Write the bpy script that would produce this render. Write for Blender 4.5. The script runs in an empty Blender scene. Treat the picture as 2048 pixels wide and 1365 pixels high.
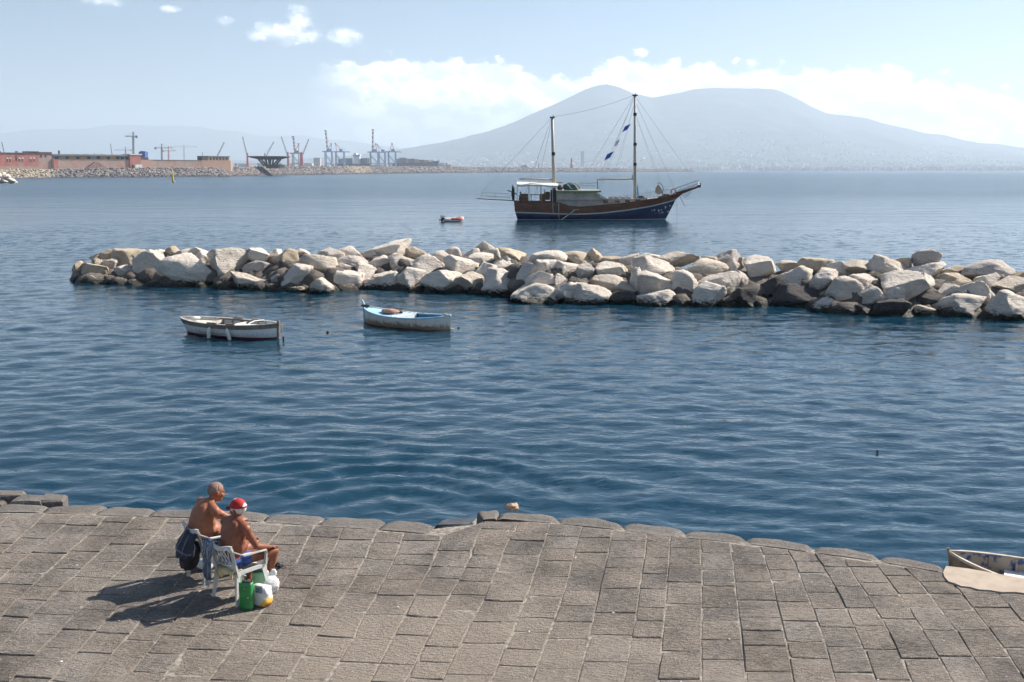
import bpy, math, random
import numpy as np
from mathutils import Vector, Matrix, noise as mnoise

# ------------------------------------------------------------------ camera, sky, sun, exposure
scene = bpy.context.scene
COL = scene.collection
CAM_H = 6.2            # eye height above the water
QZ = 0.6               # quay top above the water
FPX = 2000.0           # focal length in photo pixels (photo 2048 x 1365)
HORIZON = 340.5
TH = math.atan((682.5 - HORIZON) / FPX)
ST, CT = math.sin(TH), math.cos(TH)

cam_data = bpy.data.cameras.new('camera')
cam = bpy.data.objects.new('camera', cam_data)
COL.objects.link(cam)
cam_data.sensor_fit = 'HORIZONTAL'
cam_data.sensor_width = 36.0
cam_data.lens = 36.0 * FPX / 2048.0
cam_data.clip_start = 0.1
cam_data.clip_end = 60000.0
cam.location = (0, 0, CAM_H)
cam.rotation_euler = (math.pi / 2 - TH, 0, 0)
scene.camera = cam

SUN_EL = math.radians(38.0)
SUN_AZ = math.radians(60.0)      # from +Y towards +X
SUN_DIR = Vector((math.sin(SUN_AZ) * math.cos(SUN_EL), math.cos(SUN_AZ) * math.cos(SUN_EL), math.sin(SUN_EL)))
sd = bpy.data.lights.new('sun', 'SUN')
sd.energy = 5.0
sd.angle = math.radians(0.55)
sd.color = (1.0, 0.93, 0.84)
sun = bpy.data.objects.new('sun', sd)
COL.objects.link(sun)
sun.location = (400, 200, 600)
sun.rotation_euler = (-SUN_DIR).to_track_quat('-Z', 'Y').to_euler()

scene.view_settings.view_transform = 'Standard'
scene.view_settings.look = 'None'
scene.view_settings.exposure = 0.95
scene.view_settings.gamma = 1.0
scene.view_settings.use_curve_mapping = False
cy = scene.cycles
cy.use_denoising = True
cy.use_adaptive_sampling = True
cy.adaptive_threshold = 0.03
cy.max_bounces = 6
cy.diffuse_bounces = 2
cy.glossy_bounces = 3
cy.transmission_bounces = 3
cy.transparent_max_bounces = 10
cy.volume_bounces = 2
cy.caustics_reflective = False
cy.caustics_refractive = False
cy.sample_clamp_indirect = 4.0


class NT:
    """small helper round a node tree"""
    def __init__(self, tree):
        self.t = tree
        self.n = tree.nodes
        self.l = tree.links

    def new(self, kind, **kw):
        nd = self.n.new(kind)
        for k, v in kw.items():
            setattr(nd, k, v)
        return nd

    def link(self, a, b):
        self.l.new(a, b)

    def _in(self, sock, val):
        if hasattr(val, 'is_output'):
            self.l.new(val, sock)
        elif val is not None:
            sock.default_value = val

    def math(self, op, a, b=None, c=None, clamp=False):
        nd = self.n.new('ShaderNodeMath')
        nd.operation = op
        nd.use_clamp = clamp
        self._in(nd.inputs[0], a)
        self._in(nd.inputs[1], b)
        self._in(nd.inputs[2], c)
        return nd.outputs[0]

    def mix(self, fac, a, b, mode='MIX'):
        nd = self.n.new('ShaderNodeMix')
        nd.data_type = 'RGBA'
        nd.blend_type = mode
        self._in(nd.inputs[0], fac)
        self._in(nd.inputs[6], a if hasattr(a, 'is_output') else c4(a))
        self._in(nd.inputs[7], b if hasattr(b, 'is_output') else c4(b))
        return nd.outputs[2]

    def noise(self, vec, scale, detail=4.0, rough=0.55, dist=0.0, typ=None):
        nd = self.n.new('ShaderNodeTexNoise')
        if typ:
            nd.noise_type = typ
        nd.inputs['Scale'].default_value = scale
        nd.inputs['Detail'].default_value = detail
        nd.inputs['Roughness'].default_value = rough
        nd.inputs['Distortion'].default_value = dist
        if vec is not None:
            self.l.new(vec, nd.inputs['Vector'])
        return nd.outputs[0]

    def ramp(self, fac, stops, interp='LINEAR'):
        nd = self.n.new('ShaderNodeValToRGB')
        nd.color_ramp.interpolation = interp
        els = nd.color_ramp.elements
        while len(els) < len(stops):
            els.new(0.5)
        for e, (p, c) in zip(els, stops):
            e.position = p
            e.color = c4(c)
        self._in(nd.inputs[0], fac)
        return nd.outputs[0]

    def maprange(self, v, a, b, c=0.0, d=1.0, smooth=False):
        nd = self.n.new('ShaderNodeMapRange')
        if smooth:
            nd.interpolation_type = 'SMOOTHSTEP'
        self._in(nd.inputs[0], v)
        for i, x in zip((1, 2, 3, 4), (a, b, c, d)):
            self._in(nd.inputs[i], x)
        return nd.outputs[0]

    def mapping(self, vec, scale=(1, 1, 1), rot=(0, 0, 0), loc=(0, 0, 0)):
        nd = self.n.new('ShaderNodeMapping')
        nd.inputs['Scale'].default_value = scale
        nd.inputs['Rotation'].default_value = rot
        nd.inputs['Location'].default_value = loc
        self.l.new(vec, nd.inputs['Vector'])
        return nd.outputs[0]

    def sep(self, vec):
        nd = self.n.new('ShaderNodeSeparateXYZ')
        self.l.new(vec, nd.inputs[0])
        return nd.outputs

    def comb(self, x, y, z):
        nd = self.n.new('ShaderNodeCombineXYZ')
        for i, v in enumerate((x, y, z)):
            self._in(nd.inputs[i], v)
        return nd.outputs[0]


def c4(c):
    if isinstance(c, (int, float)):
        return (c, c, c, 1.0)
    return tuple(c) if len(c) == 4 else (c[0], c[1], c[2], 1.0)


# ---- the sky: physical daylight sky with a bank of cumulus low over the volcano and a few small clouds
world = bpy.data.worlds.new('World')
scene.world = world
world.use_nodes = True
W = NT(world.node_tree)
W.n.clear()
sky = W.new('ShaderNodeTexSky', sky_type='NISHITA')
sky.sun_disc = False
sky.sun_elevation = SUN_EL
sky.sun_rotation = SUN_AZ
sky.altitude = 0.0
sky.air_density = 1.0
sky.dust_density = 0.3
sky.ozone_density = 3.0
SKY_STRENGTH = 0.052
tc = W.new('ShaderNodeTexCoord')
dx, dy, dz = W.sep(tc.outputs['Generated'])
az = W.math('ARCTAN2', dx, dy)                     # radians, 0 = along +Y, positive to +X
el = W.math('ARCSINE', dz)


def px_azel(x, y):
    u = (x - 1024) / FPX
    v = (y - 682.5) / FPX
    d = Vector((u, CT - v * ST, -(ST + v * CT))).normalized()
    return math.atan2(d.x, d.y), math.asin(d.z)


cvec = W.comb(W.math('MULTIPLY', az, 1.0), W.math('MULTIPLY', el, 1.55), 0.0)
n_big = W.noise(cvec, 13.0, 3.0, 0.5)
n_mid = W.noise(W.mapping(cvec, loc=(3.1, 1.7, 0)), 34.0, 6.0, 0.58)
n_fine = W.noise(W.mapping(cvec, loc=(1.1, 4.7, 0)), 42.0, 8.0, 0.66)
billow = W.new('ShaderNodeTexVoronoi', feature='SMOOTH_F1')
billow.inputs['Scale'].default_value = 46.0
billow.inputs['Smoothness'].default_value = 0.6
bw = W.new('ShaderNodeVectorMath', operation='ADD')
nz3 = W.new('ShaderNodeTexNoise')
nz3.inputs['Scale'].default_value = 40.0
nz3.inputs['Detail'].default_value = 4.0
W.link(cvec, nz3.inputs['Vector'])
sc_ = W.new('ShaderNodeVectorMath', operation='SCALE')
sc_.inputs['Scale'].default_value = 0.022
W.link(nz3.outputs[1], sc_.inputs[0])
W.link(cvec, bw.inputs[0])
W.link(sc_.outputs[0], bw.inputs[1])
W.link(bw.outputs[0], billow.inputs['Vector'])
bl = W.math('SUBTRACT', 0.62, billow.outputs['Distance'])
# cloud bank: height of its top edge as a curve over the compass, lumpy with noise
top_pts = [(560, 190), (690, 116), (800, 108), (900, 114), (1000, 116), (1120, 138), (1200, 128), (1285, 104), (1350, 122), (1450, 122), (1560, 128), (1640, 132), (1740, 122), (1830, 136), (1930, 158), (2048, 178)]
curve = W.new('ShaderNodeFloatCurve')
cm = curve.mapping.curves[0]
lo, hi = -math.pi, math.pi
pts = []
for (x, y) in top_pts:
    a, e = px_azel(x, y)
    pts.append(((a - lo) / (hi - lo), e / 0.2))
pts = [(0.0, 0.42), (0.2, 0.35), (0.38, 0.25), (0.44, 0.18)] + pts + [(0.60, 0.36), (0.68, 0.5), (0.8, 0.38), (1.0, 0.42)]
while len(cm.points) < len(pts):
    cm.points.new(0.5, 0.5)
for p, (a, b) in zip(cm.points, pts):
    p.location = (a, b)
    p.handle_type = 'AUTO'
curve.mapping.update()
W.link(W.maprange(az, lo, hi), curve.inputs['Value'])
topel = W.math('MULTIPLY', curve.outputs[0], 0.2)
lump = W.math('ADD', W.math('MULTIPLY', W.math('SUBTRACT', n_fine, 0.5), 0.040), W.math('MULTIPLY', bl, 0.020))
lump = W.math('ADD', lump, W.math('MULTIPLY', W.math('SUBTRACT', n_big, 0.5), 0.02))
edge = W.math('SUBTRACT', W.math('ADD', topel, lump), el)           # >0 below the top edge
edge = W.math('SUBTRACT', edge, 0.006)
m_top = W.maprange(edge, -0.001, 0.008, 0, 1, True)
# thinning downward
depth_in = W.maprange(edge, 0.020, 0.085, 1.0, 0.12, True)
thin = W.noise(W.mapping(cvec, scale=(0.6, 1.6, 1), loc=(7.7, 2.2, 0)), 22.0, 5.0, 0.55)
thin_m = W.maprange(thin, 0.30, 0.62, 0.45, 1.0, True)
body = W.math('MULTIPLY', depth_in, W.math('MAXIMUM', thin_m, W.maprange(edge, 0.012, 0.03, 1.0, 0.0, True)))
m_bank = W.math('MULTIPLY', m_top, W.math('ADD', W.math('MULTIPLY', body, 0.80), 0.17))
side = W.maprange(az, px_azel(600, 150)[0], px_azel(760, 150)[0], 0.0, 1.0, True)
rear = W.maprange(az, -1.6, -1.1, 0.6, 0.0, True)
m_bank = W.math('MULTIPLY', m_bank, W.math('MAXIMUM', side, rear))
# small separate clouds
blobs = [(563, 62, 78, 30), (600, 40, 34, 26), (692, 73, 40, 20), (205, 2, 42, 13), (450, 42, 22, 12), (338, 18, 24, 9), (765, 203, 62, 15), (850, 190, 40, 16)]
m_small = None
for (x, y, rx, ry) in blobs:
    a, e = px_azel(x, y)
    da = W.math('DIVIDE', W.math('SUBTRACT', az, a), rx / FPX)
    de = W.math('DIVIDE', W.math('SUBTRACT', el, e), ry / FPX)
    r2 = W.math('ADD', W.math('MULTIPLY', da, da), W.math('MULTIPLY', de, de))
    b = W.math('SUBTRACT', 1.0, r2)
    m_small = b if m_small is None else W.math('MAXIMUM', m_small, b)
# the same kind of small clouds scattered over the rest of the sky
cells = W.noise(W.mapping(cvec, scale=(1, 1, 1), loc=(11.3, 5.1, 0)), 5.5, 3.0, 0.5)
out_of_view = W.math('MAXIMUM', W.maprange(W.math('ABSOLUTE', az), 0.55, 0.75, 0, 1), W.maprange(el, 0.20, 0.3, 0, 1))
scatter = W.math('MULTIPLY', W.maprange(cells, 0.68, 0.88, -1.0, 1.0), out_of_view)
scatter = W.math('SUBTRACT', scatter, W.math('MULTIPLY', W.math('SUBTRACT', 1.0, out_of_view), 2.0))
m_small = W.math('MAXIMUM', m_small, scatter)
m_small = W.math('ADD', m_small, W.math('MULTIPLY', W.math('SUBTRACT', n_fine, 0.53), 3.4))
m_small = W.math('ADD', m_small, W.math('MULTIPLY', bl, 0.7))
m_small = W.maprange(m_small, 0.05, 1.45, 0.0, 0.78, True)
mask = W.math('MAXIMUM', m_bank, m_small)
# relief: brighter rims towards the sun, greyer hollows
shade_n = W.noise(W.mapping(cvec, loc=(0.016, 0.014, 0)), 34.0, 6.0, 0.58)
shade_n2 = W.noise(W.mapping(cvec, loc=(3.1 + 0.010, 1.7 + 0.016, 0)), 34.0, 6.0, 0.58)
rel = W.math('SUBTRACT', n_mid, shade_n2)
rel = W.math('ADD', W.math('MULTIPLY', rel, 1.6), W.math('MULTIPLY', bl, 0.22))
lit = W.maprange(rel, -0.16, 0.16, 0.0, 1.0, True)
ccol = W.mix(lit, (0.74, 0.79, 0.86), (1.42, 1.40, 1.37))
sunside = W.maprange(az, -0.5, 0.6, 0.86, 1.08)
cc = W.new('ShaderNodeVectorMath', operation='SCALE')
W.link(ccol, cc.inputs[0])
W.link(sunside, cc.inputs['Scale'])
skys = W.new('ShaderNodeVectorMath', operation='SCALE')
W.link(sky.outputs[0], skys.inputs[0])
skys.inputs['Scale'].default_value = SKY_STRENGTH
final = W.mix(mask, skys.outputs[0], cc.outputs[0])
bg = W.new('ShaderNodeBackground')
W.link(final, bg.inputs['Color'])
bg.inputs['Strength'].default_value = 1.0
world.cycles.sampling_method = 'MANUAL'
world.cycles.sample_map_resolution = 256
wo = W.new('ShaderNodeOutputWorld')
W.link(bg.outputs[0], wo.inputs['Surface'])

# ------------------------------------------------------------------ helpers
R = random.Random(7)


def ray(x, y):
    u = (x - 1024) / FPX
    v = (y - 682.5) / FPX
    return Vector((u, CT - v * ST, -(ST + v * CT)))


def on_z(x, y, z=0.0):
    d = ray(x, y)
    t = (z - CAM_H) / d.z
    return Vector((d.x * t, d.y * t, z))


def on_y(x, y, Y):
    d = ray(x, y)
    t = Y / d.y
    return Vector((d.x * t, Y, CAM_H + d.z * t))


def link(o, parent=None):
    COL.objects.link(o)
    if parent is not None:
        o.parent = parent
    return o


def empty(name, loc=(0, 0, 0), rz=0.0, label=None, cat=None, group=None):
    o = bpy.data.objects.new(name, None)
    o.empty_display_size = 0.2
    COL.objects.link(o)
    o.location = loc
    o.rotation_euler = (0, 0, rz)
    tag(o, label, cat, group)
    return o


def tag(o, label=None, cat=None, group=None, kind=None):
    if label:
        o['label'] = label
    if cat:
        o['category'] = cat
    if group:
        o['group'] = group
    if kind:
        o['kind'] = kind
    return o


def basis(d, up=Vector((0, 0, 1))):
    d = d.normalized()
    if abs(d.dot(up)) > 0.98:
        up = Vector((1, 0, 0))
    s = d.cross(up).normalized()
    return s, s.cross(d).normalized()


class MB:
    """collects geometry for ONE mesh object"""
    def __init__(self):
        self.v = []
        self.f = []

    def add(self, verts, faces):
        o = len(self.v)
        self.v.extend([tuple(p) for p in verts])
        self.f.extend([tuple(i + o for i in q) for q in faces])
        return self

    def box(self, c, s, rz=0.0, M=None):
        x, y, z = s[0] / 2, s[1] / 2, s[2] / 2
        vs = [Vector((a, b, d)) for d in (-z, z) for a, b in ((-x, -y), (x, -y), (x, y), (-x, y))]
        if M is not None:
            vs = [M @ p for p in vs]
        elif rz:
            m = Matrix.Rotation(rz, 3, 'Z')
            vs = [m @ p for p in vs]
        c = Vector(c)
        return self.add([p + c for p in vs], [(3, 2, 1, 0), (4, 5, 6, 7), (0, 1, 5, 4), (1, 2, 6, 5), (2, 3, 7, 6), (3, 0, 4, 7)])

    def bar(self, a, b, w, h=None, up=Vector((0, 0, 1))):
        """rectangular bar from a to b, w across, h along 'up'"""
        a, b = Vector(a), Vector(b)
        h = w if h is None else h
        s, u = basis(b - a, up)
        vs = []
        for p in (a, b):
            for i, j in ((-1, -1), (1, -1), (1, 1), (-1, 1)):
                vs.append(p + s * (i * w / 2) + u * (j * h / 2))
        return self.add(vs, [(0, 1, 2, 3), (7, 6, 5, 4), (0, 4, 5, 1), (1, 5, 6, 2), (2, 6, 7, 3), (3, 7, 4, 0)])

    def tube(self, pts, r, n=6, caps=True):
        """round tube along a polyline; r a number or a list"""
        pts = [Vector(p) for p in pts]
        rs = r if isinstance(r, (list, tuple)) else [r] * len(pts)
        vs, fs = [], []
        s = None
        for i, p in enumerate(pts):
            if i == 0:
                d = pts[1] - pts[0]
            elif i == len(pts) - 1:
                d = pts[-1] - pts[-2]
            else:
                d = (pts[i + 1] - pts[i]).normalized() + (pts[i] - pts[i - 1]).normalized()
            if d.length < 1e-9:
                d = Vector((0, 0, 1))
            d.normalize()
            if s is None:
                s, u = basis(d)
            else:
                s = (s - d * s.dot(d))
                if s.length < 1e-6:
                    s, u = basis(d)
                s.normalize()
                u = s.cross(d)
            for k in range(n):
                a = 2 * math.pi * k / n
                vs.append(p + (s * math.cos(a) + u * math.sin(a)) * rs[i])
        for i in range(len(pts) - 1):
            for k in range(n):
                k2 = (k + 1) % n
                fs.append((i * n + k, (i + 1) * n + k, (i + 1) * n + k2, i * n + k2))
        if caps:
            fs.append(tuple(range(n)))
            fs.append(tuple((len(pts) - 1) * n + k for k in reversed(range(n))))
        return self.add(vs, fs)

    def loft(self, rings, closed=True, caps=True):
        n = len(rings[0])
        vs = [p for r in rings for p in r]
        fs = []
        m = n if closed else n - 1
        for i in range(len(rings) - 1):
            for k in range(m):
                k2 = (k + 1) % n
                fs.append((i * n + k, i * n + k2, (i + 1) * n + k2, (i + 1) * n + k))
        if caps and closed:
            fs.append(tuple(reversed(range(n))))
            fs.append(tuple((len(rings) - 1) * n + k for k in range(n)))
        return self.add(vs, fs)

    def ellipsoid(self, c, r, M=None, n=12, m=8):
        c = Vector(c)
        rings = []
        vs = []
        fs = []
        vs.append(Vector((0, 0, -r[2])))
        for i in range(1, m):
            t = math.pi * i / m - math.pi / 2
            for k in range(n):
                a = 2 * math.pi * k / n
                vs.append(Vector((r[0] * math.cos(t) * math.cos(a), r[1] * math.cos(t) * math.sin(a), r[2] * math.sin(t))))
        vs.append(Vector((0, 0, r[2])))
        for k in range(n):
            fs.append((0, 1 + (k + 1) % n, 1 + k))
        for i in range(m - 2):
            for k in range(n):
                k2 = (k + 1) % n
                fs.append((1 + i * n + k, 1 + i * n + k2, 1 + (i + 1) * n + k2, 1 + (i + 1) * n + k))
        last = len(vs) - 1
        o = 1 + (m - 2) * n
        for k in range(n):
            fs.append((o + k, o + (k + 1) % n, last))
        if M is not None:
            vs = [M @ p for p in vs]
        return self.add([p + c for p in vs], fs)

    def capsule(self, a, b, ra, rb, n=10):
        a, b = Vector(a), Vector(b)
        d = (b - a).normalized()
        pts, rs = [], []
        for t in (0.02, 0.35, 0.7):
            pts.append(a - d * ra * math.cos(t * math.pi / 2)); rs.append(ra * math.sin(t * math.pi / 2))
        pts.append(a); rs.append(ra)
        pts.append(b); rs.append(rb)
        for t in (0.7, 0.35, 0.02):
            pts.append(b + d * rb * math.cos(t * math.pi / 2)); rs.append(rb * math.sin(t * math.pi / 2))
        return self.tube(pts, rs, n)

    def grid(self, P):
        """P[i][j] points"""
        n = len(P[0])
        vs = [p for r in P for p in r]
        fs = [(i * n + j, i * n + j + 1, (i + 1) * n + j + 1, (i + 1) * n + j) for i in range(len(P) - 1) for j in range(n - 1)]
        return self.add(vs, fs)

    def mesh(self, name):
        me = bpy.data.meshes.new(name)
        me.from_pydata(self.v, [], self.f)
        me.update()
        return me

    def build(self, name, mat, parent=None, smooth=False, loc=None):
        me = self.mesh(name)
        if mat is not None:
            me.materials.append(mat)
        if smooth:
            me.polygons.foreach_set('use_smooth', [True] * len(me.polygons))
        o = bpy.data.objects.new(name, me)
        link(o, parent)
        if loc is not None:
            o.location = loc
        return o


def np_mesh(name, verts, faces, mat, smooth=True):
    me = bpy.data.meshes.new(name)
    me.from_pydata(verts.tolist() if hasattr(verts, 'tolist') else verts, [], faces.tolist() if hasattr(faces, 'tolist') else faces)
    me.update()
    if mat:
        me.materials.append(mat)
    if smooth:
        me.polygons.foreach_set('use_smooth', [True] * len(me.polygons))
    return me


MATS = {}


def mat(name, c1, c2=None, scale=4.0, rough=0.7, bump=0.0, bscale=None, spec=0.4, metal=0.0, detail=5.0, lo=0.35, hi=0.65, rnd=0.0, dirt=None, dscale=2.0, coords='world', trans=0.0, stretch=(1, 1, 1)):
    """plain procedural material: two colours mixed by noise, optional dirt colour, bump and per-object tint"""
    if name in MATS:
        return MATS[name]
    m = bpy.data.materials.new(name)
    m.use_nodes = True
    T = NT(m.node_tree)
    b = T.n['Principled BSDF']
    if coords == 'world':
        vec = T.new('ShaderNodeNewGeometry').outputs['Position']
    else:
        vec = T.new('ShaderNodeTexCoord').outputs['Object']
    if stretch != (1, 1, 1):
        vec = T.mapping(vec, scale=stretch)
    col = None
    if c2 is not None:
        f = T.maprange(T.noise(vec, scale, detail), lo, hi)
        col = T.mix(f, c1, c2)
    else:
        f = T.maprange(T.noise(vec, scale, detail), 0.3, 0.7)
        col = T.mix(f, [x * 0.93 for x in c1[:3]], [min(1, x * 1.06) for x in c1[:3]])
    if dirt is not None:
        fd = T.maprange(T.noise(vec, dscale, 6.0, 0.65), 0.52, 0.68)
        col = T.mix(fd, col, dirt)
    if rnd:
        oi = T.new('ShaderNodeObjectInfo').outputs['Random']
        hv = T.new('ShaderNodeHueSaturation')
        T.link(T.maprange(oi, 0, 1, 1 - rnd, 1 + rnd), hv.inputs['Value'])
        T.link(col, hv.inputs['Color'])
        col = hv.outputs[0]
    T.link(col, b.inputs['Base Color'])
    b.inputs['Roughness'].default_value = rough
    b.inputs['Metallic'].default_value = metal
    b.inputs['Specular IOR Level'].default_value = spec
    if trans:
        b.inputs['Transmission Weight'].default_value = trans
    if bump:
        bn = T.new('ShaderNodeBump')
        bn.inputs['Strength'].default_value = 1.0
        bn.inputs['Distance'].default_value = bump
        T.link(T.noise(vec, bscale or scale * 4, 6.0, 0.6), bn.inputs['Height'])
        T.link(bn.outputs[0], b.inputs['Normal'])
    MATS[name] = m
    return m
# ------------------------------------------------------------------ the sea
def make_water_material():
    m = bpy.data.materials.new('sea_water')
    m.use_nodes = True
    T = NT(m.node_tree)
    b = T.n['Principled BSDF']
    pos = T.new('ShaderNodeNewGeometry').outputs['Position']
    big = T.maprange(T.noise(T.mapping(pos, scale=(0.35, 1, 1)), 0.045, 3.0), 0.35, 0.7)
    col = T.mix(big, (0.003, 0.030, 0.052), (0.006, 0.041, 0.074))
    T.link(col, b.inputs['Base Color'])
    b.inputs['Roughness'].default_value = 0.06
    b.inputs['IOR'].default_value = 1.333
    b.inputs['Specular IOR Level'].default_value = 0.5
    # ripples: three sizes, heights in metres; streaky cat's-paws vary their strength
    rip1 = T.noise(T.mapping(pos, scale=(0.55, 1.0, 1.0), rot=(0, 0, 0.22)), 2.1, 3.0, 0.55)
    rip2 = T.noise(T.mapping(pos, scale=(0.5, 1.0, 1.0), rot=(0, 0, -0.30)), 0.62, 3.0, 0.5)
    rip3 = T.noise(T.mapping(pos, scale=(0.45, 1.0, 1.0), rot=(0, 0, 0.1)), 0.17, 2.0, 0.5)
    y = T.sep(pos)[1]
    far = T.maprange(y, 70.0, 150.0, 0.0, 1.0)
    vfar = T.maprange(y, 250.0, 1200.0, 0.0, 1.0)
    patch = T.maprange(T.noise(T.mapping(pos, scale=(0.22, 1, 1)), 0.02, 4.0, 0.6), 0.3, 0.7, 0.55, 1.25)
    h = T.math('MULTIPLY', rip1, 0.05)
    h = T.math('ADD', h, T.math('MULTIPLY', T.math('MULTIPLY', rip2, 0.10), T.math('ADD', T.math('MULTIPLY', far, 1.7), 0.15)))
    h = T.math('ADD', h, T.math('MULTIPLY', T.math('MULTIPLY', rip3, 0.60), far))
    h = T.math('MULTIPLY', h, patch)
    bn = T.new('ShaderNodeBump')
    bn.inputs['Strength'].default_value = 1.0
    bn.inputs['Distance'].default_value = 1.0
    T.link(h, bn.inputs['Height'])
    T.link(bn.outputs[0], b.inputs['Normal'])
    T.link(T.maprange(y, 25.0, 260.0, 0.06, 0.25), b.inputs['Roughness'])
    return m


WATER_MAT = make_water_material()
NX0, NX1, NY0, NY1 = -60.0, 64.0, 9.0, 150.0


def wave_height(X, Y):
    rng = np.random.RandomState(3)
    H = np.zeros_like(X)
    for i in range(80):
        lam = 0.40 * (2.1 / 0.40) ** (rng.rand() ** 1.5)
        ang = rng.normal(math.radians(-100), math.radians(34))
        k = 2 * math.pi / lam
        amp = 0.0039 * lam ** 0.80
        ph = rng.rand() * 6.283
        mod = 0.6 + 0.4 * np.sin(X * rng.uniform(-.12, .12) + Y * rng.uniform(-.12, .12) + rng.rand() * 6)
        arg = k * (math.cos(ang) * X + math.sin(ang) * Y) + ph
        s = np.sin(arg)
        H += amp * mod * (s + 0.22 * np.cos(2 * arg))
    # rings spreading from somebody splashing close to the quay
    c = on_z(760, 1040, 0.0)
    r = np.hypot(X - c.x, Y - c.y)
    H += 0.030 * np.exp(-((r - 2.6) / 2.4) ** 2) * np.sin(2 * math.pi * r / 0.78)
    c = on_z(560, 1010, 0.0)
    r = np.hypot(X - c.x, Y - c.y)
    H += 0.018 * np.exp(-((r - 2.4) / 2.6) ** 2) * np.sin(2 * math.pi * r / 0.62)
    return H


def build_sea():
    rows = [NY0]
    while rows[-1] < NY1:
        y = rows[-1]
        rows.append(y + 0.10 + 0.0042 * max(0, y - 12))
    rows[-1] = NY1
    ys = np.array(rows)
    xs = np.linspace(NX0, NX1, 500)
    X, Y = np.meshgrid(xs, ys)
    fade = np.clip((NY1 - Y) / 50.0, 0, 1) * np.clip((X - NX0) / 8, 0, 1) * np.clip((NX1 - X) / 8, 0, 1) * np.clip((Y - NY0) / 1.0, 0, 1)
    H = wave_height(X, Y) * fade
    n = len(xs)
    verts = np.stack([X, Y, H], -1).reshape(-1, 3)
    i, j = np.meshgrid(np.arange(len(ys) - 1), np.arange(n - 1), indexing='ij')
    a = (i * n + j).ravel()
    faces = np.stack([a, a + 1, a + n + 1, a + n], -1)
    # the rest of the bay: flat sheet round the near patch
    base = len(verts)
    B = 21500.0
    ex = [-B, NX0, NX1, B]
    ey = [-1200.0, NY0, NY1, 700.0, 2500.0, 8000.0, 23400.0]
    ev = [(x, y, 0.0) for y in ey for x in ex]
    ef = []
    for r in range(len(ey) - 1):
        for c in range(3):
            if r == 1 and c == 1:
                continue
            q = base + r * 4 + c
            ef.append((q, q + 1, q + 5, q + 4))
    me = bpy.data.meshes.new('sea')
    me.from_pydata(verts.tolist() + ev, [], faces.tolist() + ef)
    me.update()
    me.materials.append(WATER_MAT)
    me.polygons.foreach_set('use_smooth', [True] * len(me.polygons))
    o = link(bpy.data.objects.new('sea', me))
    tag(o, 'blue rippled sea of the bay', 'sea', kind='structure')


build_sea()


# ------------------------------------------------------------------ far land: volcano, far ridge, shore plain
def ridge_fn(pts, Y):
    P = [on_y(x, y, Y) for x, y in pts]
    xs = np.array([p.x for p in P])
    zs = np.array([p.z for p in P])
    return lambda X: np.interp(X, xs, zs)


def fbm2(X, Y, scale, octaves=5, seed=0.0):
    out = np.zeros(X.size)
    xf, yf = X.ravel(), Y.ravel()
    for i in range(X.size):
        out[i] = mnoise.fractal(Vector((xf[i] * scale + seed, yf[i] * scale, seed)), 0.9, 2.1, octaves)
    return out.reshape(X.shape)


land_mat = mat('wooded_slope', (0.030, 0.045, 0.028), (0.075, 0.075, 0.055), 0.004, 0.95, detail=8.0, spec=0.1)
plain_mat = mat('shore_plain', (0.10, 0.11, 0.08), (0.20, 0.18, 0.15), 0.006, 0.95, detail=6.0, spec=0.1)
hill_mat = mat('far_hills', (0.05, 0.07, 0.05), (0.10, 0.10, 0.08), 0.002, 0.95, detail=6.0, spec=0.1)

VOLC_Y, COAST_Y = 13600.0, 6900.0
volc_pts = [(560, 322), (700, 312), (800, 300), (860, 291), (900, 284), (960, 268), (1040, 240), (1100, 214), (1150, 190), (1185, 173), (1211, 168), (1240, 177), (1270, 190), (1305, 196), (1345, 190), (1397, 177), (1450, 176), (1500, 179), (1545, 181), (1570, 187), (1590, 196), (1623, 213), (1650, 226), (1690, 233), (1735, 239), (1793, 254), (1850, 265), (1895, 273), (1930, 282), (2045, 297), (2200, 309), (2400, 322), (2700, 334)]
volc_ridge = ridge_fn(volc_pts, VOLC_Y)


def volcano_height(X, Y):
    # follow each line of sight sideways so the flank keeps its outline
    Xr = X * (VOLC_Y / np.maximum(Y, 3000.0)) * 0.35 + X * 0.65
    top = np.maximum(volc_ridge(Xr), 0.0)
    t = np.clip((Y - COAST_Y) / (VOLC_Y - COAST_Y), 0, 1)
    g = 0.10 * t + 0.90 * t ** 2.3
    back = np.clip(1 - (Y - VOLC_Y) / 2600.0, 0, 1)
    return np.where(Y <= VOLC_Y, top * g, top * back ** 1.3) + np.where(t > 0, 6.0, 0)


def build_volcano():
    xs = np.linspace(-4800, 12800, 260)
    ys = np.concatenate([np.array([COAST_Y - 60.0]), np.linspace(COAST_Y, VOLC_Y, 90), np.linspace(VOLC_Y + 150, VOLC_Y + 2600, 14)])
    X, Y = np.meshgrid(xs, ys)
    H = volcano_height(X, Y)
    t = np.clip((Y - COAST_Y) / (VOLC_Y - COAST_Y), 0, 1)
    rough = fbm2(X, Y, 1 / 900.0, 6, 2.3)
    amp = 70.0 * t * (1 - t ** 6 * 0.86) * np.clip(H / 250.0, 0.05, 1)
    gul = fbm2(X * 1.0, Y * 0.28, 1 / 420.0, 5, 5.7)
    H = H + rough * amp + gul * 95.0 * t * (1 - t ** 5 * .8) * np.clip(H / 250.0, 0.05, 1)
    H[0, :] = -2.0
    n = len(xs)
    i, j = np.meshgrid(np.arange(len(ys) - 1), np.arange(n - 1), indexing='ij')
    a = (i * n + j).ravel()
    faces = np.stack([a, a + 1, a + n + 1, a + n], -1)
    me = np_mesh('volcano', np.stack([X, Y, H], -1).reshape(-1, 3), faces, land_mat)
    tag(link(bpy.data.objects.new('volcano', me)), 'broad twin-peaked volcano fading into haze across the bay', 'volcano', kind='structure')


build_volcano()


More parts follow.
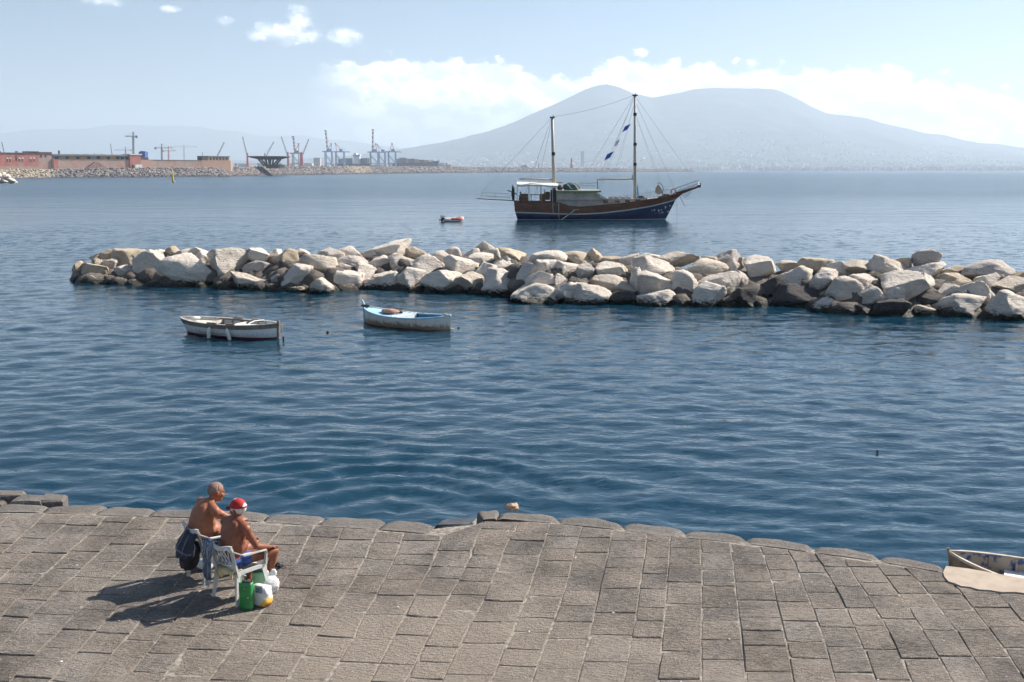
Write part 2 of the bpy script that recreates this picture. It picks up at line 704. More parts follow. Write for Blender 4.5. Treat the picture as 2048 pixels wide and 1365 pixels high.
def build_far_hills():
    pts = [(-900, 285), (-500, 270), (-200, 268), (0, 264), (70, 259), (150, 262), (225, 252), (300, 249), (360, 250), (400, 252), (440, 261), (475, 263), (520, 276), (600, 272), (680, 280), (760, 292), (850, 300), (1000, 318), (1200, 330)]
    rf = ridge_fn(pts, 22000.0)
    xs = np.linspace(-21000, 3200, 160)
    ys = np.array([16800., 17200., 18000., 19000., 20000., 21000., 22000., 22400., 22800.])
    X, Y = np.meshgrid(xs, ys)
    t = np.clip((Y - 16800) / 5200.0, 0, 1)
    top = rf(X)
    H = np.where(Y <= 22000, top * (0.04 + 0.96 * t ** 3), top * np.clip((22900 - Y) / 900, 0, 1))
    H += fbm2(X, Y, 1 / 2000.0, 5, 8.1) * 60 * t
    H[0, :] = -2
    n = len(xs)
    i, j = np.meshgrid(np.arange(len(ys) - 1), np.arange(n - 1), indexing='ij')
    a = (i * n + j).ravel()
    me = np_mesh('hills', np.stack([X, Y, H], -1).reshape(-1, 3), np.stack([a, a + 1, a + n + 1, a + n], -1), hill_mat)
    tag(link(bpy.data.objects.new('hills', me)), 'faint mountain ridge behind the harbour', 'hills', kind='structure')
    # low shore on the left, behind the harbour
    mb = MB()
    mb.add([(-14300, 3600, -2), (-1500, 3600, -2), (300, 5200, -2), (900, 7600, -2), (900, 17000, -2), (-14300, 17000, -2),
            (-14300, 3620, 4), (-1510, 3620, 4), (280, 5220, 5), (860, 7600, 9), (860, 17000, 14), (-14300, 17000, 14)],
           [(0, 1, 7, 6), (1, 2, 8, 7), (2, 3, 9, 8), (3, 4, 10, 9), (6, 7, 8, 9, 10, 11)])
    tag(mb.build('shore', plain_mat), 'low built-up shore behind the harbour', 'shore', kind='structure')


build_far_hills()


# ------------------------------------------------------------------ the air over the bay
def build_haze():
    m = bpy.data.materials.new('haze_air')
    m.use_nodes = True
    T = NT(m.node_tree)
    T.n.remove(T.n['Principled BSDF'])
    pv = T.new('ShaderNodeVolumePrincipled')
    pv.inputs['Color'].default_value = (0.70, 0.83, 0.98, 1)
    pv.inputs['Density'].default_value = 0.95e-4
    pv.inputs['Anisotropy'].default_value = 0.25
    T.link(pv.outputs[0], T.n['Material Output'].inputs['Volume'])
    mb = MB()
    mb.box((0, 11250, 619.0), (44000, 25300, 1242.0))
    o = mb.build('haze', m)
    tag(o, 'pale haze lying over the bay', 'haze', kind='stuff')


build_haze()
# ------------------------------------------------------------------ the stone quay
def stone_material(name, c_dark, c_light, pit=0.006, rnd=0.12, dust=(0.335, 0.280, 0.225)):
    m = bpy.data.materials.new(name)
    m.use_nodes = True
    T = NT(m.node_tree)
    b = T.n['Principled BSDF']
    pos = T.new('ShaderNodeNewGeometry').outputs['Position']
    streak = T.mapping(pos, scale=(1.0, 2.2, 1.0), rot=(0, 0, 0.5))
    n1 = T.noise(pos, 1.3, 5.0, 0.6)
    n2 = T.noise(streak, 14.0, 6.0, 0.66)
    n3 = T.noise(pos, 95.0, 3.0, 0.6)
    f = T.math('ADD', T.math('MULTIPLY', n1, 0.40), T.math('ADD', T.math('MULTIPLY', n2, 0.42), T.math('MULTIPLY', n3, 0.18)))
    col = T.mix(T.maprange(f, 0.41, 0.59), c_dark, c_light)
    # per-stone tone
    oi = T.new('ShaderNodeObjectInfo').outputs['Random']
    hv = T.new('ShaderNodeHueSaturation')
    T.link(T.maprange(oi, 0, 1, 1 - rnd, 1 + rnd), hv.inputs['Value'])
    T.link(T.maprange(T.math('FRACT', T.math('MULTIPLY', oi, 7.13)), 0, 1, 0.88, 1.15), hv.inputs['Saturation'])
    T.link(col, hv.inputs['Color'])
    col = hv.outputs[0]
    # trodden dust lying thickest in the middle of the quay
    x, y, z = T.sep(pos)
    cx, cy_ = on_z(820, 1330, QZ).x, on_z(820, 1330, QZ).y
    ddx = T.math('DIVIDE', T.math('SUBTRACT', x, cx), 3.6)
    ddy = T.math('DIVIDE', T.math('SUBTRACT', y, cy_), 2.3)
    rr = T.math('SQRT', T.math('ADD', T.math('MULTIPLY', ddx, ddx), T.math('MULTIPLY', ddy, ddy)))
    dn = T.noise(pos, 2.4, 6.0, 0.65)
    dm = T.maprange(T.math('SUBTRACT', T.math('ADD', T.math('SUBTRACT', 1.0, rr), T.math('MULTIPLY', dn, 1.4)), 0.5), 0.1, 0.9, 0.0, 0.85, True)
    col = T.mix(dm, col, dust)
    # dark spills
    sp = T.maprange(T.noise(T.mapping(pos, loc=(4.4, 9.1, 0)), 1.25, 5.0, 0.6), 0.68, 0.76, 0.0, 0.55, True)
    col = T.mix(sp, col, (0.075, 0.064, 0.058))
    dk = T.maprange(T.noise(T.mapping(streak, loc=(2, 8, 0)), 30.0, 4.0, 0.7), 0.55, 0.66, 0.0, 0.75)
    col = T.mix(dk, col, (0.055, 0.047, 0.042))
    pale = T.maprange(T.noise(T.mapping(pos, loc=(7, 2, 0)), 0.55, 6.0, 0.62), 0.50, 0.72, 0.0, 0.22)
    col = T.mix(pale, col, dust)
    T.link(col, b.inputs['Base Color'])
    b.inputs['Roughness'].default_value = 0.86
    b.inputs['Specular IOR Level'].default_value = 0.25
    # relief: tooled, pitted lava stone
    vo = T.new('ShaderNodeTexVoronoi', feature='F1')
    vo.inputs['Scale'].default_value = 26.0
    T.link(streak, vo.inputs['Vector'])
    pits = T.maprange(vo.outputs['Distance'], 0.0, 0.35, -1.0, 0.0, True)
    pits = T.math('MULTIPLY', pits, T.maprange(T.noise(pos, 7.0, 2.0), 0.45, 0.62, 0.0, 1.0))
    hgt = T.math('ADD', T.math('MULTIPLY', n2, 1.8), T.math('ADD', T.math('MULTIPLY', pits, 0.8), T.math('MULTIPLY', n3, 0.35)))
    bn = T.new('ShaderNodeBump')
    bn.inputs['Strength'].default_value = 1.0
    bn.inputs['Distance'].default_value = pit * 5.5
    T.link(hgt, bn.inputs['Height'])
    T.link(bn.outputs[0], b.inputs['Normal'])
    return m


M_PAVE = stone_material('lava_paving', (0.110, 0.096, 0.084), (0.315, 0.272, 0.232))
M_EDGE = stone_material('worn_edge_stone', (0.155, 0.140, 0.127), (0.25, 0.226, 0.204), 0.006, 0.07)
M_BED = mat('joint_mortar', (0.15, 0.13, 0.11), (0.38, 0.34, 0.29), 14.0, 0.95, 0.006, 60.0, spec=0.1)
M_SAND = mat('sandy_concrete', (0.40, 0.33, 0.265), (0.48, 0.40, 0.32), 6.0, 0.95, 0.004, 70.0, spec=0.1)

COLS = [
    [(22, 1027), (0, 1051), (-105, 1170), (-300, 1365)],
    [(92, 1027), (67, 1051), (43, 1074), (0, 1111), (-230, 1365)],
    [(148, 1030), (125, 1055), (80, 1088), (47, 1118), (0, 1158), (-175, 1365)],
    [(212, 1033), (191, 1059), (166, 1080), (135, 1107), (94, 1145), (35, 1200), (0, 1237), (-118, 1365)],
    [(270, 1032), (234, 1074), (201, 1103), (164, 1137), (123, 1174), (103, 1194), (62, 1231), (0, 1296), (-62, 1365)],
    [(338, 1036), (322, 1057), (281, 1101), (256, 1127), (228, 1152), (192, 1190), (156, 1224), (133, 1249), (96, 1286), (18, 1365)],
    [(397, 1038), (361, 1078), (349, 1096), (303, 1146), (242, 1209), (211, 1243), (188, 1269), (152, 1307), (96, 1365)],
    [(452, 1041), (390, 1120), (330, 1194), (310, 1212), (277, 1247), (240, 1292), (199, 1333), (178, 1365)],
    [(507, 1046), (440, 1135), (346, 1246), (316, 1278), (283, 1319), (244, 1365)],
    [(566, 1051), (500, 1140), (421, 1243), (396, 1268), (361, 1311), (320, 1365)],
    [(629, 1053), (615, 1080), (597, 1117), (580, 1146), (556, 1178), (529, 1218), (482, 1270), (459, 1304), (416, 1365)],
    [(687, 1056), (670, 1096), (654, 1129), (632, 1162), (607, 1202), (568, 1259), (541, 1292), (492, 1365)],
    [(754, 1060), (732, 1113), (714, 1150), (689, 1190), (664, 1224), (625, 1284), (605, 1313), (570, 1365)],
    [(809, 1066), (800, 1090), (789, 1117), (777, 1143), (755, 1188), (724, 1237), (711, 1269), (689, 1306), (654, 1365)],
    [(884, 1072), (874, 1104), (855, 1146), (829, 1195), (816, 1220), (790, 1270), (742, 1365)],
    [(968, 1043), (950, 1080), (943, 1109), (927, 1145), (894, 1202), (872, 1247), (845, 1300), (811, 1365)],
    [(1037, 1044), (1027, 1064), (1017, 1078), (999, 1127), (987, 1152), (972, 1192), (935, 1261), (908, 1315), (884, 1365)],
    [(1101, 1048), (1091, 1080), (1081, 1109), (1071, 1141), (1062, 1170), (1050, 1200), (1025, 1267), (997, 1327), (982, 1365)],
    [(1165, 1054), (1155, 1084), (1146, 1117), (1138, 1152), (1130, 1181), (1103, 1255), (1077, 1323), (1064, 1365)],
    [(1225, 1060), (1218, 1098), (1208, 1146), (1197, 1190), (1181, 1268), (1161, 1347), (1157, 1365)],
    [(1294, 1067), (1290, 1117), (1284, 1148), (1279, 1182), (1264, 1278), (1248, 1365)],
    [(1341, 1072), (1338, 1117), (1335, 1156), (1330, 1220), (1324, 1278), (1316, 1365)],
    [(1400, 1080), (1403, 1127), (1404, 1195), (1402, 1263), (1404, 1365)],
    [(1459, 1087), (1467, 1129), (1473, 1197), (1481, 1259), (1493, 1365)],
    [(1520, 1094), (1532, 1125), (1548, 1180), (1565, 1249), (1588, 1365)],
    [(1575, 1100), (1591, 1129), (1613, 1186), (1637, 1247), (1659, 1314), (1671, 1365)],
    [(1628, 1106), (1659, 1153), (1688, 1208), (1716, 1271), (1755, 1365)],
    [(1685, 1117), (1729, 1183), (1760, 1232), (1785, 1277), (1824, 1365)],
    [(1751, 1127), (1788, 1175), (1830, 1236), (1860, 1285), (1908, 1365)],
    [(1806, 1135), (1835, 1160), (1867, 1199), (1913, 1262), (1979, 1365)],
    [(1886, 1146), (1917, 1179), (1959, 1234), (2000, 1285), (2053, 1365)],
    [(1990, 1182), (2027, 1221), (2065, 1268), (2128, 1365)],
    [(2062, 1188), (2110, 1240), (2205, 1365)],
    [(2140, 1192), (2200, 1250), (2290, 1365)],
]
Y_NEAR = 7.6


def col_ground(c):
    P = [on_z(x, y, QZ) for x, y in c]
    d = (P[-1] - P[-2]).normalized()
    if d.y < -1e-3:
        P.append(P[-1] + d * ((Y_NEAR - P[-1].y) / d.y))
    return P


CG = [col_ground(c) for c in COLS]
# two more columns outside the frame on the left
for k in range(9):
    CG.insert(0, [p + Vector((-0.47, 0.015, 0)) for p in CG[0]])


def at_y(P, Y):
    """point on a joint line where it crosses ground distance Y (lines run from far to near)"""
    for a, b in zip(P, P[1:]):
        if b.y <= Y <= a.y:
            t = (a.y - Y) / max(1e-6, a.y - b.y)
            return a.lerp(b, t)
    return P[0].copy() if Y > P[0].y else P[-1].copy()


quay_root = empty('quay', (0, 0, 0))
tag(quay_root, 'old sloping quay paved with worn grey lava stone', 'quay', kind='structure')


def block_mesh(outline, top, depth, bevel, rng, wob=0.004, drop=None):
    """one paving block: outline is a list of ground points (counter-clockwise); local origin at its centre"""
    c = sum(outline, Vector()) / len(outline)
    n = len(outline)
    pts = []
    for i in range(n):                       # corners and edge middles, a little ragged
        a, b = outline[i], outline[(i + 1) % n]
        pts.append(a.lerp(c, 0.004 + rng.random() ** 4 * 0.11))
        for t in (0.5,):
            q = a.lerp(b, t + rng.uniform(-.12, .12))
            pts.append(q.lerp(c, rng.random() ** 2 * 0.03))
    tx, ty = rng.uniform(-.008, .008), rng.uniform(-.008, .008)
    vs = []
    for p in pts:                            # foot
        vs.append((p.x - c.x, p.y - c.y, -depth))
    for p in pts:                            # shoulder
        q = p - c
        vs.append((q.x, q.y, top - bevel * rng.uniform(0.7, 1.7) + q.x * tx + q.y * ty))
    for p in pts:                            # top rim
        q = p - c
        L = max(q.length, 1e-3)
        q = q * (1 - bevel * 1.3 / L)
        vs.append((q.x, q.y, top + rng.uniform(-wob, wob) + q.x * tx + q.y * ty))
    vs.append((0, 0, top + rng.uniform(0, wob * 2)))
    m = len(pts)
    fs = []
    for k in range(m):
        k2 = (k + 1) % m
        fs.append((k, k2, m + k2, m + k))
        fs.append((m + k, m + k2, 2 * m + k2, 2 * m + k))
        fs.append((2 * m + k, 2 * m + k2, 3 * m))
    me = bpy.data.meshes.new('paving_stone')
    me.from_pydata(vs, [], fs)
    me.update()
    me.materials.append(M_PAVE)
    for p in me.polygons:
        p.use_smooth = False
    return me, c


def in_view(c, marg=20):
    d = Vector((c.x, c.y, QZ - CAM_H))
    f = d.y * CT - d.z * ST
    x = d.x / f * FPX + 1024
    y = (-(d.z * CT + d.y * ST)) / f * FPX + 682.5
    return -marg < x < 2048 + marg and y < 1365 + marg


def build_paving():
    rng = random.Random(11)
    outer = MB()
    for ci in range(len(CG) - 1):
        L, Rr = CG[ci], CG[ci + 1]
        gap = 0.004
        yl, yr = L[0].y, Rr[0].y
        # cross joints run nearly square to the view, a touch nearer on the right
        slope = -0.07 if 8 < ci < 27 else -0.03
        Ytop = (yl + yr) / 2
        y = Ytop
        first = True
        while y > Y_NEAR + 0.3:
            step = rng.choice((0.40, 0.48, 0.55, 0.62, 0.70)) * rng.uniform(0.93, 1.07)
            if first:
                step *= rng.uniform(0.55, 1.0)
            y2 = y - step
            a = at_y(L, yl if first else y - slope / 2 * 0.5)
            b = at_y(Rr, yr if first else y + slope / 2 * 0.5)
            c = at_y(Rr, y2 + slope / 2 * 0.5)
            d = at_y(L, y2 - slope / 2 * 0.5)
            first = False
            y = y2
            q = [d, c, b, a]
            ctr = sum(q, Vector()) / 4
            g = gap * rng.uniform(0.6, 1.5)
            q = [p + (ctr - p).normalized() * g * 1.3 for p in q]
            top = rng.choice((-0.003, 0.0, 0.0, 0.002, 0.004, 0.010)) + rng.uniform(-.003, .003)
            me, cc = block_mesh(q, top, 0.16, rng.uniform(0.005, 0.012), rng)
            if in_view(cc):
                o = bpy.data.objects.new('paving_stone', me)
                link(o, quay_root)
                o.location = (cc.x, cc.y, QZ)
            else:
                outer.add([(v.co.x + cc.x, v.co.y + cc.y, v.co.z + QZ) for v in me.vertices], [tuple(p.vertices) for p in me.polygons])
                bpy.data.meshes.remove(me)
    o = outer.build('outer_paving', M_PAVE, quay_root)
    tag(o, kind='stuff')


build_paving()

# ---- worn capstones along the water: (inner joint px, outer joint px) pairs, left run and right run
CAP_L = [((-420, 1016), (-395, 998)), ((-285, 1019), (-262, 1001)), ((-150, 1022), (-130, 1004)), ((-20, 1025), (0, 1007)), ((82, 1026), (103, 1009)), ((186, 1030), (221, 1009)), ((295, 1033), (318, 1017)), ((412, 1037), (434, 1018)), ((523, 1044), (541, 1025)), ((630, 1052), (654, 1031)), ((755, 1060), (777, 1039)), ((856, 1068), (872, 1047))]
CAP_R = [((965, 1040), (947, 1019)), ((993, 1038), (1004, 1018)), ((1110, 1047), (1122, 1029)), ((1239, 1060), (1252, 1040)), ((1362, 1075), (1376, 1054)), ((1489, 1087), (1494, 1068)), ((1624, 1105), (1630, 1086)), ((1757, 1123), (1762, 1106)), ((1890, 1146), (1893, 1128))]


def cap_stone(a0, b0, a1, b1, rng, bulge=0.10, top=0.012, name='edge_stone', soft=1.0):
    """a: inner corners, b: outer corners (ground points); rounded by wear on the water side"""
    c = (a0 + a1 + b0 + b1) / 4
    n, m = 11, 8
    rows = []
    seed = rng.random() * 50
    for i in range(n):
        t = i / (n - 1)
        tt = 0.012 + t * 0.976
        a = a0.lerp(a1, tt)
        b = b0.lerp(b1, tt)
        e = 1 - abs(2 * t - 1) ** 3.2
        out = (b - a).normalized()
        b = b + out * bulge * (e - 0.55 + 0.35 * mnoise.noise(Vector((seed, t * 3.1, 0))))
        row = []
        for j in range(m):
            s = j / (m - 3)
            ends = 0.030 * soft * (1 - min(1.0, min(t, 1 - t) * 9)) ** 2
            if j <= m - 3:
                p = a.lerp(b, s * 0.93 + 0.012)
                drop = 0.075 * soft * max(0, s - 0.45) ** 2 / 0.3
                z = top - drop - ends + 0.010 * mnoise.noise(Vector((p.x * 2.2, p.y * 2.2, seed)))
                if j == 0:
                    z -= 0.012
            elif j == m - 2:
                p = a.lerp(b, 1.0)
                z = top - 0.16 - ends
            else:
                p = a.lerp(b, 0.98)
                z = -0.62
            row.append((p.x - c.x, p.y - c.y, z))
        rows.append(row)
    mb = MB()
    mb.grid(rows)
    # inner face and ends
    base = len(mb.v)
    inner = [rows[i][0] for i in range(n)]
    mb.add([(p[0], p[1], -0.2) for p in inner], [])
    for i in range(n - 1):
        mb.f.append((base + i, base + i + 1, (i + 1) * m, i * m))
    for i in (0, n - 1):
        k0 = len(mb.v)
        mb.add([(p[0], p[1], -0.62) for p in rows[i]], [])
        for j in range(m - 1):
            q = (i * m + j, i * m + j + 1, k0 + j + 1, k0 + j)
            mb.f.append(q if i else q[::-1])
    o = mb.build(name, M_EDGE, quay_root, smooth=True)
    o.location = (c.x, c.y, QZ)
    return o


def build_caps():
    rng = random.Random(5)
    for run in (CAP_L, CAP_R):
        G = [(on_z(*i, QZ), on_z(*o, QZ)) for i, o in run]
        for k in range(len(G) - 1):
            (a0, b0), (a1, b1) = G[k], G[k + 1]
            b = rng.uniform(0.15, 0.27) if run is CAP_R else rng.uniform(0.06, 0.13)
            cap_stone(a0, b0, a1, b1, rng, b, 0.006 + rng.uniform(0, .010), soft=1.0 if run is CAP_R else 0.45)
    # broken corner: a sunken flat stone and a lower wet block between the two runs
    f = [on_z(858, 1070, QZ), on_z(968, 1077, QZ), on_z(984, 1050, QZ), on_z(874, 1051, QZ)]
    me, c = block_mesh(f, -0.035, 0.5, 0.02, rng)
    me.materials[0] = M_EDGE
    o = link(bpy.data.objects.new('edge_stone', me), quay_root)
    o.location = (c.x, c.y, QZ)
    f = [on_z(868, 1050, QZ - .25), on_z(945, 1052, QZ - .25), on_z(960, 1036, QZ - .25), on_z(885, 1036, QZ - .25)]
    me, c = block_mesh(f, 0, 0.6, 0.04, rng)
    me.materials[0] = mat('wet_stone', (0.05, 0.055, 0.06), (0.10, 0.10, 0.10), 6.0, 0.45, 0.01, 20.0)
    o = link(bpy.data.objects.new('edge_stone', me), quay_root)
    o.location = (c.x, c.y, QZ - .25)
    # loose blocks lying beyond the kerb at the left end
    for (x0, y0, x1, y1, h) in ((-60, 996, 56, 983, 0.07), (16, 1007, 93, 991, 0.05), (66, 1006, 136, 990, 0.08), (-70, 1009, 14, 1000, 0.03)):
        f = [on_z(x0, y0, QZ), on_z(x1 - 10, y0 + 1, QZ), on_z(x1, y1 + 3, QZ), on_z(x0 + 24, y1, QZ)]
        me, c = block_mesh(f, h * 0.55, 0.5, 0.035, rng, 0.012)
        me.materials[0] = M_EDGE
        o = link(bpy.data.objects.new('edge_stone', me), quay_root)
        o.location = (c.x, c.y, QZ)


build_caps()


def build_quay_bed():
    """mortar bed and rubble core under the stones, and the sandy concrete ramp at the right end"""
    left = [on_z(x, y - 4, QZ) for x, y in ((-700, 1010), (-150, 1016), (82, 1020), (295, 1027), (523, 1037), (755, 1053), (862, 1062))]
    right = [on_z(x, y, QZ) for x, y in ((975, 1045), (1110, 1042), (1362, 1068), (1624, 1098), (1885, 1140))]
    ramp_far = [on_z(x, y, QZ) for x, y in ((1892, 1135), (1935, 1140), (2048, 1160), (2200, 1186), (2600, 1240))]
    zt = QZ - 0.0085
    ring = left + right + [on_z(1905, 1175, QZ), on_z(2700, 1255, QZ), Vector((11, 5, 0)), Vector((-14, 5, 0))]
    n = len(ring)
    mb = MB()
    mb.add([(p.x, p.y, zt) for p in ring] + [(p.x, p.y, -1.6) for p in ring], [tuple(reversed(range(n)))] + [(k, (k + 1) % n, n + (k + 1) % n, n + k) for k in range(n)])
    mb.build('mortar_bed', M_BED, quay_root)
    ring = [on_z(x, y, QZ) for x, y in ((1886, 1148), (1889, 1157), (1897, 1166), (1908, 1169), (1922, 1175), (1940, 1177), (1957, 1182), (1978, 1183), (2002, 1187), (2030, 1187), (2060, 1191), (2110, 1196), (2600, 1252))] + ramp_far[::-1]
    n = len(ring)
    mb = MB()
    mb.add([(p.x, p.y, QZ + 0.021) for p in ring] + [(p.x, p.y, -1.6) for p in ring], [tuple(range(n))] + [(k, (k + 1) % n, n + (k + 1) % n, n + k) for k in range(n)])
    o = mb.build('ramp', M_SAND)
    tag(o, 'sandy concrete slip beside the beached boat', 'ramp', kind='structure')


build_quay_bed()
import bmesh
# ------------------------------------------------------------------ boulder breakwater
def rock_material():
    m = bpy.data.materials.new('limestone_boulder')
    m.use_nodes = True
    T = NT(m.node_tree)
    b = T.n['Principled BSDF']
    pos = T.new('ShaderNodeNewGeometry').outputs['Position']
    oi = T.new('ShaderNodeObjectInfo')
    n1 = T.noise(pos, 1.1, 6.0, 0.62)
    n2 = T.noise(T.mapping(pos, scale=(1, 1, 2.4), rot=(0.5, 0.3, 0)), 5.0, 6.0, 0.65)
    f = T.maprange(T.math('ADD', T.math('MULTIPLY', n1, 0.6), T.math('MULTIPLY', n2, 0.4)), 0.36, 0.62)
    tone = T.mix(f, (0.80, 0.775, 0.75), (1.07, 1.04, 1.0))
    col = T.mix(1.0, oi.outputs['Color'], tone, 'MULTIPLY')
    # ochre lichen and iron stains
    st = T.maprange(T.noise(T.mapping(pos, loc=(5, 3, 1)), 0.9, 6.0, 0.7), 0.60, 0.78, 0.0, 0.45, True)
    col = T.mix(st, col, (0.36, 0.25, 0.13))
    x, y, z = T.sep(pos)
    wet = T.maprange(T.math('ADD', z, T.math('MULTIPLY', T.math('SUBTRACT', n2, 0.5), 0.9)), 0.10, 0.36, 1.0, 0.0, True)
    col = T.mix(wet, col, (0.020, 0.019, 0.016))
    alg = T.maprange(T.math('ADD', z, T.math('MULTIPLY', T.math('SUBTRACT', n1, 0.5), 0.5)), -0.02, 0.14, 1.0, 0.0, True)
    col = T.mix(T.math('MULTIPLY', alg, 0.7), col, (0.045, 0.050, 0.016))
    T.link(col, b.inputs['Base Color'])
    T.link(T.maprange(wet, 0, 1, 0.9, 0.42), b.inputs['Roughness'])
    b.inputs['Specular IOR Level'].default_value = 0.3
    bn = T.new('ShaderNodeBump')
    bn.inputs['Strength'].default_value = 1.0
    bn.inputs['Distance'].default_value = 0.34
    hh = T.math('ADD', T.math('MULTIPLY', n2, 0.55), T.math('MULTIPLY', T.noise(pos, 16.0, 5.0, 0.65), 0.28))
    T.link(hh, bn.inputs['Height'])
    T.link(bn.outputs[0], b.inputs['Normal'])
    return m


M_ROCK = rock_material()


def rock_variant(seed, sub=4, cuts=13):
    rng = random.Random(seed)
    bm = bmesh.new()
    bmesh.ops.create_icosphere(bm, subdivisions=sub, radius=1.0)
    planes = []
    for k in range(cuts):
        n = Vector((rng.gauss(0, 1), rng.gauss(0, 1), rng.gauss(0, 1))).normalized()
        planes.append((n, rng.uniform(0.42, 0.80)))
    off = Vector((rng.random() * 40, rng.random() * 40, rng.random() * 40))
    for v in bm.verts:
        p = v.co.copy()
        for n, d in planes:
            q = p.dot(n)
            if q > d:
                p -= n * (q - d) * 1.0
        s = mnoise.fractal(p * 1.5 + off, 0.8, 2.0, 3) * 0.085
        s += mnoise.fractal(p * 5.0 + off, 0.6, 2.1, 4) * 0.040
        rdg = abs(mnoise.noise(p * 2.3 + off * 0.7))
        s -= max(0, 0.08 - rdg) * 0.7
        v.co = p * (1 + s)
    lo = Vector([min(v.co[i] for v in bm.verts) for i in range(3)])
    hi = Vector([max(v.co[i] for v in bm.verts) for i in range(3)])
    c, e = (lo + hi) / 2, (hi - lo) / 2
    for v in bm.verts:
        v.co = Vector([(v.co[i] - c[i]) / e[i] for i in range(3)])
    me = bpy.data.meshes.new('boulder')
    bm.to_mesh(me)
    bm.free()
    me.materials.append(M_ROCK)
    me.polygons.foreach_set('use_smooth', [True] * len(me.polygons))
    return me


ROCKS = [rock_variant(100 + i, 4, 9 + i % 7) for i in range(18)]
# cx, cy, w, h in photo pixels, tone (0 white, 1 grey, 2 ochre, 3 dark)
BOULDERS = [
    (181, 544, 61, 31, 2), (160, 541, 20, 36, 2), (184, 559, 36, 17, 2), (190, 515, 26, 16, 2), (213, 509, 30, 18, 2), (196, 528, 30, 22, 2), (215, 533, 34, 31, 1), (257, 516, 64, 34, 2), (251, 543, 38, 24, 0), (299, 526, 64, 48, 0), (317, 507, 28, 16, 0), (372, 538, 108, 56, 0), (342, 503, 24, 19, 2), (361, 508, 44, 18, 1), (393, 510, 34, 28, 0), (369, 518, 20, 15, 0), (408, 519, 38, 30, 0), (430, 510, 24, 18, 0), (452, 527, 72, 56, 0),
    (511, 516, 54, 38, 0), (516, 538, 56, 30, 1), (503, 563, 86, 28, 4), (549, 510, 29, 21, 0), (570, 519, 58, 38, 2), (607, 509, 26, 19, 0), (635, 530, 66, 37, 4), (595, 551, 63, 42, 0), (555, 560, 24, 24, 1), (658, 511, 52, 26, 0), (700, 507, 48, 26, 0), (700, 526, 64, 26, 1), (692, 556, 58, 38, 0), (684, 540, 36, 24, 1), (730, 546, 46, 44, 0), (640, 574, 50, 34, 4), (595, 580, 36, 14, 2), (740, 571, 78, 22, 0), (745, 516, 52, 26, 1), (515, 582, 66, 9, 2),
    (775, 500, 82, 36, 0), (830, 508, 40, 28, 2), (801, 526, 56, 36, 0), (753, 533, 50, 36, 0), (773, 561, 52, 30, 0), (816, 558, 60, 42, 0), (856, 534, 70, 46, 0), (882, 562, 78, 42, 0), (880, 520, 50, 34, 0), (906, 507, 28, 24, 0), (925, 534, 64, 46, 0), (942, 565, 62, 38, 4), (945, 509, 36, 20, 0), (969, 495, 34, 22, 4), (979, 508, 38, 22, 0), (962, 522, 44, 30, 0), (977, 546, 50, 38, 0), (1007, 536, 54, 30, 0), (1026, 509, 56, 26, 2), (1007, 566, 76, 46, 0), (1020, 524, 36, 22, 0),
    (1093, 519, 70, 36, 0), (1093, 538, 44, 36, 0), (1053, 549, 42, 44, 0), (1071, 589, 90, 40, 0), (1084, 563, 58, 38, 0), (1116, 566, 32, 34, 1), (1151, 518, 60, 28, 2), (1138, 540, 52, 38, 0), (1140, 587, 52, 44, 0), (1177, 590, 82, 48, 0), (1187, 513, 32, 30, 2), (1169, 549, 34, 38, 1), (1219, 522, 46, 16, 2), (1225, 545, 76, 38, 0), (1226, 572, 82, 36, 4), (1257, 521, 34, 28, 0), (1307, 540, 78, 52, 0), (1278, 564, 34, 52, 0), (1314, 571, 76, 48, 0), (1313, 600, 70, 30, 0), (1293, 515, 46, 14, 0), (1360, 517, 80, 24, 4), (1245, 597, 70, 28, 3),
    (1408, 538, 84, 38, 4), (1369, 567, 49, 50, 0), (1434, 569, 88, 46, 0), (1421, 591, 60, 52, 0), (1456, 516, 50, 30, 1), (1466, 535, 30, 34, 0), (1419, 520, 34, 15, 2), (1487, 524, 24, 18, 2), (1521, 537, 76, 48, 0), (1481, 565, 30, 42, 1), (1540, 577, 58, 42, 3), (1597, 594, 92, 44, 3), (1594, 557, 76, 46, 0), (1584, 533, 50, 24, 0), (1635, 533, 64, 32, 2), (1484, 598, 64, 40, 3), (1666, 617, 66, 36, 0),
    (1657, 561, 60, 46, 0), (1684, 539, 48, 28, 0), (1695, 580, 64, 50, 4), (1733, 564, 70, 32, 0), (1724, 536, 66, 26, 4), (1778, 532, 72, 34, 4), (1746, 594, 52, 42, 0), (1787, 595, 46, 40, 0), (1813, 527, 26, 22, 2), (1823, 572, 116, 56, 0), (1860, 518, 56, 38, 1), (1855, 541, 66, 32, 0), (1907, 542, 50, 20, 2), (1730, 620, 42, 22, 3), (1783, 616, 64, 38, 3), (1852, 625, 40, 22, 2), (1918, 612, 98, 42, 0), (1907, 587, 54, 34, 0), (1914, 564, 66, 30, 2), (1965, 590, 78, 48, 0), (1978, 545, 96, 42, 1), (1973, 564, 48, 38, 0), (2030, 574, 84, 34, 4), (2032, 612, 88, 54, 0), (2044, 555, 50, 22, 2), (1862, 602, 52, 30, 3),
    (2110, 590, 90, 60, 0), (2190, 610, 96, 56, 0), (2140, 560, 80, 40, 2), (2270, 600, 100, 60, 0),
]
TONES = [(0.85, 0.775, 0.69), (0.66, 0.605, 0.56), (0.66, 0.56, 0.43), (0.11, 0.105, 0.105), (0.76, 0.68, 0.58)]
yb_pts = [(150, 569), (300, 576), (480, 582), (640, 590), (740, 580), (860, 588), (1000, 592), (1080, 611), (1250, 612), (1400, 618), (1600, 616), (1700, 634), (1900, 638), (2048, 646), (2400, 668)]
yt_pts = [(150, 520), (300, 500), (750, 484), (1000, 492), (1300, 508), (1600, 525), (1850, 512), (2048, 545), (2400, 560)]
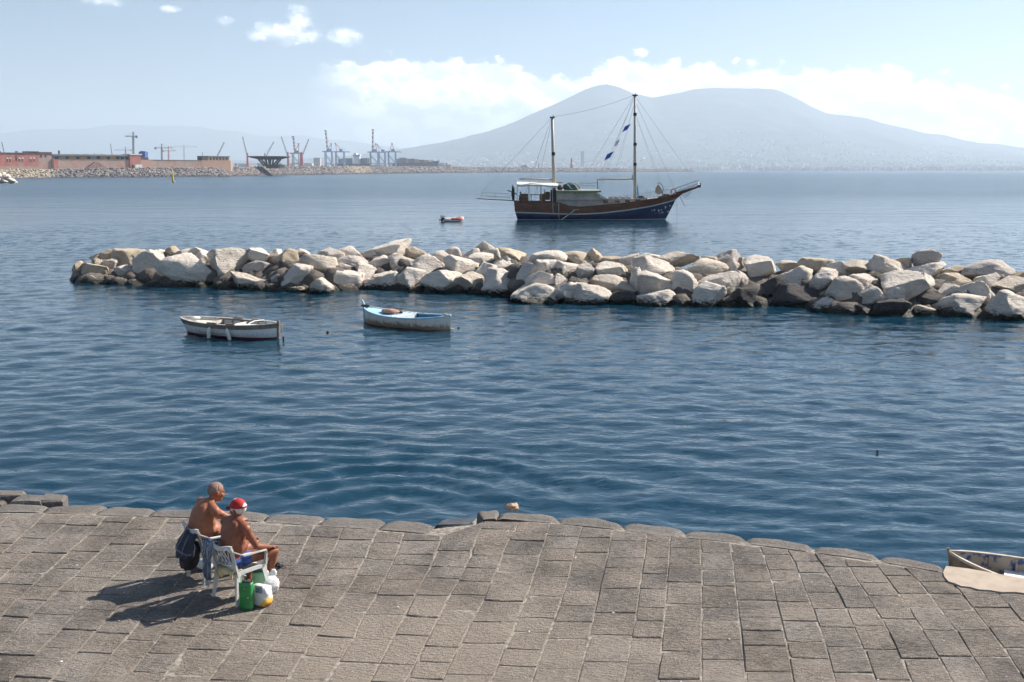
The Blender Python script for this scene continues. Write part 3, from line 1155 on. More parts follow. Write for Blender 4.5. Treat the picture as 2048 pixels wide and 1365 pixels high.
YB = lambda x: float(np.interp(x, [p[0] for p in yb_pts], [p[1] for p in yb_pts]))
YT = lambda x: float(np.interp(x, [p[0] for p in yt_pts], [p[1] for p in yt_pts]))


def build_breakwater():
    rng = random.Random(21)
    root = empty('rock_breakwater', on_z(1024, 560, 0), 0, 'long low breakwater of pale limestone boulders beyond the rowing boats', 'breakwater')
    org = root.location.copy()
    for i, (cx, cy, w, h, tone) in enumerate(BOULDERS):
        yb, yt = YB(cx), YT(cx)
        t = (yb - (cy + h / 2)) / max(20, (yb - yt - 22))
        t = min(1.1, max(0.0, t))
        Yf = on_z(cx, yb, 0).y
        Y = Yf + 0.8 + t * 4.6
        sc = Y / FPX * 1.02
        ctr = on_y(cx, cy + h * 0.10, Y)
        rx = w / 2 * sc * 1.16
        rz = h / 2 * sc * 1.27
        ry = max(0.45, 0.5 * (rx + rz) * rng.uniform(0.85, 1.2))
        o = bpy.data.objects.new('boulder', ROCKS[(i * 7 + 3) % len(ROCKS)])
        link(o, root)
        tilt = rng.uniform(-0.28, 0.28)
        flip = rng.choice((1, -1))
        o.location = ctr + Vector((0, ry * 0.35, 0)) - org
        o.rotation_euler = (rng.uniform(-0.12, 0.12), tilt * 0.6, rng.uniform(-0.35, 0.35) + (math.pi if rng.random() < 0.5 else 0))
        o.scale = (rx * flip, ry, rz)
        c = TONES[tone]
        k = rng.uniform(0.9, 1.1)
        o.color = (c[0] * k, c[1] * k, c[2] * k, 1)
    # rubble heart of the mound: smaller stones in the gaps, coloured dark for the shade there
    mb = MB()
    base = ROCKS[2]
    small = rock_variant(55, 2, 9)
    sv = [v.co.copy() for v in small.vertices]
    sf = [tuple(p.vertices) for p in small.polygons]
    bpy.data.meshes.remove(small)
    x = 165
    while x < 2330:
        Yf = on_z(x, YB(x), 0).y
        ztop = max(0.6, on_y(x, YT(x), Yf + 5.0).z)
        taper = min(1.0, max(0.25, (x - 130) / 160))
        for k in range(8):
            u = k / 7
            Yc = Yf + 1.4 + u * 7.5
            zc = (ztop - 1.0) * (1 - abs(2 * min(1, u * 1.05) - 1.0) ** 2.0) * taper - 0.15
            c = on_y(x + rng.uniform(-9, 9), 500, Yc)
            r = rng.uniform(0.55, 0.85)
            M = Matrix.Rotation(rng.random() * 6.28, 3, 'Z') @ Matrix.Diagonal((r * rng.uniform(.8, 1.3), r, r * 0.8))
            mb.add([M @ v + Vector((c.x, c.y, min(zc, ztop - 1.0))) - org for v in sv], sf)
        x += 26
    o = mb.build('rubble_core', M_ROCK, root, smooth=True)
    o.color = (0.20, 0.18, 0.16, 1)
    tag(o, kind='stuff')


build_breakwater()


# ------------------------------------------------------------------ rowing boats
def hull_paint(name, paint, low, band_z=0.10, streak=(0.25, 0.15, 0.07), amount=0.75, top=None):
    """paint above, antifouling below the waterline, rust and weed creeping up from it"""
    m = bpy.data.materials.new(name)
    m.use_nodes = True
    T = NT(m.node_tree)
    b = T.n['Principled BSDF']
    oc = T.new('ShaderNodeTexCoord').outputs['Object']
    x, y, z = T.sep(oc)
    n = T.noise(T.mapping(oc, scale=(1, 1, 0.22)), 9.0, 5.0, 0.65)
    n2 = T.noise(oc, 3.0, 5.0, 0.6)
    col = T.mix(T.maprange(n2, 0.35, 0.65), [c * 0.86 for c in paint], paint)
    rust = T.maprange(T.math('SUBTRACT', T.math('MULTIPLY', n, 0.62), z), 0.02, 0.22, 0.0, amount, True)
    col = T.mix(rust, col, streak)
    grime = T.maprange(T.noise(T.mapping(oc, scale=(1, 1, 0.3), loc=(2, 3, 4)), 5.0, 6.0, 0.7), 0.60, 0.75, 0.0, 0.6)
    col = T.mix(grime, col, [c * 0.45 for c in paint])
    lw = T.maprange(T.math('ADD', z, T.math('MULTIPLY', T.math('SUBTRACT', n2, 0.5), 0.02)), band_z - 0.008, band_z + 0.008, 1.0, 0.0)
    col = T.mix(lw, col, low)
    T.link(col, b.inputs['Base Color'])
    b.inputs['Roughness'].default_value = 0.55
    bn = T.new('ShaderNodeBump')
    bn.inputs['Distance'].default_value = 0.012
    T.link(n2, bn.inputs['Height'])
    T.link(bn.outputs[0], b.inputs['Normal'])
    return m


class Gozzo:
    """double-ended wooden boat; x along the boat, +x is the high stem; origin at the waterline amidships"""
    def __init__(self, L, B, free, rise_b, rise_s, draft=0.22, rake_b=0.02, rake_s=0.25, full=2.6):
        self.L, self.B, self.free, self.rb, self.rs, self.draft, self.kb, self.ks, self.full = L, B, free, rise_b, rise_s, draft, rake_b, rake_s, full

    def sheer(self, s):
        q = 2 * s - 1
        return self.free + (self.rb if q > 0 else self.rs) * q * q

    def pt(self, s, t, side=1, inset=0.0, dz=0.0):
        q = 2 * s - 1
        bg = max(0.0, self.B / 2 * (1 - abs(q) ** self.full) ** 0.78 - inset)
        zs = self.sheer(s)
        a = t * math.pi / 2
        y = bg * math.sin(a) ** 0.7
        z = -self.draft + (zs + self.draft) * (1 - math.cos(a)) ** 0.85
        x = q * (self.L / 2 - inset * 0.6)
        zf = max(0.0, z) / zs
        x += self.kb * zf * max(0, q) ** 2 - self.ks * (zf - 0.3) * max(0, -q) ** 2
        return Vector((x, y * side, z + dz))

    def shell(self, inset=0.0, t0=0.0, t1=1.0, n=22, m=9):
        mb = MB()
        for side in (1, -1):
            rows = []
            for i in range(n + 1):
                s = i / n
                rows.append([self.pt(s, t0 + (t1 - t0) * j / m, side, inset) for j in range(m + 1)])
            if side < 0:
                rows = rows[::-1]
            mb.grid(rows)
        return mb

    def rail(self, w_out=0.03, w_in=0.05, h=0.06, s0=0.0, s1=1.0, dz=0.0, n=24):
        """gunwale plank all round (per side)"""
        mb = MB()
        for side in (1, -1):
            rings = []
            for i in range(n + 1):
                s = s0 + (s1 - s0) * i / n
                p = self.pt(s, 1.0, side)
                o = Vector((0, side, 0))
                a = p + o * w_out
                b = p - o * min(w_in, abs(p.y))
                rings.append([a + Vector((0, 0, dz - h)), a + Vector((0, 0, dz)), b + Vector((0, 0, dz)), b + Vector((0, 0, dz - h))])
            if side < 0:
                rings = [r[::-1] for r in rings]
            mb.loft(rings)
        return mb

    def deck(self, s0, s1, drop, n=14, inset=0.03, crown=0.03):
        """deck plate between two stations"""
        mb = MB()
        rows = []
        for i in range(n + 1):
            s = s0 + (s1 - s0) * i / n
            p = self.pt(s, 1.0, 1, inset)
            row = []
            for k in range(7):
                f = k / 6 * 2 - 1
                row.append(Vector((p.x, p.y * f, p.z - drop + crown * (1 - f * f) * (p.y / self.B * 2))))
            rows.append(row)
        mb.grid(rows)
        return mb

    def cross(self, s, z_drop, w, h, inset=0.03):
        p = self.pt(s, 1.0, 1, inset)
        return MB().box((p.x, 0, p.z - z_drop), (w, 2 * p.y, h))


M_ROPE = mat('old_rope', (0.30, 0.27, 0.22), (0.42, 0.38, 0.30), 30.0, 0.95)
M_DARKROPE = mat('weedy_rope', (0.03, 0.03, 0.025), (0.07, 0.06, 0.045), 20.0, 0.9)
M_BROWN = mat('weathered_rail', (0.20, 0.145, 0.105), (0.30, 0.23, 0.175), 6.0, 0.8, 0.004, 30.0, dirt=(0.13, 0.10, 0.08), dscale=3.0)
M_CREAM = mat('cream_boards', (0.58, 0.54, 0.47), (0.68, 0.64, 0.57), 5.0, 0.7, 0.003, 25.0, dirt=(0.34, 0.29, 0.23), dscale=2.6)
M_WHITE = mat('white_paint', (0.70, 0.70, 0.68), (0.80, 0.80, 0.78), 4.0, 0.55, dirt=(0.5, 0.46, 0.40), dscale=2.0)
M_FENDER = mat('fender_plastic', (0.66, 0.68, 0.60), (0.75, 0.76, 0.68), 5.0, 0.5)
M_LBLUE = mat('sky_blue_paint', (0.30, 0.52, 0.66), (0.38, 0.60, 0.73), 4.0, 0.6, dirt=(0.45, 0.50, 0.52), dscale=3.0)
M_DBLUE = mat('deep_blue_paint', (0.035, 0.16, 0.30), (0.05, 0.22, 0.38), 4.0, 0.6, dirt=(0.03, 0.09, 0.16), dscale=3.0)
M_DARK = mat('dark_gap', (0.012, 0.012, 0.018), None, 4.0, 0.8)
M_NET = mat('orange_net', (0.42, 0.20, 0.15), (0.55, 0.34, 0.26), 14.0, 0.9, 0.02, 40.0)
M_NETD = mat('brown_net', (0.05, 0.025, 0.02), (0.10, 0.05, 0.035), 14.0, 0.9, 0.02, 40.0)


def rope(pts, r=0.012, n=5):
    return MB().tube(pts, r, n)


def lumpy(c, r, seed, amp=0.25, n=16, m=10):
    """crumpled soft heap"""
    mb = MB().ellipsoid((0, 0, 0), (1, 1, 1), n=n, m=m)
    out = MB()
    vs = []
    for p in mb.v:
        p = Vector(p)
        k = 1 + amp * mnoise.fractal(p * 1.9 + Vector((seed, seed * 2, 0)), 0.8, 2.0, 4)
        vs.append(Vector((p.x * r[0] * k, p.y * r[1] * k, p.z * r[2] * k)) + Vector(c))
    out.add(vs, mb.f)
    return out


def build_white_boat():
    g = Gozzo(4.40, 1.55, 0.49, 0.09, 0.06, rake_b=0.03, rake_s=0.34)
    a, b = on_z(372, 668, 0), on_z(560, 684, 0)
    c = (a + b) / 2 + Vector((-0.2, 0.58, 0))
    rz = math.atan2(b.y - a.y, b.x - a.x)
    root = empty('rowing_boat', c, rz, 'white wooden rowing boat with brown gunwale and two hanging fenders', 'boat', None)
    g.shell().build('hull', hull_paint('white_hull', (0.84, 0.83, 0.80), (0.11, 0.022, 0.018), 0.075, (0.30, 0.27, 0.22), 0.35), root, True)
    g.shell(0.045, 0.35).build('lining', M_CREAM, root, True)
    # broad brown sheer strake
    mb = MB()
    for side in (1, -1):
        rings = []
        for i in range(25):
            s = i / 24
            p = g.pt(s, 1.0, side)
            o = Vector((0, side * 0.022, 0))
            lo_ = g.pt(s, 0.86, side) + o
            hi_ = p + o + Vector((0, 0, 0.012))
            inn = p - Vector((0, side * min(0.05, abs(p.y)), -0.012))
            rings.append([lo_, hi_, inn, inn - Vector((0, 0, 0.05))])
        if side < 0:
            rings = [r[::-1] for r in rings]
        mb.loft(rings)
    mb.build('gunwale', M_BROWN, root)
    g.rail(0.0, 0.055, 0.02, dz=0.036).build('rail_cap', M_WHITE, root)
    g.deck(0.02, 0.30, 0.10).build('stern_deck', M_CREAM, root, True)
    g.deck(0.55, 0.97, 0.12).build('foredeck', M_WHITE, root, True)
    g.deck(0.29, 0.56, 0.34, crown=0).build('floor', mat('bilge_boards', (0.05, 0.045, 0.06), (0.10, 0.09, 0.10), 6.0, 0.8), root)
    g.cross(0.30, 0.10, 0.05, 0.12).build('thwart', M_CREAM, root)
    g.cross(0.555, 0.12, 0.05, 0.16).build('bulkhead', M_WHITE, root)
    # raised washboards where the oars sit
    for s0, s1 in ((0.40, 0.50), (0.60, 0.68)):
        both = g.rail(0.026, 0.05, 0.05, s0, s1, dz=0.085, n=6)
        nv, nf = len(both.v) // 2, len(both.f) // 2
        for part in (MB().add(both.v[:nv], both.f[:nf]), MB().add(both.v[nv:], [tuple(i - nv for i in f) for f in both.f[nf:]])):
            part.build('rowlock_pad', M_BROWN, root)
    # ribs on the far inside
    for k in range(7):
        s = 0.30 + k * 0.095
        p0, p1 = g.pt(s, 0.66, 1, 0.05), g.pt(s, 0.98, 1, 0.05)
        MB().bar(p0, p1, 0.035, 0.03).build('rib', M_BROWN, root)
    p = g.pt(0.74, 1.0, 1, 0.02)
    q = g.pt(0.74, 1.0, -1, 0.02)
    MB().tube([p + Vector((0, 0, .05)), p.lerp(q, .3) + Vector((-.12, 0, .06)), p.lerp(q, .5) + Vector((-.16, 0, .0)), p.lerp(q, .62) + Vector((-.2, 0, -.10))], 0.022, 6).build('tiller_bar', M_WHITE, root)
    # stem post with chain tails
    st = g.pt(0.998, 1.0)
    MB().bar((st.x - 0.01, 0, -0.2), (st.x + 0.03, 0, st.z + 0.13), 0.07, 0.09).build('stem_post', M_BROWN, root)
    rope([(st.x + .04, 0.0, st.z), (st.x + .12, -.02, st.z - .08), (st.x + .10, -.03, st.z - .35), (st.x + .03, -.03, .05)], 0.010).build('mooring_rope', M_ROPE, root)
    rope([(st.x + .04, 0.02, st.z + .02), (st.x + .22, -.05, st.z - .06), (st.x + .27, -.07, st.z - .3), (st.x + .28, -.07, .1)], 0.011).build('mooring_rope', M_ROPE, root)
    MB().ellipsoid((st.x + .28, -.07, .06), (.04, .04, .09)).build('rope_weight', M_DARKROPE, root, True)
    # fenders on the near side
    for s, tilt in ((0.44, 0.03), (0.62, -0.08)):
        p = g.pt(s, 0.94, -1)
        y0 = p.y - 0.09
        f = MB().tube([(p.x, y0, p.z - .02), (p.x - tilt * .2, y0, p.z - .07), (p.x - tilt * .4, y0 - .01, p.z - .12), (p.x - tilt * 1.6, y0 - .01, p.z - .42), (p.x - tilt * 1.8, y0 - .01, p.z - .47)], [0.02, 0.055, 0.075, 0.07, 0.03], 10)
        fo = f.build('fender', M_FENDER, root, True)
        rope([(p.x, p.y + .05, p.z + .06), (p.x, y0, p.z + .03), (p.x, y0, p.z - .04)], 0.008).build('lanyard', M_ROPE, fo)
    lumpy((-1.72, 0.05, 0.56), (0.20, 0.16, 0.05), 3.3).build('rope_coil', M_WHITE, root, True)


def build_blue_boat():
    g = Gozzo(4.30, 1.50, 0.44, 0.20, 0.15, rake_b=0.0, rake_s=0.02)
    a, b = on_z(899, 665, 0), on_z(727, 648, 0)
    c = (a + b) / 2 + Vector((0, 0.50, 0))
    rz = math.atan2(b.y - a.y, b.x - a.x)
    root = empty('rowing_boat', c, rz, 'white rowing boat with sky blue deck and orange nets on its bow', 'boat')
    g.shell().build('hull', hull_paint('stained_hull', (0.78, 0.73, 0.66), (0.10, 0.055, 0.03), 0.0, (0.34, 0.19, 0.07), 0.85), root, True)
    g.shell(0.045, 0.3).build('lining', M_DBLUE, root, True)
    g.rail(0.03, 0.06, 0.05, dz=0.012).build('gunwale', M_LBLUE, root)
    g.deck(0.50, 0.985, 0.02).build('foredeck', M_LBLUE, root, True)
    g.deck(0.02, 0.14, 0.04).build('stern_deck', M_LBLUE, root, True)
    g.deck(0.13, 0.51, 0.36, crown=0).build('floor', M_DBLUE, root)
    g.cross(0.50, 0.14, 0.04, 0.30).build('bulkhead', M_WHITE, root)
    g.cross(0.30, 0.14, 0.20, 0.03).build('thwart', M_DBLUE, root)
    for k in range(3):
        s = 0.50 + 0.045 * k
        g.cross(s, -0.015, 0.03, 0.02).build('deck_batten', M_WHITE, root)
    p = g.pt(0.66, 1.0)
    MB().box((p.x, -0.02, p.z + 0.01), (0.62, 0.50, 0.10)).build('hatch_coaming', M_LBLUE, root)
    lumpy((p.x + 0.04, 0.12, p.z + 0.10), (0.42, 0.26, 0.10), 1.7, 0.35).build('net_heap', M_NET, root, True)
    lumpy((p.x - 0.12, -0.12, p.z + 0.07), (0.26, 0.17, 0.09), 4.1, 0.3).build('net_heap', M_NETD, root, True)
    lumpy((p.x + 0.72, -0.05, p.z + 0.03), (0.09, 0.07, 0.05), 9.0, 0.2).build('cloth_bundle', M_WHITE, root, True)
    st = g.pt(0.998, 1.0)
    MB().tube([(st.x, 0, -0.15), (st.x + 0.01, 0, st.z), (st.x + 0.03, 0, st.z + .08), (st.x + .09, 0, st.z + .20), (st.x + .15, 0, st.z + .30)], [0.06, 0.06, 0.055, 0.045, 0.03], 8).build('stem_post', M_LBLUE, root)
    lumpy((st.x - 0.03, -0.02, st.z + 0.04), (0.20, 0.12, 0.06), 6.2, 0.3).build('rope_coil', M_DARKROPE, root, True)
    rope([(st.x + .02, -.05, st.z), (st.x + .05, -.10, st.z - .2), (st.x + .10, -.12, .22), (st.x + .14, -.12, .05)], 0.014).build('mooring_rope', M_DARKROPE, root)
    MB().ellipsoid((st.x + .11, -.12, .16), (.06, .06, .13)).build('rope_weight', M_DARKROPE, root, True)
    p = g.pt(0.42, 0.98, -1)
    for k in range(3):
        rope([(p.x + k * .06, p.y + .03, p.z + .03), (p.x + k * .06 + .02, p.y - .05, p.z - .06), (p.x + k * .07, p.y - .03, p.z - .35 - .05 * k)], 0.014).build('hanging_rope', M_DARKROPE, root)
    lumpy((p.x + .08, p.y - .02, p.z - .02), (0.10, 0.06, 0.06), 2.2, 0.3).build('rope_coil', M_DARKROPE, root, True)
    q = g.pt(0.02, 1.0)
    MB().bar((q.x - .01, 0, -.15), (q.x - .03, 0, q.z + .06), 0.05, 0.08).build('stern_post', M_WHITE, root)
    MB().box((q.x - .09, 0.0, .06), (.28, .05, .05), M=Matrix.Rotation(-.18, 3, 'Y')).build('rudder_plate', M_CREAM, root)
    p = g.pt(0.09, 1.0)
    lumpy((p.x, -0.2, p.z + .03), (0.10, 0.08, 0.04), 5.2, 0.3).build('rope_coil', M_ROPE, root, True)


build_white_boat()
build_blue_boat()


def build_beached_boat():
    """old dinghy lying against the slip at the right, most of it outside the frame"""
    g = Gozzo(3.4, 1.22, 0.52, 0.15, 0.08, rake_b=0.10, rake_s=0.05, full=2.2)
    bow = on_z(1897, 1104, QZ + 0.06)
    d = Vector((0.87, -0.44, 0)).normalized()          # from the bow towards the stern
    c = bow + d * 1.80
    c.z = 0.0
    root = empty('rowing_boat', c, math.atan2(-d.y, -d.x), 'old peeling dinghy with white thwart tied beside the sandy slip', 'boat')
    wood = mat('peeling_wood', (0.22, 0.16, 0.10), (0.36, 0.28, 0.19), 7.0, 0.85, 0.006, 30.0, dirt=(0.06, 0.05, 0.04), dscale=3.0)
    peel = mat('peeling_blue', (0.34, 0.29, 0.23), (0.05, 0.08, 0.19), 7.5, 0.8, 0.004, 24.0, lo=0.52, hi=0.60)
    g.shell().build('hull', wood, root, True)
    g.shell(0.05, 0.3).build('lining', peel, root, True)
    g.rail(0.012, 0.035, 0.04, dz=0.012).build('gunwale', mat('bleached_rail', (0.42, 0.35, 0.27), (0.56, 0.50, 0.42), 8.0, 0.8), root)
    g.deck(0.05, 0.92, 0.34, crown=0).build('floor', peel, root)
    g.deck(0.50, 0.80, 0.19, crown=0).build('thwart', M_WHITE, root)
    g.cross(0.49, 0.20, 0.03, 0.10).build('thwart_edge', M_WHITE, root)
    g.cross(0.30, 0.14, 0.24, 0.035).build('thwart', M_DBLUE, root)
    MB().box((g.pt(0.44, 1, 1).x, 0.25, g.pt(.44, 1, 1).z - 0.22), (0.22, 0.55, 0.12)).build('locker', M_DBLUE, root)
    for k in range(6):
        s = 0.36 + k * 0.10
        p0, p1 = g.pt(s, 0.5, -1, 0.055), g.pt(s, 0.98, -1, 0.055)
        MB().bar(p0, p1, 0.04, 0.03).build('rib', peel, root)
    st = g.pt(0.998, 1.0)
    MB().tube([(st.x - 0.09, 0, -0.2), (st.x - .03, 0, st.z - .15), (st.x + 0.02, 0, st.z + 0.05)], [0.03, 0.03, 0.022], 6).build('stem_post', wood, root)
    a = Vector((st.x - .08, 0.05, st.z - .22))
    rope([a, a + Vector((-.35, .26, .02)), a + Vector((-.9, .45, .10)), a + Vector((-1.5, .52, .16))], 0.008).build('painter_rope', M_ROPE, root)


build_beached_boat()


# ------------------------------------------------------------------ red inflatable
def build_inflatable():
    red = mat('red_tube', (0.52, 0.10, 0.09), (0.60, 0.14, 0.12), 5.0, 0.5)
    pale = mat('pink_white_tube', (0.70, 0.58, 0.55), (0.76, 0.66, 0.62), 5.0, 0.5)
    c = on_z(902, 444, 0) + Vector((0, 0.9, 0))
    root = empty('inflatable_dinghy', c, math.radians(28), 'small red and white inflatable dinghy with outboard beside the schooner', 'dinghy')
    pts = []
    for i in range(19):
        a = math.pi * (i / 18) - math.pi / 2
        pts.append((0.75 + 0.62 * math.cos(a), 0.62 * math.sin(a), 0.22 + 0.14 * max(0, math.cos(a))))
    path = [(-1.35, -0.62, 0.2), (-0.4, -0.62, 0.2)] + pts + [(-0.4, 0.62, 0.2), (-1.35, 0.62, 0.2)]
    rs = [0.10, 0.24] + [0.24] * 19 + [0.24, 0.10]
    MB().tube(path, rs, 10).build('tube', pale, root, True)
    MB().tube([(p[0] * 1.0, p[1] * 1.13, p[2] + 0.05) for p in path[1:-1]], 0.18, 8).build('rubbing_band', red, root, True)
    MB().box((-0.1, 0, 0.1), (2.2, 1.0, 0.08)).build('floor', red, root)
    MB().box((0.35, 0, 0.36), (0.28, 1.0, 0.05)).build('thwart', red, root)
    MB().box((-1.12, 0, 0.26), (0.06, 0.95, 0.42)).build('transom', M_DARK, root)
    m = MB().box((-1.25, 0, 0.62), (0.34, 0.26, 0.30)).build('outboard', M_WHITE, root)
    MB().box((-1.27, 0, 0.15), (0.12, 0.12, 0.75)).build('outboard_leg', M_DARK, m)
    MB().tube([(-1.1, 0, .6), (-.7, .08, .66)], 0.03, 6).build('tiller', M_DARK, m)


build_inflatable()
# ------------------------------------------------------------------ two-masted wooden schooner
def build_schooner():
    wl = on_z(1180, 441.5, 0.0)
    Y0 = wl.y + 2.0
    root = empty('schooner', (wl.x, Y0, 0), 0, 'two-masted wooden schooner with dark blue hull anchored beyond the breakwater', 'sailing ship')
    sx = (on_y(1280, 441, Y0).x - on_y(1180, 441, Y0).x) / 100.0

    def G(px, py, y=0.0):
        p = on_y(px, py, Y0)
        return Vector((p.x - wl.x, y, p.z))

    def zof(py):
        return on_y(1180, py, Y0).z

    blue = bpy.data.materials.new('blue_topsides')
    blue.use_nodes = True
    T = NT(blue.node_tree)
    b = T.n['Principled BSDF']
    oc = T.new('ShaderNodeTexCoord').outputs['Object']
    x, y, z = T.sep(oc)
    fx = T.maprange(x, G(1284, 415).x, G(1316, 415).x, 0.0, 1.0)
    fx2 = T.maprange(x, G(1338, 415).x, G(1352, 415).x, 1.0, 0.0)
    vo = T.new('ShaderNodeTexVoronoi')
    vo.inputs['Scale'].default_value = 2.6
    T.link(oc, vo.inputs['Vector'])
    petals = T.maprange(T.math('ADD', vo.outputs['Distance'], T.math('MULTIPLY', T.noise(oc, 5.0, 3.0), 0.35)), 0.50, 0.56, 1.0, 0.0)
    dens = T.maprange(T.math('MULTIPLY', T.math('MULTIPLY', fx, fx2), T.noise(T.mapping(oc, loc=(3, 1, 2)), 0.8, 2.0)), 0.22, 0.34, 0.0, 1.0)
    dens = T.math('MULTIPLY', dens, T.maprange(z, 0.75, 1.1, 0.0, 1.0))
    col = T.mix(T.maprange(T.noise(oc, 1.2, 4.0), 0.35, 0.65), (0.010, 0.022, 0.070), (0.016, 0.034, 0.10))
    col = T.mix(T.math('MULTIPLY', T.math('MULTIPLY', petals, dens), 0.85), col, (0.62, 0.63, 0.66))
    wlm = T.maprange(z, 0.13, 0.15, 1.0, 0.0)
    wlm2 = T.maprange(z, 0.05, 0.07, 0.0, 1.0)
    col = T.mix(T.math('MULTIPLY', wlm, wlm2), col, (0.55, 0.55, 0.55))
    col = T.mix(T.math('SUBTRACT', 1.0, wlm2), col, (0.02, 0.02, 0.025))
    T.link(col, b.inputs['Base Color'])
    b.inputs['Roughness'].default_value = 0.4
    wood = mat('varnished_planks', (0.115, 0.042, 0.022), (0.20, 0.085, 0.042), 2.5, 0.5, 0.01, 10.0, stretch=(0.25, 1, 2.5), coords='object')
    wood_d = mat('dark_brown_wood', (0.055, 0.022, 0.014), (0.10, 0.045, 0.028), 2.5, 0.5)
    teak = mat('teak_deck', (0.24, 0.16, 0.10), (0.32, 0.23, 0.15), 3.0, 0.7)
    stripe_m = mat('pale_stripe', (0.52, 0.50, 0.47), None, 3.0, 0.5)
    house = mat('beige_deckhouse', (0.42, 0.37, 0.31), (0.49, 0.435, 0.37), 1.5, 0.6, dirt=(0.30, 0.27, 0.23), dscale=1.0)
    green = mat('green_trim', (0.16, 0.30, 0.035), None, 3.0, 0.5)
    mastm = mat('pale_mast', (0.46, 0.42, 0.35), (0.55, 0.50, 0.43), 1.5, 0.6)
    steel = mat('steel_rail', (0.36, 0.37, 0.38), None, 3.0, 0.4, metal=0.6)
    iron = mat('black_iron', (0.035, 0.035, 0.04), None, 3.0, 0.6)
    wire = mat('rigging_wire', (0.11, 0.11, 0.12), None, 3.0, 0.6)
    canvas = mat('white_canvas', (0.66, 0.63, 0.57), (0.74, 0.71, 0.65), 2.0, 0.8)
    dgreen = mat('green_cover', (0.035, 0.075, 0.060), (0.06, 0.11, 0.09), 3.0, 0.8, 0.04, 6.0)
    glass = mat('dark_window', (0.03, 0.025, 0.022), None, 3.0, 0.15)
    cushion = mat('grey_cushion', (0.42, 0.36, 0.32), (0.55, 0.50, 0.46), 3.0, 0.8)

    # ---- hull lines: station -> photo heights
    xs_ = [1030, 1070, 1110, 1122, 1134, 1160, 1200, 1250, 1300, 1340, 1368]
    sheer = [403, 403.5, 404, 406, 411, 413, 409.5, 405, 398, 391.5, 385]
    stripe_t = [423.0, 424.0, 425.5, 425.8, 426, 426, 424, 418.5, 411, 402, 393]
    xa = np.array([G(p, 420).x for p in xs_])
    zS = np.array([zof(p) for p in sheer])
    zT = np.array([zof(p) for p in stripe_t])
    x_st = [G(1036, 440).x, G(1035, 437).x, G(1031, 424).x, G(1029.5, 422).x, G(1028, 403).x]
    x_bw = [G(1318, 445).x, G(1331, 437).x, G(1351, 403).x, G(1353, 401).x, G(1369, 385).x]

    def half(s, row):
        b_ = 2.65 * (1 - max(0, (s - 0.45) / 0.55) ** 2.3) * (1 - 0.26 * max(0, (0.45 - s) / 0.45) ** 2)
        return max(0.02, b_ * (0.30, 0.84, 0.97, 0.975, 1.0)[row])

    def P(s, row, side):
        xx = x_st[row] + (x_bw[row] - x_st[row]) * s
        if row == 0:
            zz = -0.9
        elif row == 1:
            zz = 0.0
        elif row == 2:
            zz = float(np.interp(xx, xa, zT)) - 0.13
        elif row == 3:
            zz = float(np.interp(xx, xa, zT)) + 0.02
        else:
            zz = float(np.interp(xx, xa, zS))
        return Vector((xx, half(s, row) * side, zz))

    N = 48

    def strip(r0, r1, out=0.0, m=3):
        mb = MB()
        for side in (-1, 1):
            rows = []
            for i in range(N + 1):
                s = i / N
                a, c = P(s, r0, side), P(s, r1, side)
                row = []
                for j in range(m + 1):
                    t = j / m
                    q = a.lerp(c, t)
                    q.y += side * (out + 0.10 * math.sin(math.pi * t) * min(1, (1 - s) * 6) * (1 if r0 < 2 else 0.3))
                    row.append(q)
                rows.append(row)
            mb.grid(rows if side < 0 else rows[::-1])
        # transom
        rows = [[P(0, r0, -1).lerp(P(0, r0, 1), k / 6) for k in range(7)], [P(0, r1, -1).lerp(P(0, r1, 1), k / 6) for k in range(7)]]
        mb.grid(rows)
        return mb

    hull = strip(0, 1)
    hull.v += []
    h2 = strip(1, 2)
    hull.add(h2.v, h2.f)
    hull.build('hull', blue, root, True)
    strip(2, 3, 0.03, 1).build('white_stripe', stripe_m, root)
    bw = strip(3, 4, 0.0, 4).build('bulwark', wood, root, True)
    # cap rail and deck
    mb = MB()
    for side in (-1, 1):
        rings = []
        for i in range(N + 1):
            p = P(i / N, 4, side)
            rings.append([p + Vector((0, side * .07, -.03)), p + Vector((0, side * .07, .05)), p + Vector((0, -side * min(.10, abs(p.y)), .05)), p + Vector((0, -side * min(.10, abs(p.y)), -.03))])
        mb.loft(rings if side < 0 else [r[::-1] for r in rings])
    mb.build('cap_rail', wood_d, root)
    rows = []
    for i in range(N + 1):
        p = P(i / N, 4, 1)
        rows.append([Vector((p.x, p.y * f * 0.98, p.z - 0.28)) for f in (-1, -.5, 0, .5, 1)])
    MB().grid(rows).build('deck', teak, root)
    near = -1
    # windows in the stern quarter
    for px in (1046, 1067, 1109):
        q = G(px, 414)
        s = (q.x - x_st[4]) / (x_bw[4] - x_st[4])
        yy = -half(s, 4) - 0.015
        w = MB().box((q.x, yy, q.z), (0.55, 0.06, 0.28)).build('window', glass, root)
        MB().box((q.x, yy + .01, q.z), (0.68, 0.05, 0.40)).build('frame', wood_d, w)

    def prism(prof, y0, y1, inset_top=0.0):
        """side profile (photo px) pulled across the beam"""
        P3 = [G(a, c) for a, c in prof]
        zmin = min(p.z for p in P3)
        zmax = max(p.z for p in P3)
        A, B = [], []
        for p in P3:
            k = inset_top * (p.z - zmin) / max(1e-3, zmax - zmin)
            A.append(Vector((p.x, y0 + k, p.z)))
            B.append(Vector((p.x, y1 - k, p.z)))
        n = len(P3)
        mb = MB()
        mb.add(A + B, [tuple(range(n)), tuple(n + k for k in reversed(range(n)))] + [(k, n + k, n + (k + 1) % n, (k + 1) % n) for k in range(n)])
        return mb

    # ---- deckhouses
    dh = prism([(1112, 416), (1112, 384.5), (1190, 384.5), (1203, 398), (1206, 416)], -1.75, 1.75, 0.12).build('deckhouse', house, root)
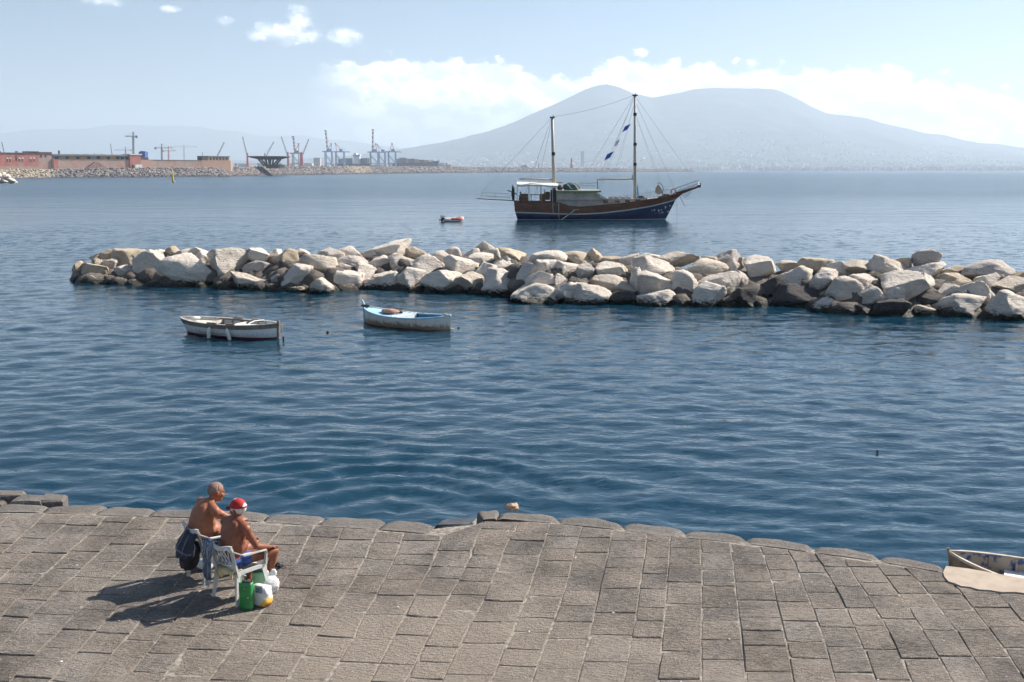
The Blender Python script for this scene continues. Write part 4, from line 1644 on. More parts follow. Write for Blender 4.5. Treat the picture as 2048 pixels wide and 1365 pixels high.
    prism([(1111, 384.6), (1111, 381.6), (1200, 381.6), (1200, 384.6)], -1.9, 1.9).build('roof_edge', green, dh)
    prism([(1113, 381.5), (1113, 380.4), (1198, 380.4), (1198, 381.5)], -1.8, 1.8).build('roof', canvas, dh)
    prism([(1189.5, 385.4), (1192.5, 384.8), (1213, 398), (1205, 398.4)], -1.78, 1.78).build('windscreen', M_WHITE, dh)
    prism([(1150.6, 398), (1150.6, 386), (1151.4, 386), (1151.4, 398)], -1.83, -1.7).build('seam', steel, dh)
    prism([(1113, 400.2), (1113, 399.4), (1206, 399.4), (1206, 400.2)], -1.86, -1.6).build('rail_line', M_BROWN, dh)
    tk = prism([(1206, 414), (1206, 397.2), (1288, 397.2), (1291, 406), (1291, 414)], -1.55, 1.55, 0.06).build('trunk_cabin', house, root)
    for px, py in ((1209, 403), (1232, 402.8), (1252, 402), (1273, 401)):
        q = G(px, py)
        w = MB().box((q.x, -1.57, q.z), (0.50, 0.06, 0.22)).build('window', glass, tk)
        MB().box((q.x, -1.56, q.z), (0.62, 0.05, 0.32)).build('frame', teak, w)
    for px in (1219, 1231, 1243, 1255):
        q = G(px, 395.6)
        MB().box((q.x, -0.5, q.z), (0.62, 1.5, 0.16), M=Matrix.Rotation(.22, 3, 'Y')).build('sun_cushion', cushion, tk)
    prism([(1274, 397), (1276, 392), (1284, 391.5), (1289, 397)], -0.9, 0.5).build('hatch_cover', dgreen, tk)
    prism([(1296, 402), (1296, 397.5), (1316, 395.5), (1316, 402)], -0.8, 0.8).build('fore_hatch', canvas, root)
    for px in (1194, 1240, 1256):
        q = G(px, 408.5)
        lumpy((q.x, -2.1, q.z), (0.6, 0.12, 0.12), px * .1, .2).build('rolled_mat', cushion, root, True)
    # covered tender and drum on the roof
    q = G(1143, 374.5)
    lumpy((q.x, -0.2, q.z), (1.05, 0.9, 0.50), 3.0, 0.28, 20, 12).build('covered_tender', dgreen, root, True)
    for k, (px, py) in enumerate(((1150, 369), (1137, 369.5), (1156, 376))):
        q = G(px, py)
        MB().tube([(q.x - .2, -.95, q.z + .05), (q.x + .1, -1.08, q.z - .25), (q.x + .35, -1.05, q.z - .55)], 0.05, 6).build('white_strap', M_WHITE, root)
    q = G(1119.5, 376)
    MB().tube([(q.x, -0.9, q.z), (q.x, 0.3, q.z)], 0.34, 14).build('rope_drum', wood_d, root, True)
    q = G(1118, 365.5)
    MB().box((q.x, -.4, q.z), (.8, .5, .12)).build('life_raft', mat('orange_box', (.5, .26, .05), None, 3., .6), root)
    # roof rail
    for y in (-1.6, 1.6):
        mb = MB()
        for py in (366.5, 371.5):
            mb.tube([G(1160, py, y), G(1192, py, y)], 0.022, 5)
        for px in (1160, 1171, 1182, 1192):
            mb.tube([G(px, 366.5, y), G(px, 381, y)], 0.022, 5)
        mb.build('roof_rail', steel, root)

    # ---- masts, booms
    def mast(px0, py0, px1, py1, r0, r1, name='mast'):
        a, c = G(px0, py0), G(px1, py1)
        return MB().tube([a, a.lerp(c, .5), c], [r0, (r0 + r1) / 2, r1], 12).build(name, mastm, root, True)

    mz = mast(1108.5, 402, 1104.5, 236, 0.24, 0.17)
    mn = mast(1269.5, 400, 1270.0, 192, 0.21, 0.14)
    for mo, (px, py) in ((mz, (1104.5, 235)), (mn, (1270, 191))):
        q = G(px, py)
        MB().box((q.x, 0, q.z), (0.62, 0.5, 0.14)).build('mast_head', iron, mo)
        MB().tube([(q.x + .1, 0, q.z), (q.x + .1, 0, q.z + .3)], 0.04, 5).build('mast_light', iron, mo)
    for px, py in ((1270, 229), (1270.2, 289), (1270, 329)):
        q = G(px, py)
        MB().tube([(q.x, 0, q.z - .18), (q.x, 0, q.z + .18)], 0.22, 10).build('mast_band', iron, mn)
    q = G(1106.7, 308)
    MB().tube([(q.x, 0, q.z - .2), (q.x, 0, q.z + .2)], 0.24, 10).build('mast_band', iron, mz)
    q = G(1108, 392)
    MB().box((q.x - .1, 0, q.z), (0.7, 0.7, 1.5)).build('mast_case', wood_d, mz)
    MB().tube([G(1038.5, 358.5), G(1104, 360)], 0.11, 8).build('mizzen_boom', mastm, root, True)
    MB().tube([G(1194, 360), G(1268, 358)], 0.11, 8).build('main_boom', mastm, root, True)
    MB().tube([G(1194.5, 358), G(1195, 366), G(1196, 380)], 0.05, 6).build('boom_tackle', iron, root)
    MB().tube([G(1275, 372), G(1276, 390)], [0.06, 0.12], 6).build('furled_flag', mat('cyan_cloth', (.10, .34, .55), None, 3., .8), root)
    MB().tube([G(1265, 350), G(1265.5, 360)], 0.05, 5).build('boom_fitting', iron, mn)

    # ---- rigging
    def line(a, c, r=0.016, sag=0.0, name='stay'):
        a, c = Vector(a), Vector(c)
        pts = [a.lerp(c, t) - Vector((0, 0, sag * 4 * t * (1 - t))) for t in (0, .25, .5, .75, 1)]
        return MB().tube(pts, r, 4).build(name, wire, root)

    line(G(1103, 236), G(963, 386), .014)
    for y in (-2.2, 2.2):
        line(G(1103, 237), G(1046, 402, y), .011, name='shroud')
        line(G(1104, 240), G(1068, 403, y), .011, name='shroud')
        line(G(1268, 194), G(1188, 409, y), .011, name='shroud')
        line(G(1268, 210), G(1215, 408, y), .010, name='shroud')
        line(G(1271, 230), G(1330, 392, y * .5), .010, name='shroud')
    line(G(1106, 234), G(1268, 191), .014, 0.35)
    line(G(1268, 192), G(1150, 384), .014)
    line(G(1271, 194), G(1398, 374), .014)
    line(G(1271, 205), G(1352, 384), .016)
    line(G(1266, 200), G(1200, 350), .012, .3, 'flag_halyard')
    fl_b = mat('blue_flag', (0.05, 0.14, 0.46), None, 2., .8)
    for (px, py, dx, dy, m_) in ((1253, 257, 9, 9, fl_b), (1234, 287, 6, 8, canvas), (1218, 313, 10, 10, fl_b)):
        a, t = G(px + dx, py - dy), G(px - dx, py + dy * .9)
        mid1, mid2 = G(px - dx * .3, py - dy * .45), G(px + dx * .1, py + dy * .35)
        wv = Vector((0, .18, 0))
        MB().add([a, mid1 + wv, t, mid2 - wv, a + Vector((0, .03, 0)), mid1 + wv + Vector((0, .03, 0)), t + Vector((0, .03, 0)), mid2 - wv + Vector((0, .03, 0))],
                 [(0, 1, 3), (1, 2, 3), (4, 7, 5), (5, 7, 6), (0, 4, 5, 1), (1, 5, 6, 2), (2, 6, 7, 3), (3, 7, 4, 0)]).build('pennant', m_, root)

    # ---- awning over the after deck
    rows = []
    for i in range(9):
        t = i / 8
        px = 1033.5 + (1115 - 1033.5) * t
        row = []
        for k in range(7):
            f = k / 6 * 2 - 1
            q = G(px, 363.5 + 2.5 * t)
            row.append(Vector((q.x, f * 2.1, q.z - 0.30 * abs(f) ** 2 - 0.05 * math.sin(t * 9) * abs(f))))
        row = [row[0] - Vector((0, 0.02, 0.22 + .06 * math.sin(i * 2.1)))] + row + [row[-1] + Vector((0, .02, -.22))]
        rows.append(row)
    aw = MB().grid(rows).build('awning', canvas, root)
    for px in (1034.5, 1058, 1082, 1104):
        for y in (-2.0, 2.0):
            MB().tube([G(px, 370, y), G(px, 404, y)], 0.035, 6).build('awning_post', steel, root)
    # ---- after deck furniture
    q = G(1071, 394)
    tb = MB().box((q.x, -.3, q.z + .28), (1.4, 1.0, .08)).build('table', teak, root)
    for dx in (-.55, .55):
        MB().box((q.x + dx, -.3, q.z - .1), (.08, .8, .75)).build('leg', teak, tb)
    for px, w_ in ((1048, 1.0), (1085, .6)):
        q = G(px, 396)
        bn_ = MB().box((q.x, -1.2, q.z - .1), (w_, .6, .5)).build('bench', wood, root)
        MB().box((q.x, -.9, q.z + .28), (w_, .08, .5)).build('backrest', wood, bn_)
    q = G(1095, 392)
    hc = MB().box((q.x, 0, q.z), (.6, .9, 1.0)).build('helm_console', wood, root)
    MB().tube([(q.x - .35, 0, q.z + .45), (q.x - .42, 0, q.z + .45)], 0.36, 14).build('wheel', wood_d, hc)
    # ---- stern gangway hung out aft, with rails
    MB().bar(G(953, 397.5, 0), G(1030, 402, 0), 0.7, 0.10).build('gangway', M_BROWN, root)
    for y in (-.33, .33):
        mb = MB()
        mb.tube([G(963, 398, y), G(963.5, 388, y), G(967, 385.5, y), G(1014, 387.5, y), G(1019, 391, y), G(1020, 401, y)], 0.028, 5)
        mb.tube([G(963, 392, y), G(1020, 395, y)], 0.02, 5)
        mb.tube([G(990, 386.5, y), G(990, 399, y)], 0.022, 5)
        mb.build('gangway_rail', steel, root)
    MB().tube([G(1027, 403), G(1026, 390), G(1026.3, 378), G(1025, 371)], [0.13, 0.22, 0.17, 0.05], 8).build('furled_ensign', mat('dark_flag', (.02, .035, .03), (.05, .06, .06), 2., .8), root, True)
    MB().bar(G(1015, 381), G(1034, 389), 0.14, 0.14).build('ensign_staff', M_BROWN, root)
    # ---- boarding ladder and hanging fender lines on the near side
    ld = MB().bar(G(1121, 437, -3.0), G(1146, 419.5, -2.85), 0.55, 0.09).build('boarding_ladder', steel, root)
    MB().bar(G(1143, 418.5, -2.9), G(1155, 418, -2.9), 0.6, 0.06).build('platform', steel, ld)
    for px in (1115.5, 1104):
        MB().tube([G(px, 405, -2.75), G(px, 423 if px < 1110 else 433, -2.8), G(px + 2, 424 if px < 1110 else 437, -2.8)], 0.035, 5).build('hanging_line', steel, root)
    # ---- rails along the waist and the bow
    for y in (-1, 1):
        mb = MB()
        prev = None
        for px in range(1118, 1345, 14):
            q = G(px, 400)
            s = (q.x - x_st[4]) / (x_bw[4] - x_st[4])
            pz = float(np.interp(q.x, xa, zS))
            yy = y * half(s, 4) * 0.97
            a = Vector((q.x, yy, pz))
            c = a + Vector((0, 0, 0.75))
            mb.tube([a, c], 0.018, 4)
            if prev:
                mb.tube([prev, c], 0.018, 4)
                mb.tube([prev - Vector((0, 0, .36)), c - Vector((0, 0, .36))], 0.013, 4)
            prev = c
        mb.build('deck_rail', steel, root)
    # ---- bowsprit, pulpit, net
    bs = MB().tube([G(1346, 390.5), G(1372, 382), G(1399, 372.5)], [0.24, 0.20, 0.15], 8).build('bowsprit', wood_d, root, True)
    q = G(1399.5, 372)
    MB().tube([q + Vector((0, 0, -.25)), q + Vector((.05, 0, .3))], 0.12, 6).build('sprit_cap', iron, bs)
    mb = MB()
    for y in (-.45, .45):
        mb.tube([G(1346, 379, y), G(1397, 361, y), G(1398.5, 366, y), G(1399, 372, y * .3)], 0.026, 5)
        mb.tube([G(1350, 384, y), G(1398, 367, y)], 0.020, 5)
        for px in (1352, 1362, 1374, 1386):
            t = (px - 1346) / 51
            mb.tube([G(px, 379 - 18 * t, y), G(px - 2, 389 - 14 * t, y * .5)], 0.018, 4)
    mb.build('pulpit', steel, bs)
    mb = MB()
    for k in range(9):
        t = k / 8
        mb.tube([G(1362 + 24 * t, 384 - 8.5 * t, .3), G(1365 + 14 * t, 393 + 7 * (1 - abs(2 * t - 1)) - 4 * t, 0), G(1362 + 24 * t, 384 - 8.5 * t, -.3)], 0.010, 3)
    for k in range(4):
        t = k / 3
        mb.tube([G(1362 + 3 * t, 386 + 6 * t, 0), G(1370 + 1 * t, 388 + 10 * t, 0), G(1385 - 6 * t, 377 + 14 * t, 0)], 0.010, 3)
    mb.build('bow_net', M_ROPE, bs)
    MB().tube([G(1359, 392), G(1370, 413)], 0.035, 5).build('dolphin_striker', iron, bs)
    line(G(1354, 396), G(1354, 441), .022, 0, 'anchor_chain')
    # ---- lifebuoy, furled canvas in its hoop
    q = G(1344, 383.5, -1.1)
    pts = [(q.x + .30 * math.cos(a * math.pi / 6), q.y, q.z + .34 * math.sin(a * math.pi / 6)) for a in range(13)]
    lb = MB().tube(pts, 0.085, 6, False).build('lifebuoy', mat('orange_red', (.50, .10, .05), None, 3., .5), root, True)
    for a in (1, 4, 7, 10):
        MB().tube([pts[a], pts[a + 1]], 0.095, 6).build('white_band', M_WHITE, lb)
    rows = []
    tan = mat('tan_canvas', (.42, .32, .20), (.50, .40, .27), 3., .8)
    sp = [G(1316, 369, 0), G(1311, 378, 0), G(1310.5, 386, 0), G(1317, 390, 0), G(1326, 385, 0), G(1322, 377, 0)]
    n = len(sp)
    MB().add([p + Vector((0, -.12, 0)) for p in sp] + [p + Vector((0, .12, 0)) for p in sp], [tuple(range(n)), tuple(n + k for k in reversed(range(n)))] + [(k, (k + 1) % n, n + (k + 1) % n, n + k) for k in range(n)]).build('canvas_screen', tan, root)
    hoop = [G(1314, 367, .1), G(1320, 366.5, .1), G(1325, 371, .1), G(1327, 380, .1), G(1325, 390, .1), G(1322, 396, .1)]
    MB().tube(hoop, 0.05, 6).build('iron_hoop', iron, root, True)
    q = G(1332, 391.5)
    MB().box((q.x, 0, q.z), (.7, .7, .4)).build('windlass', wood_d, root)

    # ---- someone sitting at the stern
    q = G(1039.5, 400, -.6)
    deck_z = zof(403.5) - .28
    body = MB()
    bx_, bz = wl.x + q.x, deck_z
    yq = Y0 - .9
    body.ellipsoid((bx_, yq, bz + .60), (.17, .20, .16)).ellipsoid((bx_ + .03, yq, bz + .90), (.16, .21, .28))
    body.capsule((bx_ + .05, yq, bz + 1.1), (bx_ + .08, yq, bz + 1.25), .06, .05)
    body.ellipsoid((bx_ + .10, yq, bz + 1.36), (.10, .08, .13))
    for s_ in (-1, 1):
        body.capsule((bx_ + .03, yq + s_ * .2, bz + 1.05), (bx_ + .16, yq + s_ * .24, bz + .80), .055, .045)
        body.capsule((bx_ + .16, yq + s_ * .24, bz + .80), (bx_ + .42, yq + s_ * .16, bz + .80), .045, .035)
        body.capsule((bx_ + .02, yq + s_ * .1, bz + .58), (bx_ + .46, yq + s_ * .12, bz + .58), .085, .065)
        body.capsule((bx_ + .46, yq + s_ * .12, bz + .58), (bx_ + .48, yq + s_ * .12, bz + .10), .06, .045)
        body.capsule((bx_ + .46, yq + s_ * .12, bz + .06), (bx_ + .62, yq + s_ * .12, bz + .05), .045, .035)
    o = body.build('person', mat('grey_clothes', (.22, .23, .27), (.30, .31, .35), 3., .9), None, True)
    tag(o, 'dark-haired person in grey sitting under the stern awning of the schooner', 'person')
    rm = o.modifiers.new('remesh', 'REMESH')
    rm.mode = 'VOXEL'
    rm.voxel_size = 0.03
    hair = MB().ellipsoid((bx_ + .08, yq, bz + 1.41), (.115, .10, .10))
    hair.build('hair', M_DARK, o, True)


build_schooner()
# ------------------------------------------------------------------ the long harbour mole and the port behind it
MOLE = [(-260, 750, 340.0), (-100, 800, 340.0), (0, 830, 340.0), (130, 868, 340.0), (250, 905, 337.8), (460, 1010, 336.3), (520, 1085, 335.5), (610, 1270, 334.6), (700, 1500, 334.2), (820, 1850, 334.6), (960, 2350, 336.4), (1200, 3050, 338.2), (1395, 3700, 339.4)]
MG = []
for (px, Y, cpy) in MOLE:
    w = on_y(px, 352, Y)
    MG.append((Vector((w.x, Y, 0)), on_y(px, cpy, Y + 16).z))
red_wall = mat('red_plaster', (0.40, 0.13, 0.105), (0.47, 0.20, 0.16), 0.25, 0.9, dirt=(0.36, 0.28, 0.23), dscale=0.10)
tan_wall = mat('patched_wall', (0.36, 0.265, 0.22), (0.44, 0.32, 0.265), 0.2, 0.9, dirt=(0.42, 0.19, 0.145), dscale=0.07)
pink_wall = mat('salmon_wall', (0.50, 0.29, 0.21), (0.42, 0.30, 0.23), 0.2, 0.9)
orange_wall = mat('orange_wall', (0.50, 0.26, 0.12), None, 0.3, 0.9)
grey_roof = mat('grey_roof', (0.20, 0.20, 0.20), (0.28, 0.27, 0.26), 0.3, 0.9)
dark_roof = mat('dark_roof', (0.13, 0.075, 0.075), None, 0.3, 0.9)
dark_open = mat('dark_opening', (0.045, 0.045, 0.05), None, 0.3, 0.8)
ochre_wall = mat('ochre_wall', (0.32, 0.25, 0.13), (0.38, 0.31, 0.18), 0.3, 0.9)
white_wall = mat('white_wall', (0.66, 0.65, 0.63), None, 0.3, 0.8)
far_grey = mat('crane_grey', (0.22, 0.23, 0.25), None, 0.3, 0.7)
far_red = mat('crane_red', (0.46, 0.10, 0.11), None, 0.3, 0.7)
far_pink = mat('crane_pale_red', (0.50, 0.22, 0.20), None, 0.3, 0.7)
far_blue = mat('crane_blue', (0.16, 0.28, 0.44), None, 0.3, 0.7)
far_white = mat('crane_white', (0.70, 0.70, 0.70), None, 0.3, 0.7)
dark_conc = mat('dark_concrete', (0.075, 0.075, 0.075), None, 0.2, 0.9)


def build_mole():
    rng = random.Random(31)
    root = empty('harbour_mole', MG[4][0], 0, 'long harbour mole armoured with grey rubble across the bay', 'mole')
    org = root.location.copy()
    mb = MB()
    rows = []
    for i, (w, cz) in enumerate(MG):
        a = MG[max(0, i - 1)][0]
        c = MG[min(len(MG) - 1, i + 1)][0]
        t = (c - a).normalized()
        n = Vector((-t.y, t.x, 0))
        if n.y < 0:
            n = -n
        rows.append([w + Vector((0, 0, -3)) - n * 2, w + n * 2, w + n * 13 + Vector((0, 0, cz - .8)), w + n * 60 + Vector((0, 0, cz - .8)), w + n * 62 + Vector((0, 0, -3))])
    mb.grid([[p - org for p in r] for r in rows])
    mb.build('core', mat('mole_core', (0.20, 0.18, 0.165), (0.30, 0.27, 0.25), 0.2, 0.95), root)
    # rubble: thousands of blocks too small to tell apart singly
    bm = bmesh.new()
    bmesh.ops.create_icosphere(bm, subdivisions=1, radius=1.0)
    iv = [v.co.copy() for v in bm.verts]
    jf = [tuple(v.index for v in f.verts) for f in bm.faces]
    bm.free()
    heaps = {k: MB() for k in ('beige', 'grey', 'dark')}
    L = 0.0
    for i in range(len(MG) - 1):
        (a, za), (c, zc) = MG[i], MG[i + 1]
        seg = (c - a).length
        t = (c - a) / seg
        n = Vector((-t.y, t.x, 0))
        if n.y < 0:
            n = -n
        far = (a.y + c.y) / 2
        size = 1.55 if far < 1300 else (2.1 if far < 2000 else 3.2)
        step = size * 1.25
        nrow = 7 if far < 1300 else (6 if far < 2000 else 4)
        d = 0.0
        while d < seg:
            f = d / seg
            cz = za + (zc - za) * f
            p = a.lerp(c, f)
            px = p.x / p.y * FPX + 1024
            for k in range(nrow):
                u = (k + rng.uniform(-.3, .3)) / (nrow - 1)
                pos = p + n * (1 + 12.5 * u) + Vector((0, 0, -0.3 + cz * u)) + t * rng.uniform(-1, 1) * size * .5
                r = size * rng.uniform(0.65, 1.25)
                M = Matrix.Rotation(rng.random() * 6.3, 3, 'Z') @ Matrix.Rotation(rng.uniform(-.7, .7), 3, 'X') @ Matrix.Diagonal((r * 1.3, r, r * .72))
                beige = px < 120 + rng.uniform(-14, 14) or (abs(px - 735) < 22 and u > .2 and rng.random() < .8) or px > 1385
                key = 'beige' if beige else ('dark' if u < .16 or rng.random() < .22 else 'grey')
                heaps[key].add([M @ (v * rng.uniform(.8, 1.15)) + pos - org for v in iv], jf)
            d += step
    cols = {'beige': ((0.34, 0.28, 0.21), (0.44, 0.37, 0.28)), 'grey': ((0.20, 0.175, 0.165), (0.30, 0.265, 0.245)), 'dark': ((0.085, 0.08, 0.085), (0.15, 0.14, 0.14))}
    for k, h in heaps.items():
        o = h.build('rubble', mat('rubble_' + k, cols[k][0], cols[k][1], 0.4, 0.95), root)
        tag(o, kind='stuff')


build_mole()
P0 = on_y(-120, 345, 832.0)
P1 = on_y(475, 345, 1030.0)
FD = Vector((P1.x - P0.x, P1.y - P0.y, 0)).normalized()
FB = Vector((-FD.y, FD.x, 0))
if FB.y < 0:
    FB = -FB


def fac(px, py, back=0.0):
    """photo pixel -> point on the (vertical) front line of the mole buildings"""
    d = ray(px, py)
    n = FB
    t = ((P0 + FB * back) - Vector((0, 0, 0))).dot(n) / d.dot(n)
    return Vector((d.x * t, d.y * t, CAM_H + d.z * t))


def slab(x0, x1, y0, y1, back, depth, mb=None):
    """box whose front covers photo x0..x1, y0(top)..y1(bottom)"""
    a, b = fac(x0, y1, back), fac(x1, y1, back)
    zt = (fac(x0, y0, back).z + fac(x1, y0, back).z) / 2
    zb = (a.z + b.z) / 2
    mb = mb or MB()
    c, d = b + FB * depth, a + FB * depth
    vs = [Vector((p.x, p.y, z)) for z in (zb, zt) for p in (a, b, c, d)]
    return mb.add(vs, [(3, 2, 1, 0), (4, 5, 6, 7), (0, 1, 5, 4), (1, 2, 6, 5), (2, 3, 7, 6), (3, 0, 4, 7)])


def facade_thing(name, label, cat, px):
    o = empty(name, fac(px, 340), 0, label, cat)
    return o


def part(root, name, mb, m, smooth=False, up=None):
    mb.v = [tuple(Vector(p) - root.location) for p in mb.v]
    return mb.build(name, m, up or root, smooth)


def build_mole_buildings():
    # red barrack with paired windows
    r = facade_thing('barrack', 'red plastered barrack with paired arched windows on the harbour mole', 'building', 30)
    part(r, 'wall', slab(-70, 78, 306.5, 341, 3, 22), red_wall)
    part(r, 'lower_wall', slab(-70, 79, 333, 341, 2.8, 1), tan_wall)
    part(r, 'parapet', slab(-71, 78.5, 305.3, 306.8, 2.5, 23), dark_roof)
    part(r, 'roof_room', slab(55, 78, 303, 305.4, 8, 12), dark_roof)
    for x in (13.5, 19.5, 38, 44, 60.5, 66.5):
        w = part(r, 'window', slab(x, x + 3.6, 315.5, 323, 2.85, 0.4), white_wall)
        part(r, 'pane', slab(x + .5, x + 3.1, 318, 323, 2.8, 0.3), dark_open, up=w)
    part(r, 'drainpipe', slab(33, 34, 311, 322, 2.7, .4), dark_open)
    for x in (-2, 32):
        part(r, 'chimney', slab(x, x + 4, 302.5, 305.5, 8, 2), grey_roof)
    # beige annex
    r = facade_thing('annex', 'beige annex with dark tiled roof next to the red barrack', 'building', 92)
    part(r, 'wall', slab(78, 105, 309, 341, 3.2, 18), tan_wall)
    part(r, 'roof', slab(74, 104, 304.5, 309, 2.8, 19), dark_roof)
    for x in (81, 90):
        part(r, 'window', slab(x, x + 3, 310.5, 315, 3.0, .4), dark_open)
    # long low building behind the wall
    r = facade_thing('long_building', 'long low building with orange bays and flat grey roof on the mole', 'building', 180)
    part(r, 'wall', slab(105, 262, 312, 341, 5, 16), mat('grey_bay', (0.30, 0.27, 0.25), None, .3, .9))
    part(r, 'roof', slab(104, 263, 309.2, 312.2, 3.2, 20), grey_roof)
    for x0, x1 in ((140, 152), (161, 172), (206, 213), (221, 231)):
        part(r, 'orange_bay', slab(x0, x1, 313, 320.5, 4.7, .4), orange_wall)
    for x in (111, 132, 153, 175, 214, 233, 242, 252):
        part(r, 'window', slab(x, x + 6, 314, 319.5, 4.6, .4), dark_open)
    part(r, 'doorway', slab(194, 201, 313, 321, 4.6, .4), dark_open)
    for x, h in ((119, 301.5), (146, 307.5), (172, 307.8), (190, 307.2), (205, 307.6), (226, 307.8)):
        part(r, 'roof_vent', slab(x, x + 1.6 if h < 305 else x + 9, h, 309.3, 9, 3), grey_roof if h < 305 else white_wall)
    # the outer wall and its stair
    r = facade_thing('sea_wall', 'long patched pink and grey wall along the top of the mole', 'wall', 260)
    part(r, 'wall', slab(105, 405, 320.2, 341, 2.4, 1.2), tan_wall)
    part(r, 'buttress', slab(108, 118, 320.4, 341, 1.9, .6), red_wall)
    part(r, 'coping', slab(105, 405, 319.6, 320.3, 2.1, 1.8), grey_roof)
    st = slab(190, 196, 324, 338, 0.5, 2)
    for k in range(6):
        slab(196 + 3 * k, 199 + 3 * k, 325 + 2 * k, 338, 0.5, 2, st)
        slab(187 - 3 * k, 190 - 3 * k, 326 + 2 * k, 338, 0.5, 2, st)
    part(r, 'stair', st, mat('brown_stair', (0.20, 0.125, 0.11), (0.34, 0.24, 0.22), .5, .9))
    # square block and van
    r = facade_thing('gatehouse', 'square salmon gatehouse block interrupting the long wall', 'building', 271)
    part(r, 'wall', slab(261, 283, 310.5, 341, 1.2, 16), red_wall)
    part(r, 'roof', slab(260, 284, 308.3, 310.6, .8, 17), white_wall)
    part(r, 'doorway', slab(265, 270.5, 330.5, 337.6, 1.0, .4), dark_open)
    part(r, 'side_roof', slab(282, 297, 315.5, 320.5, 2.2, 10), dark_roof)
    part(r, 'side_wall', slab(283, 304, 320.6, 341, 1.8, .5), pink_wall)
    v = facade_thing('parked_van', 'white van parked at the foot of the mole wall', 'van', 279)
    part(v, 'body', slab(271, 284.5, 329.6, 336.4, -3.0, 2.2), far_white)
    part(v, 'cab', slab(284.6, 288, 331.6, 336.4, -3.0, 2.2), far_white)
    part(v, 'windscreen', slab(285.2, 287.6, 332, 333.8, -3.05, .2), dark_open)
    for x in (274, 284):
        part(v, 'wheel', slab(x, x + 2, 335.5, 337.4, -3.1, .4), dark_open)
    # round-ended battery at the end of the wall
    r = facade_thing('battery', 'round-ended salmon battery with ochre upper storey at the end of the wall', 'building', 440)
    mb = MB()
    ring = [fac(404, 340, 2.2), fac(450, 340, 2.2)]
    c = fac(450, 340, 12)
    rad = 9.8
    for k in range(1, 9):
        a = k / 8 * math.pi / 2
        ring.append(c - FB * rad * math.cos(a) + FD * rad * 0.62 * math.sin(a))
    ring += [c + FD * rad * .62 + FB * 8, fac(404, 340, 20)]
    n = len(ring)
    z0, z1, z2 = 5.0, fac(440, 321.5, 2.2).z, fac(440, 313.5, 6).z
    mb.add([Vector((p.x, p.y, z)) for z in (z0, z1) for p in ring], [(k, (k + 1) % n, n + (k + 1) % n, n + k) for k in range(n)] + [tuple(n + k for k in range(n))])
    part(r, 'wall', mb, pink_wall)
    up = part(r, 'upper_storey', slab(416, 459, 313.5, 321.6, 4.5, 9), ochre_wall)
    for k in range(6):
        part(r, 'opening', slab(420 + 6.4 * k, 423.4 + 6.4 * k, 315.5, 320.5, 4.3, .4), dark_open, up=up)
    part(r, 'eaves', slab(415, 460, 312.6, 313.7, 4.0, 10), grey_roof, up=up)
    part(r, 'dark_block', slab(404, 416, 312.4, 321.6, 3.5, 9), dark_conc)
    part(r, 'mast', slab(405, 405.7, 305, 312.4, 6, .4), far_grey)
    # leaning spars behind the roofs
    for x0, y0, x1, y1, w in ((3.5, 284, 11, 305.5, .55), (221, 288, 225.5, 309, .5)):
        o = MB().bar(fac(x0, y0, 30) - fac(x1, y1 + 12, 30), Vector((0, 0, 0)), w, w).build('leaning_spar', far_grey)
        o.location = fac(x1, y1 + 12, 30)
        tag(o, 'bare dark spar leaning above the red barrack' if x0 < 100 else 'bare dark spar leaning above the long grey roof', 'spar')
    # white marker ball and small hut near the black pavilion
    b = fac(512.5, 335, -4)
    o = MB().ellipsoid((0, 0, 1.0), (.9, .9, .9)).tube([(0, 0, -1.2), (0, 0, 1)], .12, 6).build('marker_ball', far_white, None, True)
    o.location = (b.x, b.y, b.z)
    tag(o, 'small white ball marker on the mole by the black pavilion', 'marker')


build_mole_buildings()


def build_pavilion():
    Y = 1120.0
    c = on_y(537, 334, Y)
    root = empty('pavilion', c, 0, 'black table-shaped concrete pavilion on slanting legs on the mole', 'pavilion')
    g = lambda px, py, b=0.0: on_y(px, py, Y) + Vector((0, b, 0)) - c
    top = []
    for (x0, x1, py, hw) in ((493, 575, 312.6, 14.0), (492, 576, 314.2, 14.5), (514, 556, 319.6, 6.5)):
        a, b = g(x0, py), g(x1, py)
        ring = []
        for k in range(20):
            t = 2 * math.pi * k / 20
            ca, sa = math.cos(t), math.sin(t)
            ex = math.copysign(abs(ca) ** .6, ca)
            ring.append(Vector(((a.x + b.x) / 2 + (b.x - a.x) / 2 * ex, 10 + hw * math.copysign(abs(sa) ** .6, sa), a.z)))
        top.append(ring)
    MB().loft(top[::-1]).build('roof', dark_conc, root)
    for (x0, y0, x1, y1) in ((515, 319, 527, 329), (530.5, 319, 533, 331), (540, 319, 537.5, 331), (555, 319, 543, 329.5)):
        for b in (4, 16):
            MB().bar(g(x0, y0, b), g(x1, y1 + 3, b), 1.6, 1.6).build('leg', dark_conc, root)
    ring0 = [g(x, y, b) for x, y, b in ((533, 337, 0), (556, 337, 0), (560, 337, 18), (530, 337, 18))]
    ring1 = [g(x, y, b) for x, y, b in ((529, 329.5, 0), (561, 329.5, 0), (563, 329.5, 18), (528, 329.5, 18))]
    MB().loft([ring0, ring1]).build('base', dark_conc, root)


build_pavilion()


# ---- port ground hidden behind the mole, and the cranes on it
mbp = MB()
mbp.add([(-2600, 1500, -2), (-420, 1560, -2), (-290, 2100, -2), (-160, 3650, -2), (-2600, 3650, -2), (-2600, 1500, 3), (-420, 1560, 3), (-290, 2100, 3), (-160, 3650, 3), (-2600, 3650, 3)],
        [(5, 6, 7, 8, 9), (0, 1, 6, 5), (1, 2, 7, 6), (2, 3, 8, 7), (3, 4, 9, 8)])
tag(mbp.build('harbour_ground', plain_mat), 'flat port ground behind the mole', 'ground', kind='structure')


